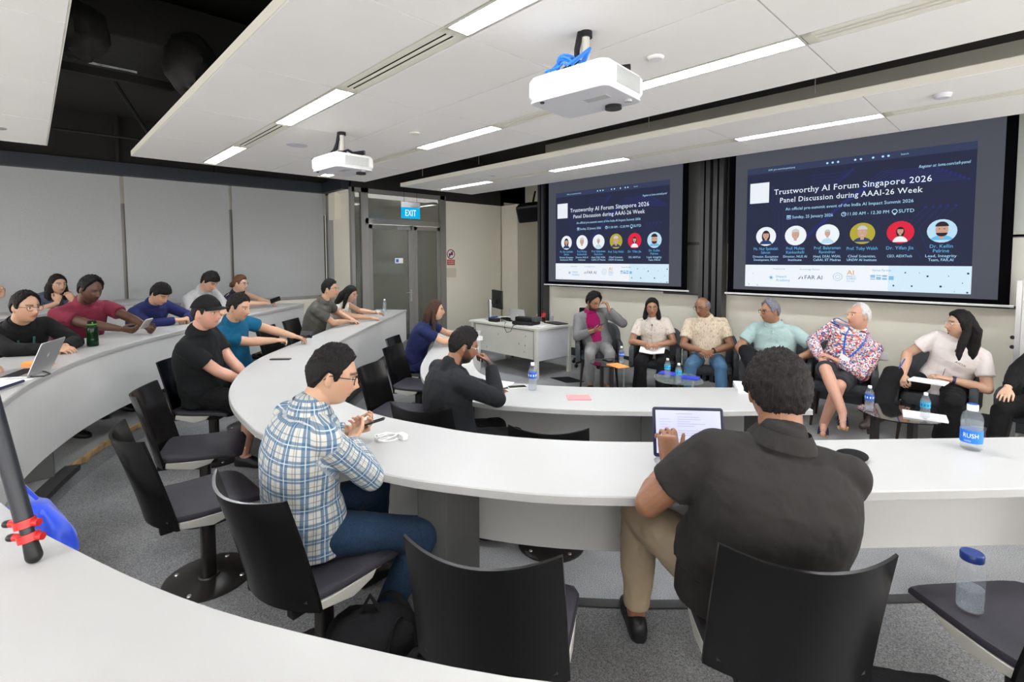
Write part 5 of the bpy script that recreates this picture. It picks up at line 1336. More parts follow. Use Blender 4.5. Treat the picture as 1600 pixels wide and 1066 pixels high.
# -- second row
pl = person('person in a blue and white plaid shirt and jeans, seen from behind, holding a phone', (-2.02, 0.775), L2, 92, (-1.965, 0.870, 1.295), 62, 16, skinn='asian', voxel=0.005, top=T['plaid'], topkind='long', collar=True,
    hands=(('w', -2.24, 1.06, 0.955), ('w', -2.08, 1.00, 0.955)), elbows=((-0.2, 1, -0.6), (0.1, -1.4, -0.8)), handdir=((0.8, -0.5, 0.15), (0.6, 0.6, 0.2)), palm=((0.3, -0.5, 0.7), (-0.3, 0.3, 0.9)), curl=((.9, 1.0, 1.0, 1.1), (.9, 1.0, 1.0, 1.0)),
    feet=((0.42, 0.22, 0.0), (0.20, -0.20, 0.0)), knees=(None, (1, -0.45, 0.5)), bottom=T['darkjeans'], shoes='black', glasses='black', hair='short', hthick=0.9, shoulder=0.195, girth=1.02)
gr = person('person in a charcoal polo shirt and khaki trousers seen from behind at a laptop', (-0.62, 1.72), L2, 128, (-0.60, 1.84, 1.30), 122, 12, seat=0.47, k=1.08, girth=1.27, shoulder=0.215, skinn='brown', voxel=0.0055, top=T['charcoal'], topkind='polo', collar=True,
    hands=(('w', -0.985, 1.80, 0.945), (0.42, -0.15, 0.80)), elbows=((-0.35, 1, -0.95), (-0.1, -1, -0.6)), handdir=((0.25, -0.05, 0.9), None), palm=((0.9, 0.2, 0), None), curl=((.75, .85, .95, 1.0), (.4, .4, .5, .5)), thumbs=(0.1, 0.4),
    feet=((0.42, 0.34, 0.0), (0.5, -0.1, 0.0)), knees=((1, 0.55, 0.75), None), bottom=T['khaki'], shoes='black', hair='short', hthick=1.35, hairn='softblack')
person('person in a black baseball cap and black polo shirt, arms folded in the lap', (-4.60, 1.00), L2, 48, (-4.46, 0.98, 1.35), 44, 4, skinn='pink', top=T['blackpolo'], topkind='polo', collar=True, voxel=0.0055, girth=1.12, shoulder=0.20,
    hands=((0.36, 0.02, 0.60), (0.40, -0.02, 0.58)), elbows=((-0.5, .5, -1), (-0.55, -.35, -1)), bottom=T['blackcloth'], bottomkind='shorts', shoes='black', hair='cap', hairn='softblack', extra={'cap': 'blackmatt'}, feet=((0.50, 0.1, 0), (0.36, -0.16, 0)), beard=0.15, hs=1.03)
tl = person('person in a teal T-shirt leaning arms on the second row table, phone in hand', (-5.22, 1.36), L2, 44, (-4.93, 1.34, 1.335), 40, 14, skinn='asian', top=T['teal'], topkind='tee', voxel=0.0055, girth=1.08,
    hands=(('w', -5.20, 1.98, 0.96), ('w', -5.12, 1.90, 0.945)), elbows=((-0.1, 1, -0.4), (0.0, -1, -0.6)), curl=((.7, .7, .8, .8), (.7, .7, .8, .8)), bottom=T['blackcloth'], shoes='black', hair='short')
person('person in a grey polo shirt and glasses, hands clasped on the second row table', (-6.42, 2.60), L2, 46, (-6.14, 2.72, 1.385), 46, 3, skinn='asian', top=T['greypolo'], topkind='polo', collar=True,
    hands=(('w', -6.30, 3.10, 0.95), ('w', -6.22, 2.98, 0.95)), elbows=((0, 1, -0.5), (0, -1, -0.6)), curl=((.9, .9, .9, .9), (.9, .9, .9, .9)), bottom=T['blackcloth'], shoes='black', glasses='black', hair='short')
person('person in white sleeveless top with long black hair, far end of the second row', (-6.86, 3.04), L2, 42, (-6.50, 3.16, 1.285), 40, 22, skinn='asian', top=T['whitetop'], topkind='sleeveless', k=0.94, hair='long', lid=True, glasses='alu',
    hands=(('w', -6.60, 3.58, 0.99), ('w', -6.42, 3.42, 0.945)), elbows=((0, 1, -0.5), (0, -1, -0.6)), bottom=T['blackcloth'], shoes='black', curl=((.1, .2, .3, .4), (.5, .5, .5, .5)),
    extra={'hairmass': [([(-0.04, 0.0, 0.05), (-0.09, 0.0, -0.05), (-0.12, 0.0, -0.18), (-0.16, 0, -0.30)], [.07, .085, .075, .03]), ([(0.0, -0.075, 0.0), (0.0, -0.085, -0.10), (0.015, -0.085, -0.22)], [.03, .035, .02])]})
# -- third row
jk = person('person in a black zip jacket and glasses near the left edge, hands clasped on table', (-5.88, -0.12), L3, 28, (-5.42, -0.03, 1.40), 36, 8, skinn='asian', top=T['blackjacket'], topkind='long', girth=1.12, shoulder=0.20, voxel=0.0055,
    hands=(('w', -5.24, 0.18, 1.09), ('w', -5.16, 0.10, 1.09)), elbows=((0, 1, -0.5), (0, -1, -0.5)), curl=((.8, .8, .9, .9), (.7, .7, .8, .8)), bottom=T['blackcloth'], shoes='black', glasses='black', hair='high', collar=True)
person('person in a maroon T-shirt looking down at a phone on the third row', (-6.52, 0.32), L3, 24, (-6.15, 0.41, 1.485), 34, 20, skinn='dark', top=T['maroon'], topkind='tee', girth=1.10, shoulder=0.21, voxel=0.0055, lid=True, hthick=1.2, hair='high', k=1.04,
    hands=(('w', -5.92, 0.80, 1.12), ('w', -5.85, 0.66, 1.10)), elbows=((0, 1, -0.5), (0, -1, -0.5)), curl=((.7, .7, .8, .8), (.7, .7, .8, .8)), palm=((0, -1, 0.6), (0, 1, 0.6)), bottom=T['blackcloth'], shoes='black', beard=0.5)
person('person in a navy hoodie with head bowed over the third row table', (-7.05, 0.92), L3, 30, (-6.66, 1.03, 1.385), 30, 34, skinn='asian', top=T['navyhood'], topkind='long', girth=1.1, lid=True, hair='fringe', hthick=1.1,
    hands=(('w', -6.62, 1.26, 1.10), ('w', -6.52, 1.14, 1.10)), elbows=((0, 1, -0.4), (0, -1, -0.4)), curl=((.9, .9, .9, .9), (.9, .9, .9, .9)), bottom=T['blackcloth'], shoes='black')
person('person in a light grey hoodie with head bowed, behind the black cap', (-7.85, 1.62), L3, 32, (-7.44, 1.69, 1.475), 32, 34, skinn='asian', top=T['greyhood'], topkind='long', girth=1.08, lid=True, hair='fringe', hthick=1.15, k=1.05,
    hands=(('w', -7.20, 1.80, 1.10), ('w', -7.16, 1.68, 1.10)), elbows=((0, 1, -0.4), (0, -1, -0.4)), curl=((.9, .9, .9, .9), (.9, .9, .9, .9)), bottom=T['blackcloth'], shoes='black')
gl = person('person with reddish brown hair tied back and dark glasses, arms out on the third row', (-8.30, 2.16), L3, 42, (-7.94, 2.19, 1.415), 44, 8, skinn='pale', top=T['dots'], topkind='sleeveless', k=0.97, hair='short', hairn='ginger', glasses='black', hthick=1.1,
    hands=(('w', -8.02, 2.62, 1.11), ('w', -7.92, 2.52, 1.11)), elbows=((0, 1, -0.4), (0, -1, -0.4)), curl=((.7, .7, .8, .8), (.7, .7, .8, .8)), bottom=T['blackcloth'], shoes='black',
    extra={'hairmass': [([(-0.09, 0, -0.01), (-0.125, 0, -0.03), (-0.14, 0, -0.07)], [.05, .05, .03])]})
# -- back row
person('person with long dark hair and a blue-grey blouse, chin on hands in the back row', (-8.72, 0.10), L4, 24, (-8.22, 0.245, 1.465), 26, 6, skinn='asian', top=T['bluegrey'], topkind='tee', k=0.98, girth=1.08, hair='long', hairn='softblack', glasses='alu',
    hands=(('w', -7.96, 0.36, 1.27), ('w', -7.94, 0.22, 1.26)), elbows=((0.1, 0.5, -1.2), (0.1, -0.9, -1.0)), handdir=((-.2, -.2, .8), (-.2, .3, .8)), palm=((-1, 0, 0), (-1, 0, 0)), curl=((.9, .9, .9, .9), (.9, .9, .9, .9)), bottom=T['blackcloth'], shoes='black',
    extra={'hairmass': [([(-0.04, 0.0, 0.05), (-0.09, 0.0, -0.05), (-0.11, 0.0, -0.17), (-0.13, 0, -0.26)], [.07, .085, .08, .03]), ([(0.0, -0.075, 0.0), (0.0, -0.085, -0.10), (0.0, -0.085, -0.2)], [.03, .04, .02]), ([(0.0, 0.075, 0.0), (0.0, 0.085, -0.10), (0.0, 0.085, -0.2)], [.03, .035, .02])]})
person('person in the back row cut by the left edge, hands raised together', (-7.75, -0.62), L4, 40, (-7.50, -0.52, 1.55), 42, 6, skinn='pale', top=T['greyhood'], topkind='tee', hair='short', hairn='brown',
    hands=(('w', -7.10, -0.14, 1.42), ('w', -7.07, -0.21, 1.41)), elbows=((0.1, 0.6, -1), (0.1, -0.6, -1)), handdir=((.3, -.3, .6), (.3, .3, .6)), bottom=T['blackcloth'], shoes='black')
person('person cut by the left edge, only hands typing at the silver laptop showing', (-4.72, -0.84), L3, 66, (-4.62, -0.64, 1.46), 66, 20, skinn='light', top=T['blackjacket'], topkind='tee', hair='short', lid=True,
    hands=(('w', -4.50, -0.19, 1.10), ('w', -4.38, -0.22, 1.10)), handdir=((1, -0.1, -0.1), (1, 0.1, -0.1)), elbows=((-0.3, 1, -0.4), (-0.3, -1, -0.4)), bottom=T['blackcloth'], shoes='black')
# -- first row
nv = person('person in a navy short-sleeved dress with long dark brown hair at the first row end', (-5.06, 3.26), L1, 46, (-4.83, 3.40, 1.165), 48, 2, skinn='light', top=T['navydress'], topkind='tee', k=0.95, hair='long', hairn='brown', collar=False, bust=0.02,
    hands=(('w', -4.86, 3.84, 0.79), ('w', -4.74, 3.66, 0.79)), elbows=((0, 1, -0.4), (0, -1, -0.5)), bottom=T['navydress'], bottomkind='skirt', shoes='black', curl=((.5, .5, .5, .5), (.5, .5, .5, .5)),
    extra={'hairmass': [([(-0.04, 0.0, 0.05), (-0.08, 0.0, -0.05), (-0.10, 0.0, -0.18), (-0.13, 0, -0.33)], [.075, .085, .07, .02]), ([(-0.01, -0.075, 0.0), (-0.01, -0.085, -0.12), (0.0, -0.085, -0.28)], [.03, .035, .02])]})
person('person in a black blazer with beard and round glasses, hand at the mouth', (-2.74, 2.06), L1, 78, (-2.665, 2.10, 1.175), 62, 18, skinn='brown', top=T['blazer'], topkind='jacket', shoulder=0.20, girth=1.06, voxel=0.0055, beard=1.0, glasses='alu',
    hands=((0.42, 0.20, 0.78), ('w', -2.61, 2.30, 1.02)), elbows=((0, 1, -0.4), (0.9, -0.55, -1.0)), handdir=(None, (-0.1, 0.75, 0.6)), palm=(None, (-0.7, 0.5, -0.4)), curl=((.5, .5, .5, .5), (1.2, 1.2, 1.2, 1.2)), bottom=T['blackcloth'], shoes='black', hair='short', hthick=1.1)
# -- the panel
p1 = person('person in a light grey suit and magenta shirt touching glasses, phone in other hand', (-4.22, 5.72), 0, -50, (-4.20, 5.58, 1.165), -12, 24, skinn='tan', top=T['greysuit'], topkind='jacket', collar=T['magenta'], shoulder=0.20, beard=0.95, glasses='black', hair='high', hthick=1.7, k=1.06,
    hands=(('w', -3.98, 5.64, 1.07), (0.32, -0.08, 0.80)), elbows=((0.35, 1.2, -0.9), (-0.2, -1, -1)), handdir=((-0.2, -0.35, 1.0), (0.6, 0.6, 0.2)), palm=((-0.3, -0.9, 0.1), (-0.3, 0.3, 1)), curl=((.7, .9, 1.0, 1.0), (.6, .6, .6, .6)), bottom=T['greytrousers'], shoes='black', feet=((0.44, 0.10, 0), (0.36, -0.12, 0)), lid=True, extra={'under': T['magenta'], 'vee': 0.085})
p2 = person('person in a cream printed blouse and glasses with an open notebook on the lap', (-3.42, 5.88), 0, -64, (-3.38, 5.72, 1.135), -58, 4, skinn='tan', top=T['creamblouse'], topkind='tee', k=0.97, girth=1.05, glasses='wood', hair='long', bust=0.02,
    hands=((0.26, 0.03, 0.68), (0.26, -0.08, 0.68)), elbows=((-0.3, 1, -0.6), (-0.3, -1, -0.6)), curl=((.7, .7, .7, .7), (.7, .7, .7, .7)), bottom=T['blackcloth'], bottomkind='wide', shoes=None, feet=((0.50, 0.13, 0), (0.44, -0.15, 0)),
    extra={'hairmass': [([(-0.04, 0.0, 0.05), (-0.08, 0.0, -0.05), (-0.085, 0.0, -0.13), (-0.08, 0.0, -0.16)], [.075, .085, .06, .02]), ([(-0.03, -0.072, 0.0), (-0.02, -0.082, -0.08), (0.0, -0.092, -0.14), (0.015, -0.10, -0.165)], [.022, .03, .032, .012]), ([(-0.03, 0.072, 0.0), (-0.02, 0.082, -0.08), (0.0, 0.092, -0.14), (0.015, 0.10, -0.165)], [.022, .03, .032, .012])]})
p3 = person('person bald with glasses, beige printed short-sleeved shirt and blue jeans, hands clasped', (-2.78, 6.02), 0, -66, (-2.79, 5.88, 1.17), -98, 14, skinn='brown', top=T['beige'], topkind='polo', collar=True, shoulder=0.205, girth=1.08, glasses='black', hair='sides', hairn='grey', k=1.04,
    hands=((0.27, 0.05, 0.66), (0.27, -0.06, 0.66)), elbows=((-0.3, 1, -0.5), (-0.3, -1, -0.5)), handdir=((0.6, -0.7, -0.1), (0.6, 0.7, -0.1)), curl=((.8, .8, .9, .9), (.8, .8, .9, .9)), bottom=T['jeans'], shoes='black', feet=((0.52, 0.17, 0), (0.50, -0.22, 0)), lid=True)
p4 = person('person in a sage green shirt with dark glasses and grey hair, legs crossed', (-2.04, 6.10), 0, -84, (-2.045, 5.96, 1.165), -128, 6, skinn='tan', top=T['sage'], topkind='polo', collar=True, girth=1.16, shoulder=0.21, glasses='iris', hair='high', hairn='grey', beard=0.0, k=1.06,
    hands=((0.20, 0.26, 0.68), (0.36, -0.16, 0.62)), elbows=((-0.5, 1, -0.4), (-0.2, -1, -0.3)), bottom=T['blackcloth'], shoes='black', feet=((0.36, 0.02, 0.0), (0.62, 0.02, 0.34, 10, 0.0)), knees=((1, 0.1, 0.6), (1, -0.5, 0.9)))
p5 = person('person with white hair, yellow glasses, floral shirt, badge and shorts, legs crossed', (-1.42, 6.18), 0, -84, (-1.235, 6.07, 1.165), -132, -6, 6, skinn='pink', top=T['floral'], topkind='long', collar=True, girth=1.12, shoulder=0.215, glasses='yellowframe' if False else mat('yellow_frame', (0.62, 0.48, 0.10), 0.3), hair='receding', hairn='white', hthick=1.4, k=1.06, sidelean=-14,
    hands=((0.26, 0.02, 0.71), (0.28, -0.12, 0.72)), elbows=((-0.5, 1, -0.6), (-0.2, -1, -0.6)), bottom=T['darkshorts'], bottomkind='shorts', shoes=None, feet=((0.42, -0.06, 0.0), (0.62, 0.12, 0.20, 10, -0.25)), knees=((1, 0.2, 0.8), (1, -0.20, 1.0)))
p6 = person('person in a white T-shirt with long wavy black hair, pen in hand, on the panel', (-0.58, 6.26), 0, -96, (-0.46, 6.08, 1.155), -150, 0, skinn='light', top=T['whitetee'], topkind='tee', girth=1.06, hair='long', glasses='alu', k=1.03, bust=0.025, sidelean=-8,
    hands=((0.24, 0.10, 0.655), (0.34, -0.22, 0.665)), elbows=((-0.3, 1, -0.5), (-0.3, -1, -0.4)), curl=((.6, .6, .6, .6), (.9, .9, .9, .9)), bottom=T['blackcloth'], bottomkind='wide', shoes='wood', feet=((0.34, 0.10, 0.0), (0.62, -0.34, 0.22, -20, -0.2)), knees=((1, 0.2, 0.5), (1, -0.6, 0.45)),
    extra={'hairmass': [([(-0.04, 0.0, 0.05), (-0.09, 0.0, -0.05), (-0.09, 0.0, -0.18), (-0.08, 0.03, -0.27), (-0.08, 0.05, -0.31)], [.08, .09, .08, .05, .01])]+[([(-0.02, s*0.070, 0.04), (-0.01, s*0.088, -0.06), (0.02+0.01*q, s*(0.098+0.012*q), -0.15), (0.03+0.015*q, s*(0.085+0.02*q), -0.22-0.02*q), (0.035+0.012*q, s*(0.095+0.018*q), -0.27-0.02*q)], [.026, .032, .032, .024, .006]) for s in (1, -1) for q in range(3)]})
p7 = person('person in black cut by the right edge, one hand resting on a knee', (0.14, 6.14), 0, -112, (0.20, 5.98, 1.17), -130, 4, skinn='pale', top=T['blackcloth'], topkind='long', girth=1.08, hair='short', hairn='brown',
    hands=((0.24, 0.3, 0.72), (0.46, -0.10, 0.70)), elbows=((-0.3, 1, -0.5), (-0.3, -1, -0.5)), curl=((.4, .4, .4, .4), (.12, .12, .15, .2)), palm=(None, (0, 0, -1)), bottom=T['blackcloth'], shoes='black', feet=((0.50, 0.18, 0), (0.52, -0.16, 0)))

# ================================================================== PANEL FURNITURE
def armchair():
    r = empty('armchair', (0, 0, 0))
    MB().rbox((0.02, 0, 0.42), (0.50, 0.50, 0.11), 0.07, n=6).build('seat_cushion', 'armchair', r)
    mb = MB(); rings = []; n_ = 40
    for i in range(n_+1):
        t = -1+2*i/n_; a = pi+t*radians(140)*-1
        # path of the tub: arms forward on both sides, back behind
        if abs(t) > 0.45: s = 1 if t > 0 else -1; q = (abs(t)-0.45)/0.55; px = -0.13+0.40*q; py = s*0.285; nx, ny = 0, s
        else: an = pi-(t/0.45)*pi/2; px = -0.13+0.16*cos(an)*1.0; py = 0.285*sin(an); nx, ny = cos(an)*0.8, sin(an); l_ = sqrt(nx*nx+ny*ny); nx /= l_; ny /= l_
        h = 0.635+0.21*max(0, 1-(abs(t)/0.52)**3); 
        if abs(t) > 0.9: h -= 0.04*((abs(t)-0.9)/0.1)**2
        th = 0.028; fl = 0.02*(h-0.4)
        rings.append([(px-nx*th, py-ny*th, 0.37), (px+nx*th, py+ny*th, 0.37), (px+nx*(th+fl), py+ny*(th+fl), h-0.02), (px+nx*(th*0.6+fl), py+ny*(th*0.6+fl), h), (px-nx*(th*0.6), py-ny*(th*0.6), h), (px-nx*th, py-ny*th, h-0.02)])
    mb.rings(rings).build('back_and_arms', 'armchair', r, angle=60)
    for x, y in ((0.22, 0.22), (0.22, -0.22), (-0.2, 0.2), (-0.2, -0.2)):
        MB().tube([(x, y, 0.37), (x*1.16, y*1.14, 0.0)], [0.022, 0.012], 10).build('leg', 'wood', r)
    return r
AC = armchair()
for i, (x, y, d, lb) in enumerate([(-4.22, 5.72, -50, 'holding the person in the grey suit'), (-3.42, 5.90, -64, 'holding the person in the cream blouse'), (-2.76, 6.04, -64, 'holding the bald person in blue jeans'), (-2.04, 6.12, -80, 'holding the person in the sage green shirt'), (-1.40, 6.20, -78, 'holding the person in the floral shirt'), (-0.62, 6.28, -92, 'holding the person in the white T-shirt'), (0.16, 6.18, -105, 'at the right edge, holding the person in black')]):
    o = AC if i == 0 else copy_tree(AC); o.location = (x, y, 0); o.rotation_euler = (0, 0, radians(d)); tag(o, 'charcoal upholstered armchair '+lb, 'armchair', 'charcoal armchairs of the panel')
def side_table(x, y, rz, m, h, label, legs):
    t = empty('side_table', (x, y, 0), rz, label, 'side table'); pts = []
    for i in range(36):
        a = 2*pi*i/36; c, s = cos(a), sin(a); k = (abs(c)**2.6+abs(s)**2.6)**(-1/2.6)
        pts.append((0.27*c*k*(1+0.12*s), 0.25*s*k))
    MB().prism(pts, h-0.010, h).build('glass_top', m, t, angle=30)
    for lx, ly in legs: MB().bbox(lx-0.035, lx+0.035, ly-0.02, ly+0.02, 0.0, h-0.01).build('leg', 'disc', t, smooth=False, bevel=0.003)
    MB().rbox((0, 0, 0.15), (0.40, 0.40, 0.008), 0.05).build('lower_shelf', m, t) if False else None
    MB().tube([(0, 0.16, 0.0), (0, 0.16, h-0.01)], 0.012, 8).build('steel_leg', 'alu', t)
side_table(-3.60, 5.15, radians(-42), 'glassblack', 0.48, 'black glass side table between the grey suit and the cream blouse', [(-0.17, -0.08), (0.19, -0.04)])
side_table(-2.66, 5.05, radians(-50), 'tableglass', 0.46, 'clear glass side table with two water bottles and blue books', [(-0.16, 0.06), (0.17, 0.0)])
side_table(-0.76, 5.14, radians(-48), 'glassblack', 0.48, 'black glass side table near the right, one bottle at each end', [(-0.20, -0.04), (0.12, 0.05)])

# podium
t = empty('lectern_desk', (-5.72, 5.65, 0), 0, 'off-white teaching desk with cut-out panel, monitor and laptop on top', 'desk')
MB().bbox(-0.78, 0.76, -0.40, 0.41, 0.715, 0.75).build('desk_top', 'podium', t, smooth=False, bevel=0.004)
MB().bbox(-0.66, 0.66, -0.365, -0.35, 0.28, 0.70).build('front_panel', 'podium', t, smooth=False)
MB().bbox(0.715, 0.73, -0.34, 0.37, 0.26, 0.715).build('side_panel', 'podside', t, smooth=False); MB().bbox(-0.73, -0.715, -0.34, 0.37, 0.26, 0.715).build('side_panel', 'podside', t, smooth=False)
for x in (-0.72, 0.72):
    for y in (-0.36, 0.37): MB().bbox(x-0.027, x+0.027, y-0.027, y+0.027, 0.0, 0.715).build('leg', 'podium', t, smooth=False, bevel=0.003)
m = MB()
for x, z in ((-0.10, 0.57), (0.50, 0.60), (0.36, 0.47), (0.49, 0.46), (0.47, 0.36), (-0.38, 0.33)): m.bbox(x-0.004, x+0.004, -0.367, -0.364, z, z+0.024)
m.build('panel_slots', 'darkslot', t, smooth=False)
t = empty('office_chair', (-5.05, 6.62, 0), 0.5, 'black mesh office chair behind the teaching desk', 'office chair')
MB().rbox((0, 0, 0.48), (0.48, 0.48, 0.07), 0.08).build('seat', 'blackmatt', t); MB().rbox((0.0, 0.24, 0.72), (0.44, 0.05, 0.42), 0.03).build('backrest', 'blackmatt', t); MB().cyl((0, 0), 0.03, 0.08, 0.45).build('gas_column', 'black', t)
for q in range(5):
    a = 2*pi*q/5+0.3; m = MB().tube([(0, 0, 0.11), (0.3*cos(a), 0.3*sin(a), 0.075)], [0.03, 0.018], 8); m.ball((0.3*cos(a), 0.3*sin(a), 0.032), (0.032, 0.022, 0.032)); m.build('caster_leg', 'black', t)
t = empty('office_chair', (-6.3, 6.45, 0), 0.2, 'second office chair base seen under the left half of the desk', 'office chair')
MB().rbox((0, 0, 0.48), (0.48, 0.48, 0.07), 0.08).build('seat', 'blackmatt', t); MB().cyl((0, 0), 0.03, 0.08, 0.45).build('gas_column', 'black', t)
for q in range(5):
    a = 2*pi*q/5+0.3; m = MB().tube([(0, 0, 0.11), (0.3*cos(a), 0.3*sin(a), 0.075)], [0.03, 0.018], 8); m.ball((0.3*cos(a), 0.3*sin(a), 0.032), (0.032, 0.022, 0.032)); m.build('caster_leg', 'black', t)
t = empty('computer_monitor', (-6.22, 5.55, 0.75), radians(68), 'black computer monitor on a silver arm, seen from behind on the desk', 'monitor')
MB().bbox(-0.13, 0.05, -0.09, 0.09, 0, 0.012).build('monitor_base', 'alu', t, bevel=0.003); MB().bbox(-0.09, -0.05, -0.035, 0.035, 0.01, 0.34).build('monitor_column', 'alu', t, bevel=0.004)
k = MB(); k.rbox((0.06, 0, 0.34), (0.035, 0.46, 0.30), 0.012); k.bbox(-0.05, 0.05, -0.05, 0.05, 0.27, 0.34); k.build('monitor_housing', 'black', t); MB().bbox(0.078, 0.08, -0.21, 0.21, 0.2, 0.48).build('monitor_screen', 'phoneglass', t, smooth=False)
t = empty('desk_keyboard', (-6.0, 5.68, 0.752), radians(-20), 'black keyboard lying between the monitor and the silver laptop', 'keyboard'); MB().rbox((0, 0, 0.012), (0.40, 0.14, 0.02), 0.01).build('keyboard_body', 'black', t)
m = MB()
for i in range(14):
    for j in range(5): m.bbox(-0.185+i*0.0265, -0.163+i*0.0265, -0.058+j*0.024, -0.038+j*0.024, 0.022, 0.026)
m.build('keys', 'blackmatt', t, smooth=False)
t = empty('control_box', (-6.02, 5.38, 0.75), 0.1, 'small black control box with a blue plug at the desk front edge', 'control box'); MB().rbox((0, 0, 0.03), (0.17, 0.11, 0.055), 0.012).build('box_body', 'black', t); MB().tube([(-0.1, 0.03, 0.05), (-0.18, 0.06, 0.04), (-0.1, 0.09, 0.06), (-0.02, 0.1, 0.07)], 0.012, 8).build('blue_plug', 'blue', t)
def laptop(loc, deg, label, open_deg=105, w_=0.30, d_=0.21, lid='macbook', deck='macbook', screen='phoneglass', doc=False):
    t = empty('laptop', loc, radians(deg), label, 'laptop')
    MB().rbox((0, 0, 0.007), (d_, w_, 0.013), 0.012).build('base', deck, t, angle=40)
    k = MB()
    for i in range(12):
        for j in range(5): k.bbox(-0.055+j*0.019+0.0, -0.040+j*0.019, -0.135+i*0.0225, -0.115+i*0.0225, 0.0136, 0.0150)
    k.build('keys', 'black', t, smooth=False)
    a = radians(open_deg); hx = -d_/2
    # lid rotates about the rear edge x=-d/2; local lid frame
    L = bpy.data.objects.new('lid', MB().rbox((d_/2, 0, 0.0), (d_, w_, 0.006), 0.012).mesh('lid')); L.data.materials.append(M[lid]); COL.objects.link(L); L.parent = t; L.location = (hx, 0, 0.014); L.rotation_euler = (0, -a, 0)
    MB().bbox(0.012, d_-0.008, -w_/2+0.008, w_/2-0.008, -0.0037, -0.0031).build('screen_bezel', 'black', L, smooth=False)
    MB().bbox(0.016, d_-0.013, -w_/2+0.013, w_/2-0.013, -0.0043, -0.0038).build('screen_display', screen, L, smooth=False)
    if doc:
        k = MB(); rr = random.Random(3)
        for i in range(17):
            if rr.random() < 0.8: y0 = -w_/2+0.105; k.bbox(d_-0.04-i*0.0095, d_-0.0425-i*0.0095, y0, y0+rr.uniform(0.05, 0.13), -0.0046, -0.0044)
        for i in range(9): k.bbox(d_-0.05-i*0.011, d_-0.052-i*0.011, -w_/2+0.03, -w_/2+0.03+rr.uniform(0.02, 0.05), -0.0046, -0.0044)
        k.bbox(d_-0.026, d_-0.029, -0.05, 0.02, -0.0046, -0.0044)
        k.build('document_lines', 'screengrey', L, smooth=False)
    else:
        k = MB(); k.ball((d_*0.52, 0, 0.0034), (0.014, 0.012, 0.0012), 16, 8); k.ball((d_*0.52+0.016, -0.003, 0.0034), (0.005, 0.003, 0.001), 10, 6); k.build('lid_logo', 'logo' if deck == 'macbook' else 'black', L)
    return t
laptop((-5.72, 5.72, 0.75), 100, 'silver laptop open on the teaching desk beside the cola bottle', 108)
laptop((-4.39, -0.07, 1.05), -113.5, 'silver laptop open on the third row table at the left edge', 112)
laptop((-0.93, 1.93, 0.90), -49, 'dark-bezelled laptop showing a document, before the charcoal shirt', 104, lid='navytrim', deck='macbook', screen='screendoc', doc=True)
t = empty('document_camera', (-5.40, 5.48, 0.75), radians(10), 'black document camera folded flat on the desk corner', 'document camera')
MB().rbox((0, 0, 0.03), (0.38, 0.26, 0.05), 0.03).build('camera_base', 'black', t); MB().rbox((-0.02, 0.02, 0.085), (0.34, 0.12, 0.06), 0.02).build('camera_head', 'black', t); MB().rbox((0.17, 0.04, 0.09), (0.10, 0.18, 0.07), 0.03).build('lamp_head', 'armchair', t)
t = empty('paper_stack', (-5.18, 5.50, 0.752), 0.3, 'white papers under the document camera at the desk corner', 'papers'); MB().bbox(-0.18, 0.13, -0.1, 0.12, 0, 0.006).build('sheets', 'paper', t, smooth=False)
t = empty('black_folder', (-5.16, 5.90, 0.752), -0.2, 'thin black folder on the far right corner of the desk', 'folder'); MB().bbox(-0.17, 0.17, -0.11, 0.11, 0, 0.012).build('folder_cover', 'black', t, smooth=False)
o = MB().tube([(-0.25, 0.05, 0.01), (-0.12, -0.10, 0.015), (-0.05, -0.17, 0.05), (0.02, -0.13, 0.02), (0.06, -0.20, 0.0), (0.10, -0.235, -0.06), (0.15, -0.24, -0.12), (0.24, -0.24, -0.09), (0.27, -0.22, 0.0), (0.30, -0.1, 0.02)], 0.005, 8).build('black_cable', 'black', None); o.location = (-5.72, 5.47, 0.755); tag(o, 'loose black cables looping over the desk front edge', 'cable')
o = MB().prism([(-0.2, -0.12), (0.16, -0.18), (0.3, 0.05), (-0.05, 0.12)], 0, 0.006).build('floor_plate', 'blackmatt', None, smooth=False); o.location = (-4.72, 5.62, 0.0); tag(o, 'dark floor socket lid between the desk legs and the first armchair', 'floor socket')

# ================================================================== SMALL THINGS
def bottle(loc, label, h=0.215, r=0.033, kind='blue', cap='white', scale=1.0, water=0.85, grp='half-litre water bottles'):
    t = empty('water_bottle', loc, random.uniform(0, 6), label, 'bottle', grp)
    p = [(r*0.80, 0), (r, 0.008), (r, h*0.16), (r*0.93, h*0.22), (r*0.98, h*0.26), (r*0.98, h*0.42), (r, h*0.44), (r, h*0.66), (r*0.93, h*0.74), (r*0.62, h*0.86), (r*0.40, h*0.90), (r*0.38, h*0.93)]
    MB().lathe(p, n=28).build('bottle_body', 'clear', t, angle=50)
    MB().lathe([(a*0.95, z+0.002 if i == 0 else z) for i, (a, z) in enumerate(p) if z <= h*water*0.9], n=28).build('water_fill', 'water', t, angle=50)
    MB().lathe([(r*0.44, h*0.90), (r*0.44, h*0.985), (r*0.38, h)], n=20).build('bottle_cap', cap, t, angle=40)
    k = MB().lathe([(r*1.012, h*0.445), (r*1.012, h*0.665)], n=28, cap=False)
    if kind == 'blue': k.build('bottle_label', 'label', t)
    elif kind == 'cyan': k.build('bottle_label', 'labelcyan', t)
    if kind in ('blue', 'cyan'):
        k = MB()
        for q in range(10): a = 2*pi*q/10; k.box((r*1.016*cos(a), r*1.016*sin(a), h*0.55), (0.001, 0.009, h*0.07), a)
        k.build('label_print', 'white' if kind == 'blue' else 'label', t, smooth=False)
    return t
bottle((-2.67, 2.78, 0.75), 'clear water bottle with blue label on the first row table, beside a phone')
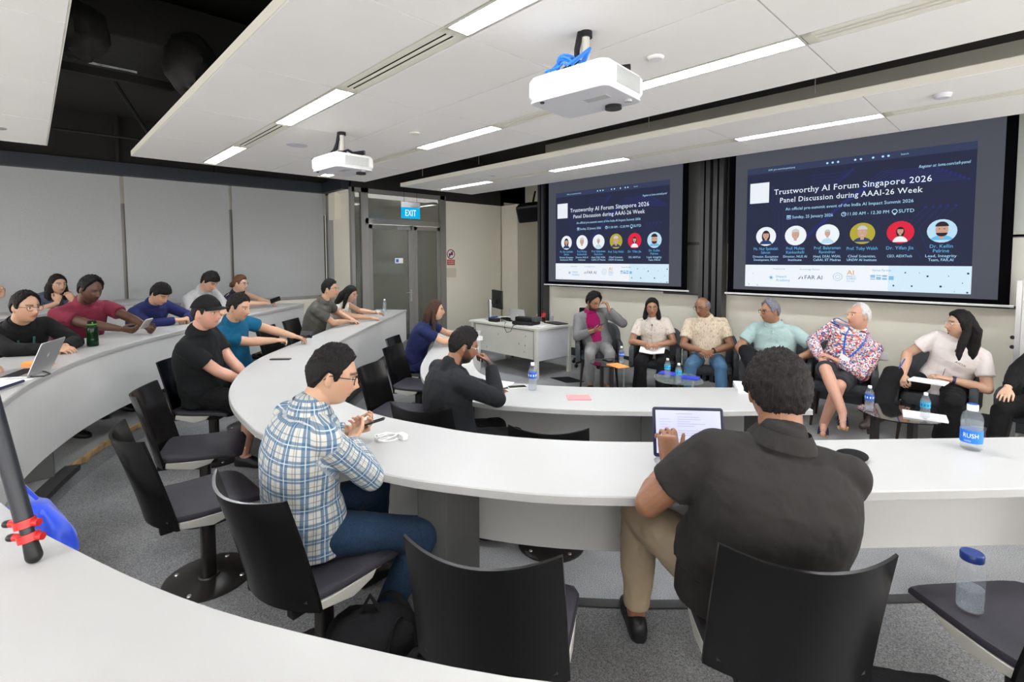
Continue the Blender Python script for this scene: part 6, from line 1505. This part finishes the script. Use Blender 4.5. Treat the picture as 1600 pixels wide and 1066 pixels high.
bottle((-3.43, 4.98, 0.48) if False else (-3.47, 5.18, 0.48), 'clear water bottle with blue label on the black glass table by the grey suit')
bottle((-2.75, 4.99, 0.46), 'clear water bottle with turquoise label, left one of the clear table pair', kind='cyan'); bottle((-2.54, 4.84, 0.46), 'clear water bottle with turquoise label, right one of the clear table pair', kind='cyan')
bottle((-0.93, 5.05, 0.48), 'clear water bottle with blue label on the left end of the right-hand black table'); bottle((-0.57, 5.10, 0.48), 'clear water bottle with turquoise label on the notebook end of the right-hand black table', kind='cyan')
bottle((-7.30, 4.14, 0.90), 'small clear water bottle at the far end of the second row table', kind='none'); bottle((-5.30, 5.96, 0.75), 'small clear plastic bottle on the teaching desk right of the cola bottle', h=0.14, kind='none')
# large blue-labelled bottle and the blue-capped one on the chair
t = empty('water_bottle', (-0.175, 3.05, 0.90), radians(-60), 'large water bottle with blue wrap label and white cap on the second row table', 'bottle')
p = [(0.034, 0), (0.040, 0.006), (0.040, 0.135), (0.036, 0.155), (0.026, 0.172), (0.019, 0.178), (0.018, 0.185)]
MB().lathe(p, n=36).build('bottle_body', 'clear', t, angle=50); MB().lathe([(0.033, 0.003), (0.0385, 0.008), (0.0385, 0.128)], n=36).build('water_fill', 'water', t, angle=50)
MB().lathe([(0.0405, 0.035), (0.0405, 0.092)], n=36, cap=False).build('bottle_label', mat('label_bright_blue', (0.01, 0.16, 0.72), 0.35), t)
MB().lathe([(0.0205, 0.178), (0.0205, 0.203), (0.019, 0.206)], n=24).build('bottle_cap', 'white', t, angle=40); MB().cyl((0, 0), 0.0195, 0.2061, 0.2075).build('cap_top', 'blue', t)
def wrap(mb, s, r, z, h, width, a0):
    k = MB(); text_mb(k, s, 0, z, h, 0, width)
    mb.add([(r*cos(a0+v[0]/r), r*sin(a0+v[0]/r), v[2]) for v in k.v], k.f)
k = MB(); wrap(k, 'RUSH', 0.0412, 0.060, 0.020, 0.055, radians(-30)); wrap(k, 'WATER', 0.0412, 0.042, 0.006, 0.025, radians(-45)); k.build('label_lettering', 'white', t, smooth=False)
t = empty('flask_bottle', (-0.11, 2.20, 0.607), 0, 'half-full clear bottle with dark blue screw cap standing on the right chair seat', 'bottle')
p = [(0.030, 0), (0.036, 0.005), (0.037, 0.05), (0.037, 0.125), (0.034, 0.150), (0.027, 0.165), (0.027, 0.172)]
MB().lathe(p, n=36).build('bottle_body', 'clear', t, angle=50); MB().lathe([(0.029, 0.003), (0.035, 0.008), (0.0355, 0.075)], n=36).build('water_fill', 'water', t, angle=50)
MB().lathe([(0.031, 0.168), (0.032, 0.172), (0.032, 0.190), (0.029, 0.194)], n=36).build('screw_cap', mat('cap_navy', (0.008, 0.03, 0.16), 0.35), t, angle=40); MB().lathe([(0.0373, 0.03), (0.0373, 0.06)], n=36, cap=False).build('small_label', 'paper', t) if False else None
t = empty('cola_bottle', (-5.44, 5.92, 0.75), 0, 'cola bottle with red label on the teaching desk', 'bottle')
MB().lathe([(0.026, 0), (0.032, 0.01), (0.030, 0.06), (0.033, 0.09), (0.033, 0.15), (0.013, 0.205), (0.012, 0.215)], n=24).build('bottle_body', 'cola', t); MB().lathe([(0.0335, 0.075), (0.0338, 0.145)], n=24, cap=False).build('bottle_label', 'colalabel', t); MB().lathe([(0.015, 0.208), (0.015, 0.23)], n=16).build('bottle_cap', 'black', t)
# green travel bottle on the third row
t = empty('travel_bottle', (-5.42, 0.36, 1.05), 0, 'dark green tinted drinking bottle with screw lid on the third row table', 'bottle')
MB().lathe([(0.036, 0), (0.040, 0.006), (0.040, 0.06), (0.038, 0.07), (0.040, 0.08), (0.040, 0.15), (0.034, 0.172), (0.028, 0.178)], n=32).build('bottle_body', mat('green_tint', (0.008, 0.03, 0.012), 0.08, trans=0.35, ior=1.3), t, angle=50); MB().lathe([(0.031, 0.175), (0.031, 0.205), (0.026, 0.212)], n=24).build('bottle_lid', 'blackmatt', t, angle=40); MB().lathe([(0.0325, 0.178), (0.0325, 0.188)], n=24, cap=False).tube([(0.03, 0, 0.2), (0.055, 0, 0.195), (0.05, 0, 0.18)], 0.005, 8).build('lid_ring', mat('lime', (0.08, 0.25, 0.02), 0.5), t)

def flat(name, loc, deg, d, m, label, cat, mats=None, h=0.004):
    t = MB().bbox(-d[0]/2, d[0]/2, -d[1]/2, d[1]/2, 0, h).build(name, m, None, smooth=False); t.location = loc; t.rotation_euler = (0, 0, radians(deg)); return tag(t, label, cat)
def phone(loc, rot, label, lit=False, k=1.0, m='black'):
    t = empty('mobile_phone', loc, 0, label, 'phone'); t.rotation_euler = [radians(v) for v in rot]
    MB().rbox((0, 0, 0), (0.150*k, 0.073*k, 0.008), 0.010).build('phone_body', m, t); MB().bbox(-0.070*k, 0.070*k, -0.033*k, 0.033*k, 0.0041, 0.0045).build('phone_glass', 'phoneglass', t, smooth=False)
phone((-2.80, 2.74, 0.756), (0, 0, 60), 'white-edged phone lying face up beside the first row bottle', m='white')
phone((-2.165, 1.135, 0.99), (-12, -14, 60), 'black phone held by the plaid-shirt person')
phone((-5.80, 0.78, 1.165), (10, -40, 20), 'phone held by the person in the maroon T-shirt', m='bracket')
phone((-5.14, 2.02, 1.0), (70, 0, 30), 'phone held upright by the person in the teal T-shirt', m='navytrim')
phone((-7.86, 2.64, 1.16), (60, -20, 60), 'phone held by the person with reddish hair', m='black')
phone((-3.99, 5.42, 0.88), (0, -20, 20), 'dark tablet phone held by the person in the grey suit', m='navytrim', k=1.15)
phone((-3.70, 5.22, 0.486), (0, 0, -20), 'black phone lying on the black glass side table')
flat('pink_card', (-2.28, 2.86, 0.751), 46, (0.17, 0.13), 'pink', 'pink paper folder lying on the first row table', 'card')
flat('white_notepad', (-2.97, 2.66, 0.751), 20, (0.21, 0.27), 'paper', 'white notepad with black edge in front of the black blazer', 'notepad', h=0.008)
o = MB().tube([(-0.08, 0, 0.004), (0.08, 0, 0.004)], 0.004, 8).build('pen', 'black', None); o.location = (-2.84, 2.67, 0.751); o.rotation_euler = (0, 0, radians(75)); tag(o, 'black pen beside the white notepad on the first row', 'pen')
flat('white_paper', (-1.50, 3.98, 0.751), 30, (0.20, 0.28), 'paper', 'white paper propped at the right end of the first row table', 'paper', h=0.03)
flat('red_card', (-4.10, 2.98, 0.751), 40, (0.07, 0.05), 'red', 'small red card on the first row table left of the black blazer', 'card')
t = empty('carton', (-4.80, 4.02, 0.75), 0, 'small white carton with a dark pen by the hands of the navy dress', 'carton'); MB().bbox(-0.05, 0.05, -0.03, 0.03, 0, 0.05).build('carton_body', 'white', t, smooth=False); MB().tube([(-0.07, 0, 0.0), (-0.06, 0, 0.13)], 0.008, 8).build('dark_pen', 'black', t)
t = empty('white_cup', (-7.10, 3.92, 0.90), 0, 'small white cup near the far end of the second row table', 'cup'); MB().lathe([(0.025, 0), (0.034, 0.06), (0.031, 0.058), (0.022, 0.004)], n=24).build('cup_body', 'white', t)
o = flat('table_socket_lid', (-4.50, 1.54, 0.901), 47, (0.17, 0.045), 'disc', 'thin grey socket lid set in the second row table near the teal T-shirt', 'socket lid', h=0.008)
# white earphone cable on the table
t = empty('cable_bundle', (-2.14, 1.22, 0.90), 0, 'tangled white charging cable with plug beside the plaid-shirt hands', 'cable')
pts = []
for i in range(60): a = i*0.42; pts.append((0.035*cos(a)*(1+0.3*sin(a*0.37))+0.01*cos(a*0.21), 0.055*sin(a)*(1+0.25*cos(a*0.29)), 0.004+0.0004*i*(0.5+0.5*sin(a*1.7))))
MB().tube(pts, 0.0022, 6).build('cable_loops', 'white', t); MB().rbox((0.05, 0.05, 0.013), (0.055, 0.03, 0.025), 0.006).build('charging_plug', 'white', t)
t = empty('pointed_case', (-0.52, 2.52, 0.90), 0.6, 'black pointed case lying on the table right of the charcoal shirt', 'case'); MB().ball((0, 0, 0.018), (0.065, 0.045, 0.026), 20, 10).build('case_body', 'blackmatt', t)
# third row left: papers, pen, orange folder, cable
flat('white_paper', (-4.10, -0.17, 1.051), 60, (0.21, 0.29), 'paper', 'white paper sheets at the left edge of the third row table', 'paper')
o = MB().tube([(-0.10, 0, 0.008), (0.10, 0, 0.008)], 0.009, 8).build('pen', 'navytrim', None); o.location = (-3.98, -0.10, 1.056); o.rotation_euler = (0, 0, radians(150)); tag(o, 'dark blue pen lying on the white sheets at the left edge', 'pen')
t = flat('orange_folder', (-4.66, 0.02, 1.051), 60, (0.16, 0.06), 'orange', 'orange pouch behind the silver laptop on the third row', 'pouch', h=0.03)
o = MB().tube([(-0.14, -0.02, 0.006), (-0.05, 0.03, 0.006), (0.05, 0.05, 0.006), (0.11, 0.02, 0.006), (0.08, -0.03, 0.006), (0.04, -0.05, 0.006)], 0.004, 8).build('black_cable', 'black', None); o.location = (-4.30, 0.02, 1.051); tag(o, 'short black cable curled beside the silver laptop on the third row', 'cable')
# side-table things
flat('orange_notebook', (-3.42, 5.03, 0.48), -20, (0.24, 0.16), 'orange', 'orange notebook on the black glass table by the cream blouse', 'notebook', h=0.010)
flat('blue_notebook', (-2.57, 5.14, 0.46), 20, (0.20, 0.14), 'bluebook', 'blue notebook on the right of the clear glass table', 'notebook', h=0.012); flat('blue_notebook', (-2.84, 5.18, 0.46), 10, (0.20, 0.14), 'bluebook', 'blue notebook behind the two bottles on the clear glass table', 'notebook', h=0.010)
flat('white_notebook', (-0.58, 5.17, 0.48), 10, (0.28, 0.20), 'paper', 'white notebook on the right-hand black table under the bottle', 'notebook', h=0.014)
t = empty('open_notebook', (-3.30, 5.60, 0.60), radians(-64), 'open white notebook on the lap of the cream blouse', 'notebook'); t.rotation_euler[1] = radians(10)
MB().box((0, 0.075, 0.012), (0.2, 0.15, 0.012), 0, Matrix.Rotation(radians(8), 3, 'X')).box((0, -0.075, 0.012), (0.2, 0.15, 0.012), 0, Matrix.Rotation(radians(-8), 3, 'X')).build('pages', 'paper', t, smooth=False)
t = empty('open_notebook', (-0.64, 5.84, 0.64), radians(-96), 'white notebook on the lap of the white T-shirt', 'notebook'); MB().bbox(-0.09, 0.09, -0.13, 0.13, 0, 0.012).build('pages', 'paper', t, smooth=False)
o = MB().tube([(0, 0, 0), (0.05, 0.03, 0.13)], 0.005, 8).build('pen', 'blue', None); o.location = (-0.88, 5.92, 0.68); tag(o, 'blue pen held by the person in the white T-shirt', 'pen')

# bags
def bag(name, loc, r, deg, m, label, cat='backpack', seed=1, straps=True):
    t = empty(name, loc, radians(deg), label, cat); rings = []
    for j in range(33):
        th = 0.02+(pi-0.04)*j/32; ring = []
        for i in range(44):
            u = Vector((sin(th)*cos(2*pi*i/44), sin(th)*sin(2*pi*i/44), cos(th)))
            kx = (abs(u.x)**3+abs(u.y)**3+abs(u.z)**3)**(-1/3); kk = kx*(1+0.10*noise.noise(u*2.5+Vector((seed, 0, 0)))+0.05*noise.noise(u*7+Vector((0, seed, 0))))
            ring.append((u.x*r[0]*kk, u.y*r[1]*kk, r[2]+u.z*r[2]*kk))
        rings.append(ring)
    mn = min(p[2] for rg in rings for p in rg); rings = [[(p[0], p[1], p[2]-mn) for p in rg] for rg in rings]
    MB().rings(rings).build('bag_body', m, t, angle=80)
    if straps:
        MB().tube([(-0.3*r[0], 0.05*r[1], 1.9*r[2]), (0, 0.1*r[1], 2.45*r[2]), (0.3*r[0], 0.05*r[1], 1.9*r[2])], 0.012, 8, True, 0.5).build('grab_handle', m, t)
        MB().tube([(0.5*r[0], r[1]*0.5, 1.7*r[2]), (0.7*r[0], r[1]*1.25, 1.2*r[2]), (0.6*r[0], r[1]*1.1, 0.3*r[2])], 0.022, 10, True, 0.4).tube([(-0.5*r[0], r[1]*0.5, 1.7*r[2]), (-0.7*r[0], r[1]*1.25, 1.2*r[2]), (-0.6*r[0], r[1]*1.1, 0.3*r[2])], 0.022, 10, True, 0.4).build('shoulder_straps', m, t)
        MB().ball((0, -r[1]*0.85, r[2]*0.7), (r[0]*0.75, r[1]*0.35, r[2]*0.5), 20, 12).build('front_pocket', m, t)
        MB().tube([(-0.8*r[0], -0.3*r[1], 1.2*r[2]), (0, -0.45*r[1], 1.95*r[2]), (0.8*r[0], -0.3*r[1], 1.2*r[2])], 0.005, 6).build('zip', 'disc', t)
    return t
bag('backpack', (-1.66, 0.86, Z2), (0.17, 0.13, 0.15), 60, 'blackmatt', 'black backpack on the floor beside the plaid-shirt chair')
bag('backpack', (-1.40, 0.92, Z2), (0.09, 0.08, 0.13), 20, 'blackmatt', 'smaller black bag next to the backpack, under the big empty chair', seed=7)
bag('backpack', (-2.35, 2.05, 0.0), (0.17, 0.12, 0.16), 30, 'blackmatt', 'black backpack behind the table leg under the second row', seed=4)
bag('tote_bag', (-0.22, 1.95, Z2), (0.24, 0.16, 0.12), 30, 'blackmatt', 'black bag on the floor under the chair with the bottle', 'bag', 11, False)
bag('suitcase', (-3.34, 6.10, 0.0), (0.17, 0.12, 0.15), 10, 'wood', 'dark brown bag on the floor behind the cream blouse legs', 'bag', 5, False)
for P0, rr_, an in (((-1.70, 0.98, Z2+0.20), 0.085, 0.4), ((-1.55, 0.90, Z2+0.22), 0.07, 2.2)):
    o = MB().tube([(rr_*cos(q)*cos(an), rr_*cos(q)*sin(an), rr_*1.25*sin(q)) for q in [pi*i_/14-0.15 for i_ in range(16)]], 0.014, 8, True, 0.35).build('shoulder_strap', 'blackmatt', bpy.data.objects['backpack'])
    o.location = bpy.data.objects['backpack'].matrix_basis.inverted() @ Vector(P0); o.rotation_euler = (0, 0, -radians(60))
# blue drawstring bag hanging under the third row table edge
t = empty('blue_bag', (-2.03, -0.02, 0.83), radians(20), 'bright blue nylon bag hanging at the third row table edge', 'bag'); rings = []
for j in range(20):
    v = j/19; ring = []
    for i in range(40):
        a = 2*pi*i/40; rr = (0.025+0.095*sin(pi*min(1, v*0.75+0.1)))*(1+0.30*noise.noise(Vector((cos(a)*1.7, sin(a)*1.7, v*3)))+0.22*abs(noise.noise(Vector((cos(a)*3.5, sin(a)*3.5, v*2)))))
        ring.append((rr*1.3*cos(a), rr*0.55*sin(a), 0.22-0.26*v+0.02*noise.noise(Vector((cos(a)*2, sin(a)*2, 9)))))
    rings.append(ring)
MB().rings(rings).build('bag_body', 'bluebag', t, angle=80); MB().tube([(-0.02, 0, 0.24), (-0.06, -0.03, 0.30), (0.03, -0.04, 0.31), (0.02, 0, 0.24)], 0.012, 8, True, 0.5).build('bag_strap', 'bluebag', t)
# tripod leg and clamps on the near table
t = empty('tripod', (-1.66, -0.05, 1.05), 0, 'black tripod leg with red clamps standing on the near white table', 'tripod')
d = Vector((-0.16, -0.10, 0.62)).normalized(); e = d.orthogonal().normalized()
a0 = Vector((0.03, 0.03, 0.02))
MB().capsule(a0-d*0.005, a0+d*0.035, 0.017, 0.014).build('rubber_foot', 'black', t)
MB().tube([a0+d*0.03, a0+d*0.62], [0.0135, 0.0135], 20).build('lower_tube', 'tube', t); MB().tube([a0+d*0.085, a0+d*0.85], 0.018, 20).build('upper_tube', 'tube', t)
for s_ in (0.032, 0.066):
    k = MB().tube([a0+d*s_, a0+d*(s_+0.018)], 0.022, 20); sd_ = (Rv*0.95).normalized(); k.tube([a0+d*(s_+0.008)-sd_*0.035, a0+d*(s_+0.012)+sd_*0.035], 0.009, 12); k.build('red_clamp', 'redclamp', t)
    MB().capsule(a0+d*(s_+0.008)-sd_*0.037, a0+d*(s_+0.007)-sd_*0.045, 0.009, 0.009).build('clamp_knob', 'black', t)
# lanyard, badge, microphone wires
def on_chest(P_, v, y, off=0.02, up=None):
    """point in front of the torso at fraction v of the spine, y sideways"""
    sp = P_['spine']; f = v*6; i = min(5, int(f)); c = sp[i].lerp(sp[i+1], f-i); return c+P_['fw']*(0.125+off)+P_['sa']*y
k = MB(); 
for s in (-1, 1): k.tube([p5['N']+p5['fw']*0.0+p5['sa']*s*0.085+p5['axis']*0.03, on_chest(p5, 0.85, s*0.085, 0.025), on_chest(p5, 0.62, s*0.05, 0.045), on_chest(p5, 0.45, s*0.012, 0.055)], 0.008, 8, True, 0.4)
k.build('lanyard', 'label', p5['root']); kk = MB()
for s in (-1, 1): kk.tube([on_chest(jk, 0.90, s*0.05, 0.0), on_chest(jk, 0.72, s*0.04, 0.05), on_chest(jk, 0.45, s*0.01, 0.07)], 0.009, 8, True, 0.4)
kk.build('lanyard', mat('teal_lanyard', (0.01, 0.10, 0.09), 0.5), jk['root'])
c = on_chest(p5, 0.40, 0.0, 0.085)
R3_ = Matrix((p5['fw'], p5['sa'], p5['axis'])).transposed(); MB().box(c, (0.003, 0.095, 0.13), 0, R3_).build('name_badge', 'paper', p5['root'], smooth=False)
for P_, nm in ((p2, 0), (p3, 0), (p4, 0), (p6, 0)):
    k = MB().capsule(on_chest(P_, 0.86, 0, -0.005), on_chest(P_, 0.83, 0, 0.005), 0.007, 0.006, 8, 2); k.tube([on_chest(P_, 0.84, 0, 0.0), on_chest(P_, 0.7, -0.012, 0.02), on_chest(P_, 0.5, -0.02, 0.028), on_chest(P_, 0.25, -0.01, 0.035)], 0.0018, 6); k.build('clip_microphone', 'black', P_['root'])
def watch(P_, q, m='black'):
    a, e_, w_ = P_['arms'][q]; d = (w_-e_).normalized(); k = MB().tube([w_-d*0.035, w_-d*0.012], 0.031, 16); n_ = (Vector((0, 0, 1))-d*d.z).normalized(); k.tube([w_-d*0.024+n_*0.028, w_-d*0.024+n_*0.036], 0.017, 14); k.build('wrist_watch', m, P_['root'])
watch(p3, 0); watch(p6, 0, 'navytrim'); watch(gr, 0, 'alu')
# sandals of the person in shorts, flat shoes of the cream blouse
def sandal(P_, q, m, sole):
    h_, kn, an, fd = P_['leg'][q]; up_ = fd.cross(Vector((0, 0, 1))).cross(fd).normalized(); sd_ = fd.cross(up_).normalized(); b0 = an-up_*0.092
    rings = []
    for t_, wd in ((-0.06, .030), (0.0, .038), (0.08, .045), (0.14, .045), (0.18, .03)): c = b0+fd*t_; rings.append([c-sd_*wd, c+sd_*wd, c+sd_*wd+up_*0.018, c-sd_*wd+up_*0.018])
    MB().rings(rings).build('sandal_sole', sole, P_['root'], smooth=False)
    k = MB()
    for t_, hh in ((0.03, 0.075), (0.09, 0.055), (0.125, 0.045)):
        c = b0+fd*t_; k.tube([c-sd_*0.042+up_*0.01, c-sd_*0.034+up_*hh*0.8, c+up_*hh, c+sd_*0.034+up_*hh*0.8, c+sd_*0.042+up_*0.01], 0.009, 8, True, 0.4)
    k.build('sandal_straps', m, P_['root'])
for q in (0, 1): sandal(p5, q, 'navytrim', 'torn')
for q in (0, 1): sandal(p2, q, 'wood', 'wood')
def chest_text(P_, s, v, y, off, h, wd, m_):
    k = MB(); c = on_chest(P_, v, y, off); X_, Z_ = P_['sa']*1.0, P_['axis']
    t2 = MB(); text_mb(t2, s, 0, 0, h, 0, wd)
    k.add([c+X_*p[0]+Z_*p[2] for p in t2.v], t2.f); k.build('chest_lettering', m_, P_['root'], smooth=False)
chest_text(p6, 'AIDX', 0.66, 0.07, 0.048, 0.020, 0.085, 'black')
for P_, m_ in ((p3, T['beige']), (p4, T['sage'])):
    k = MB(); rings = []
    for v in (0.86, 0.7, 0.5, 0.3, 0.12): c = on_chest(P_, v, 0, 0.030 if v < 0.8 else 0.008); rings.append([c-P_['sa']*0.016-P_['fw']*0.05, c+P_['sa']*0.016-P_['fw']*0.05, c+P_['sa']*0.016, c-P_['sa']*0.016])
    k.rings(rings).build('shirt_placket', m_, P_['root'], smooth=False)
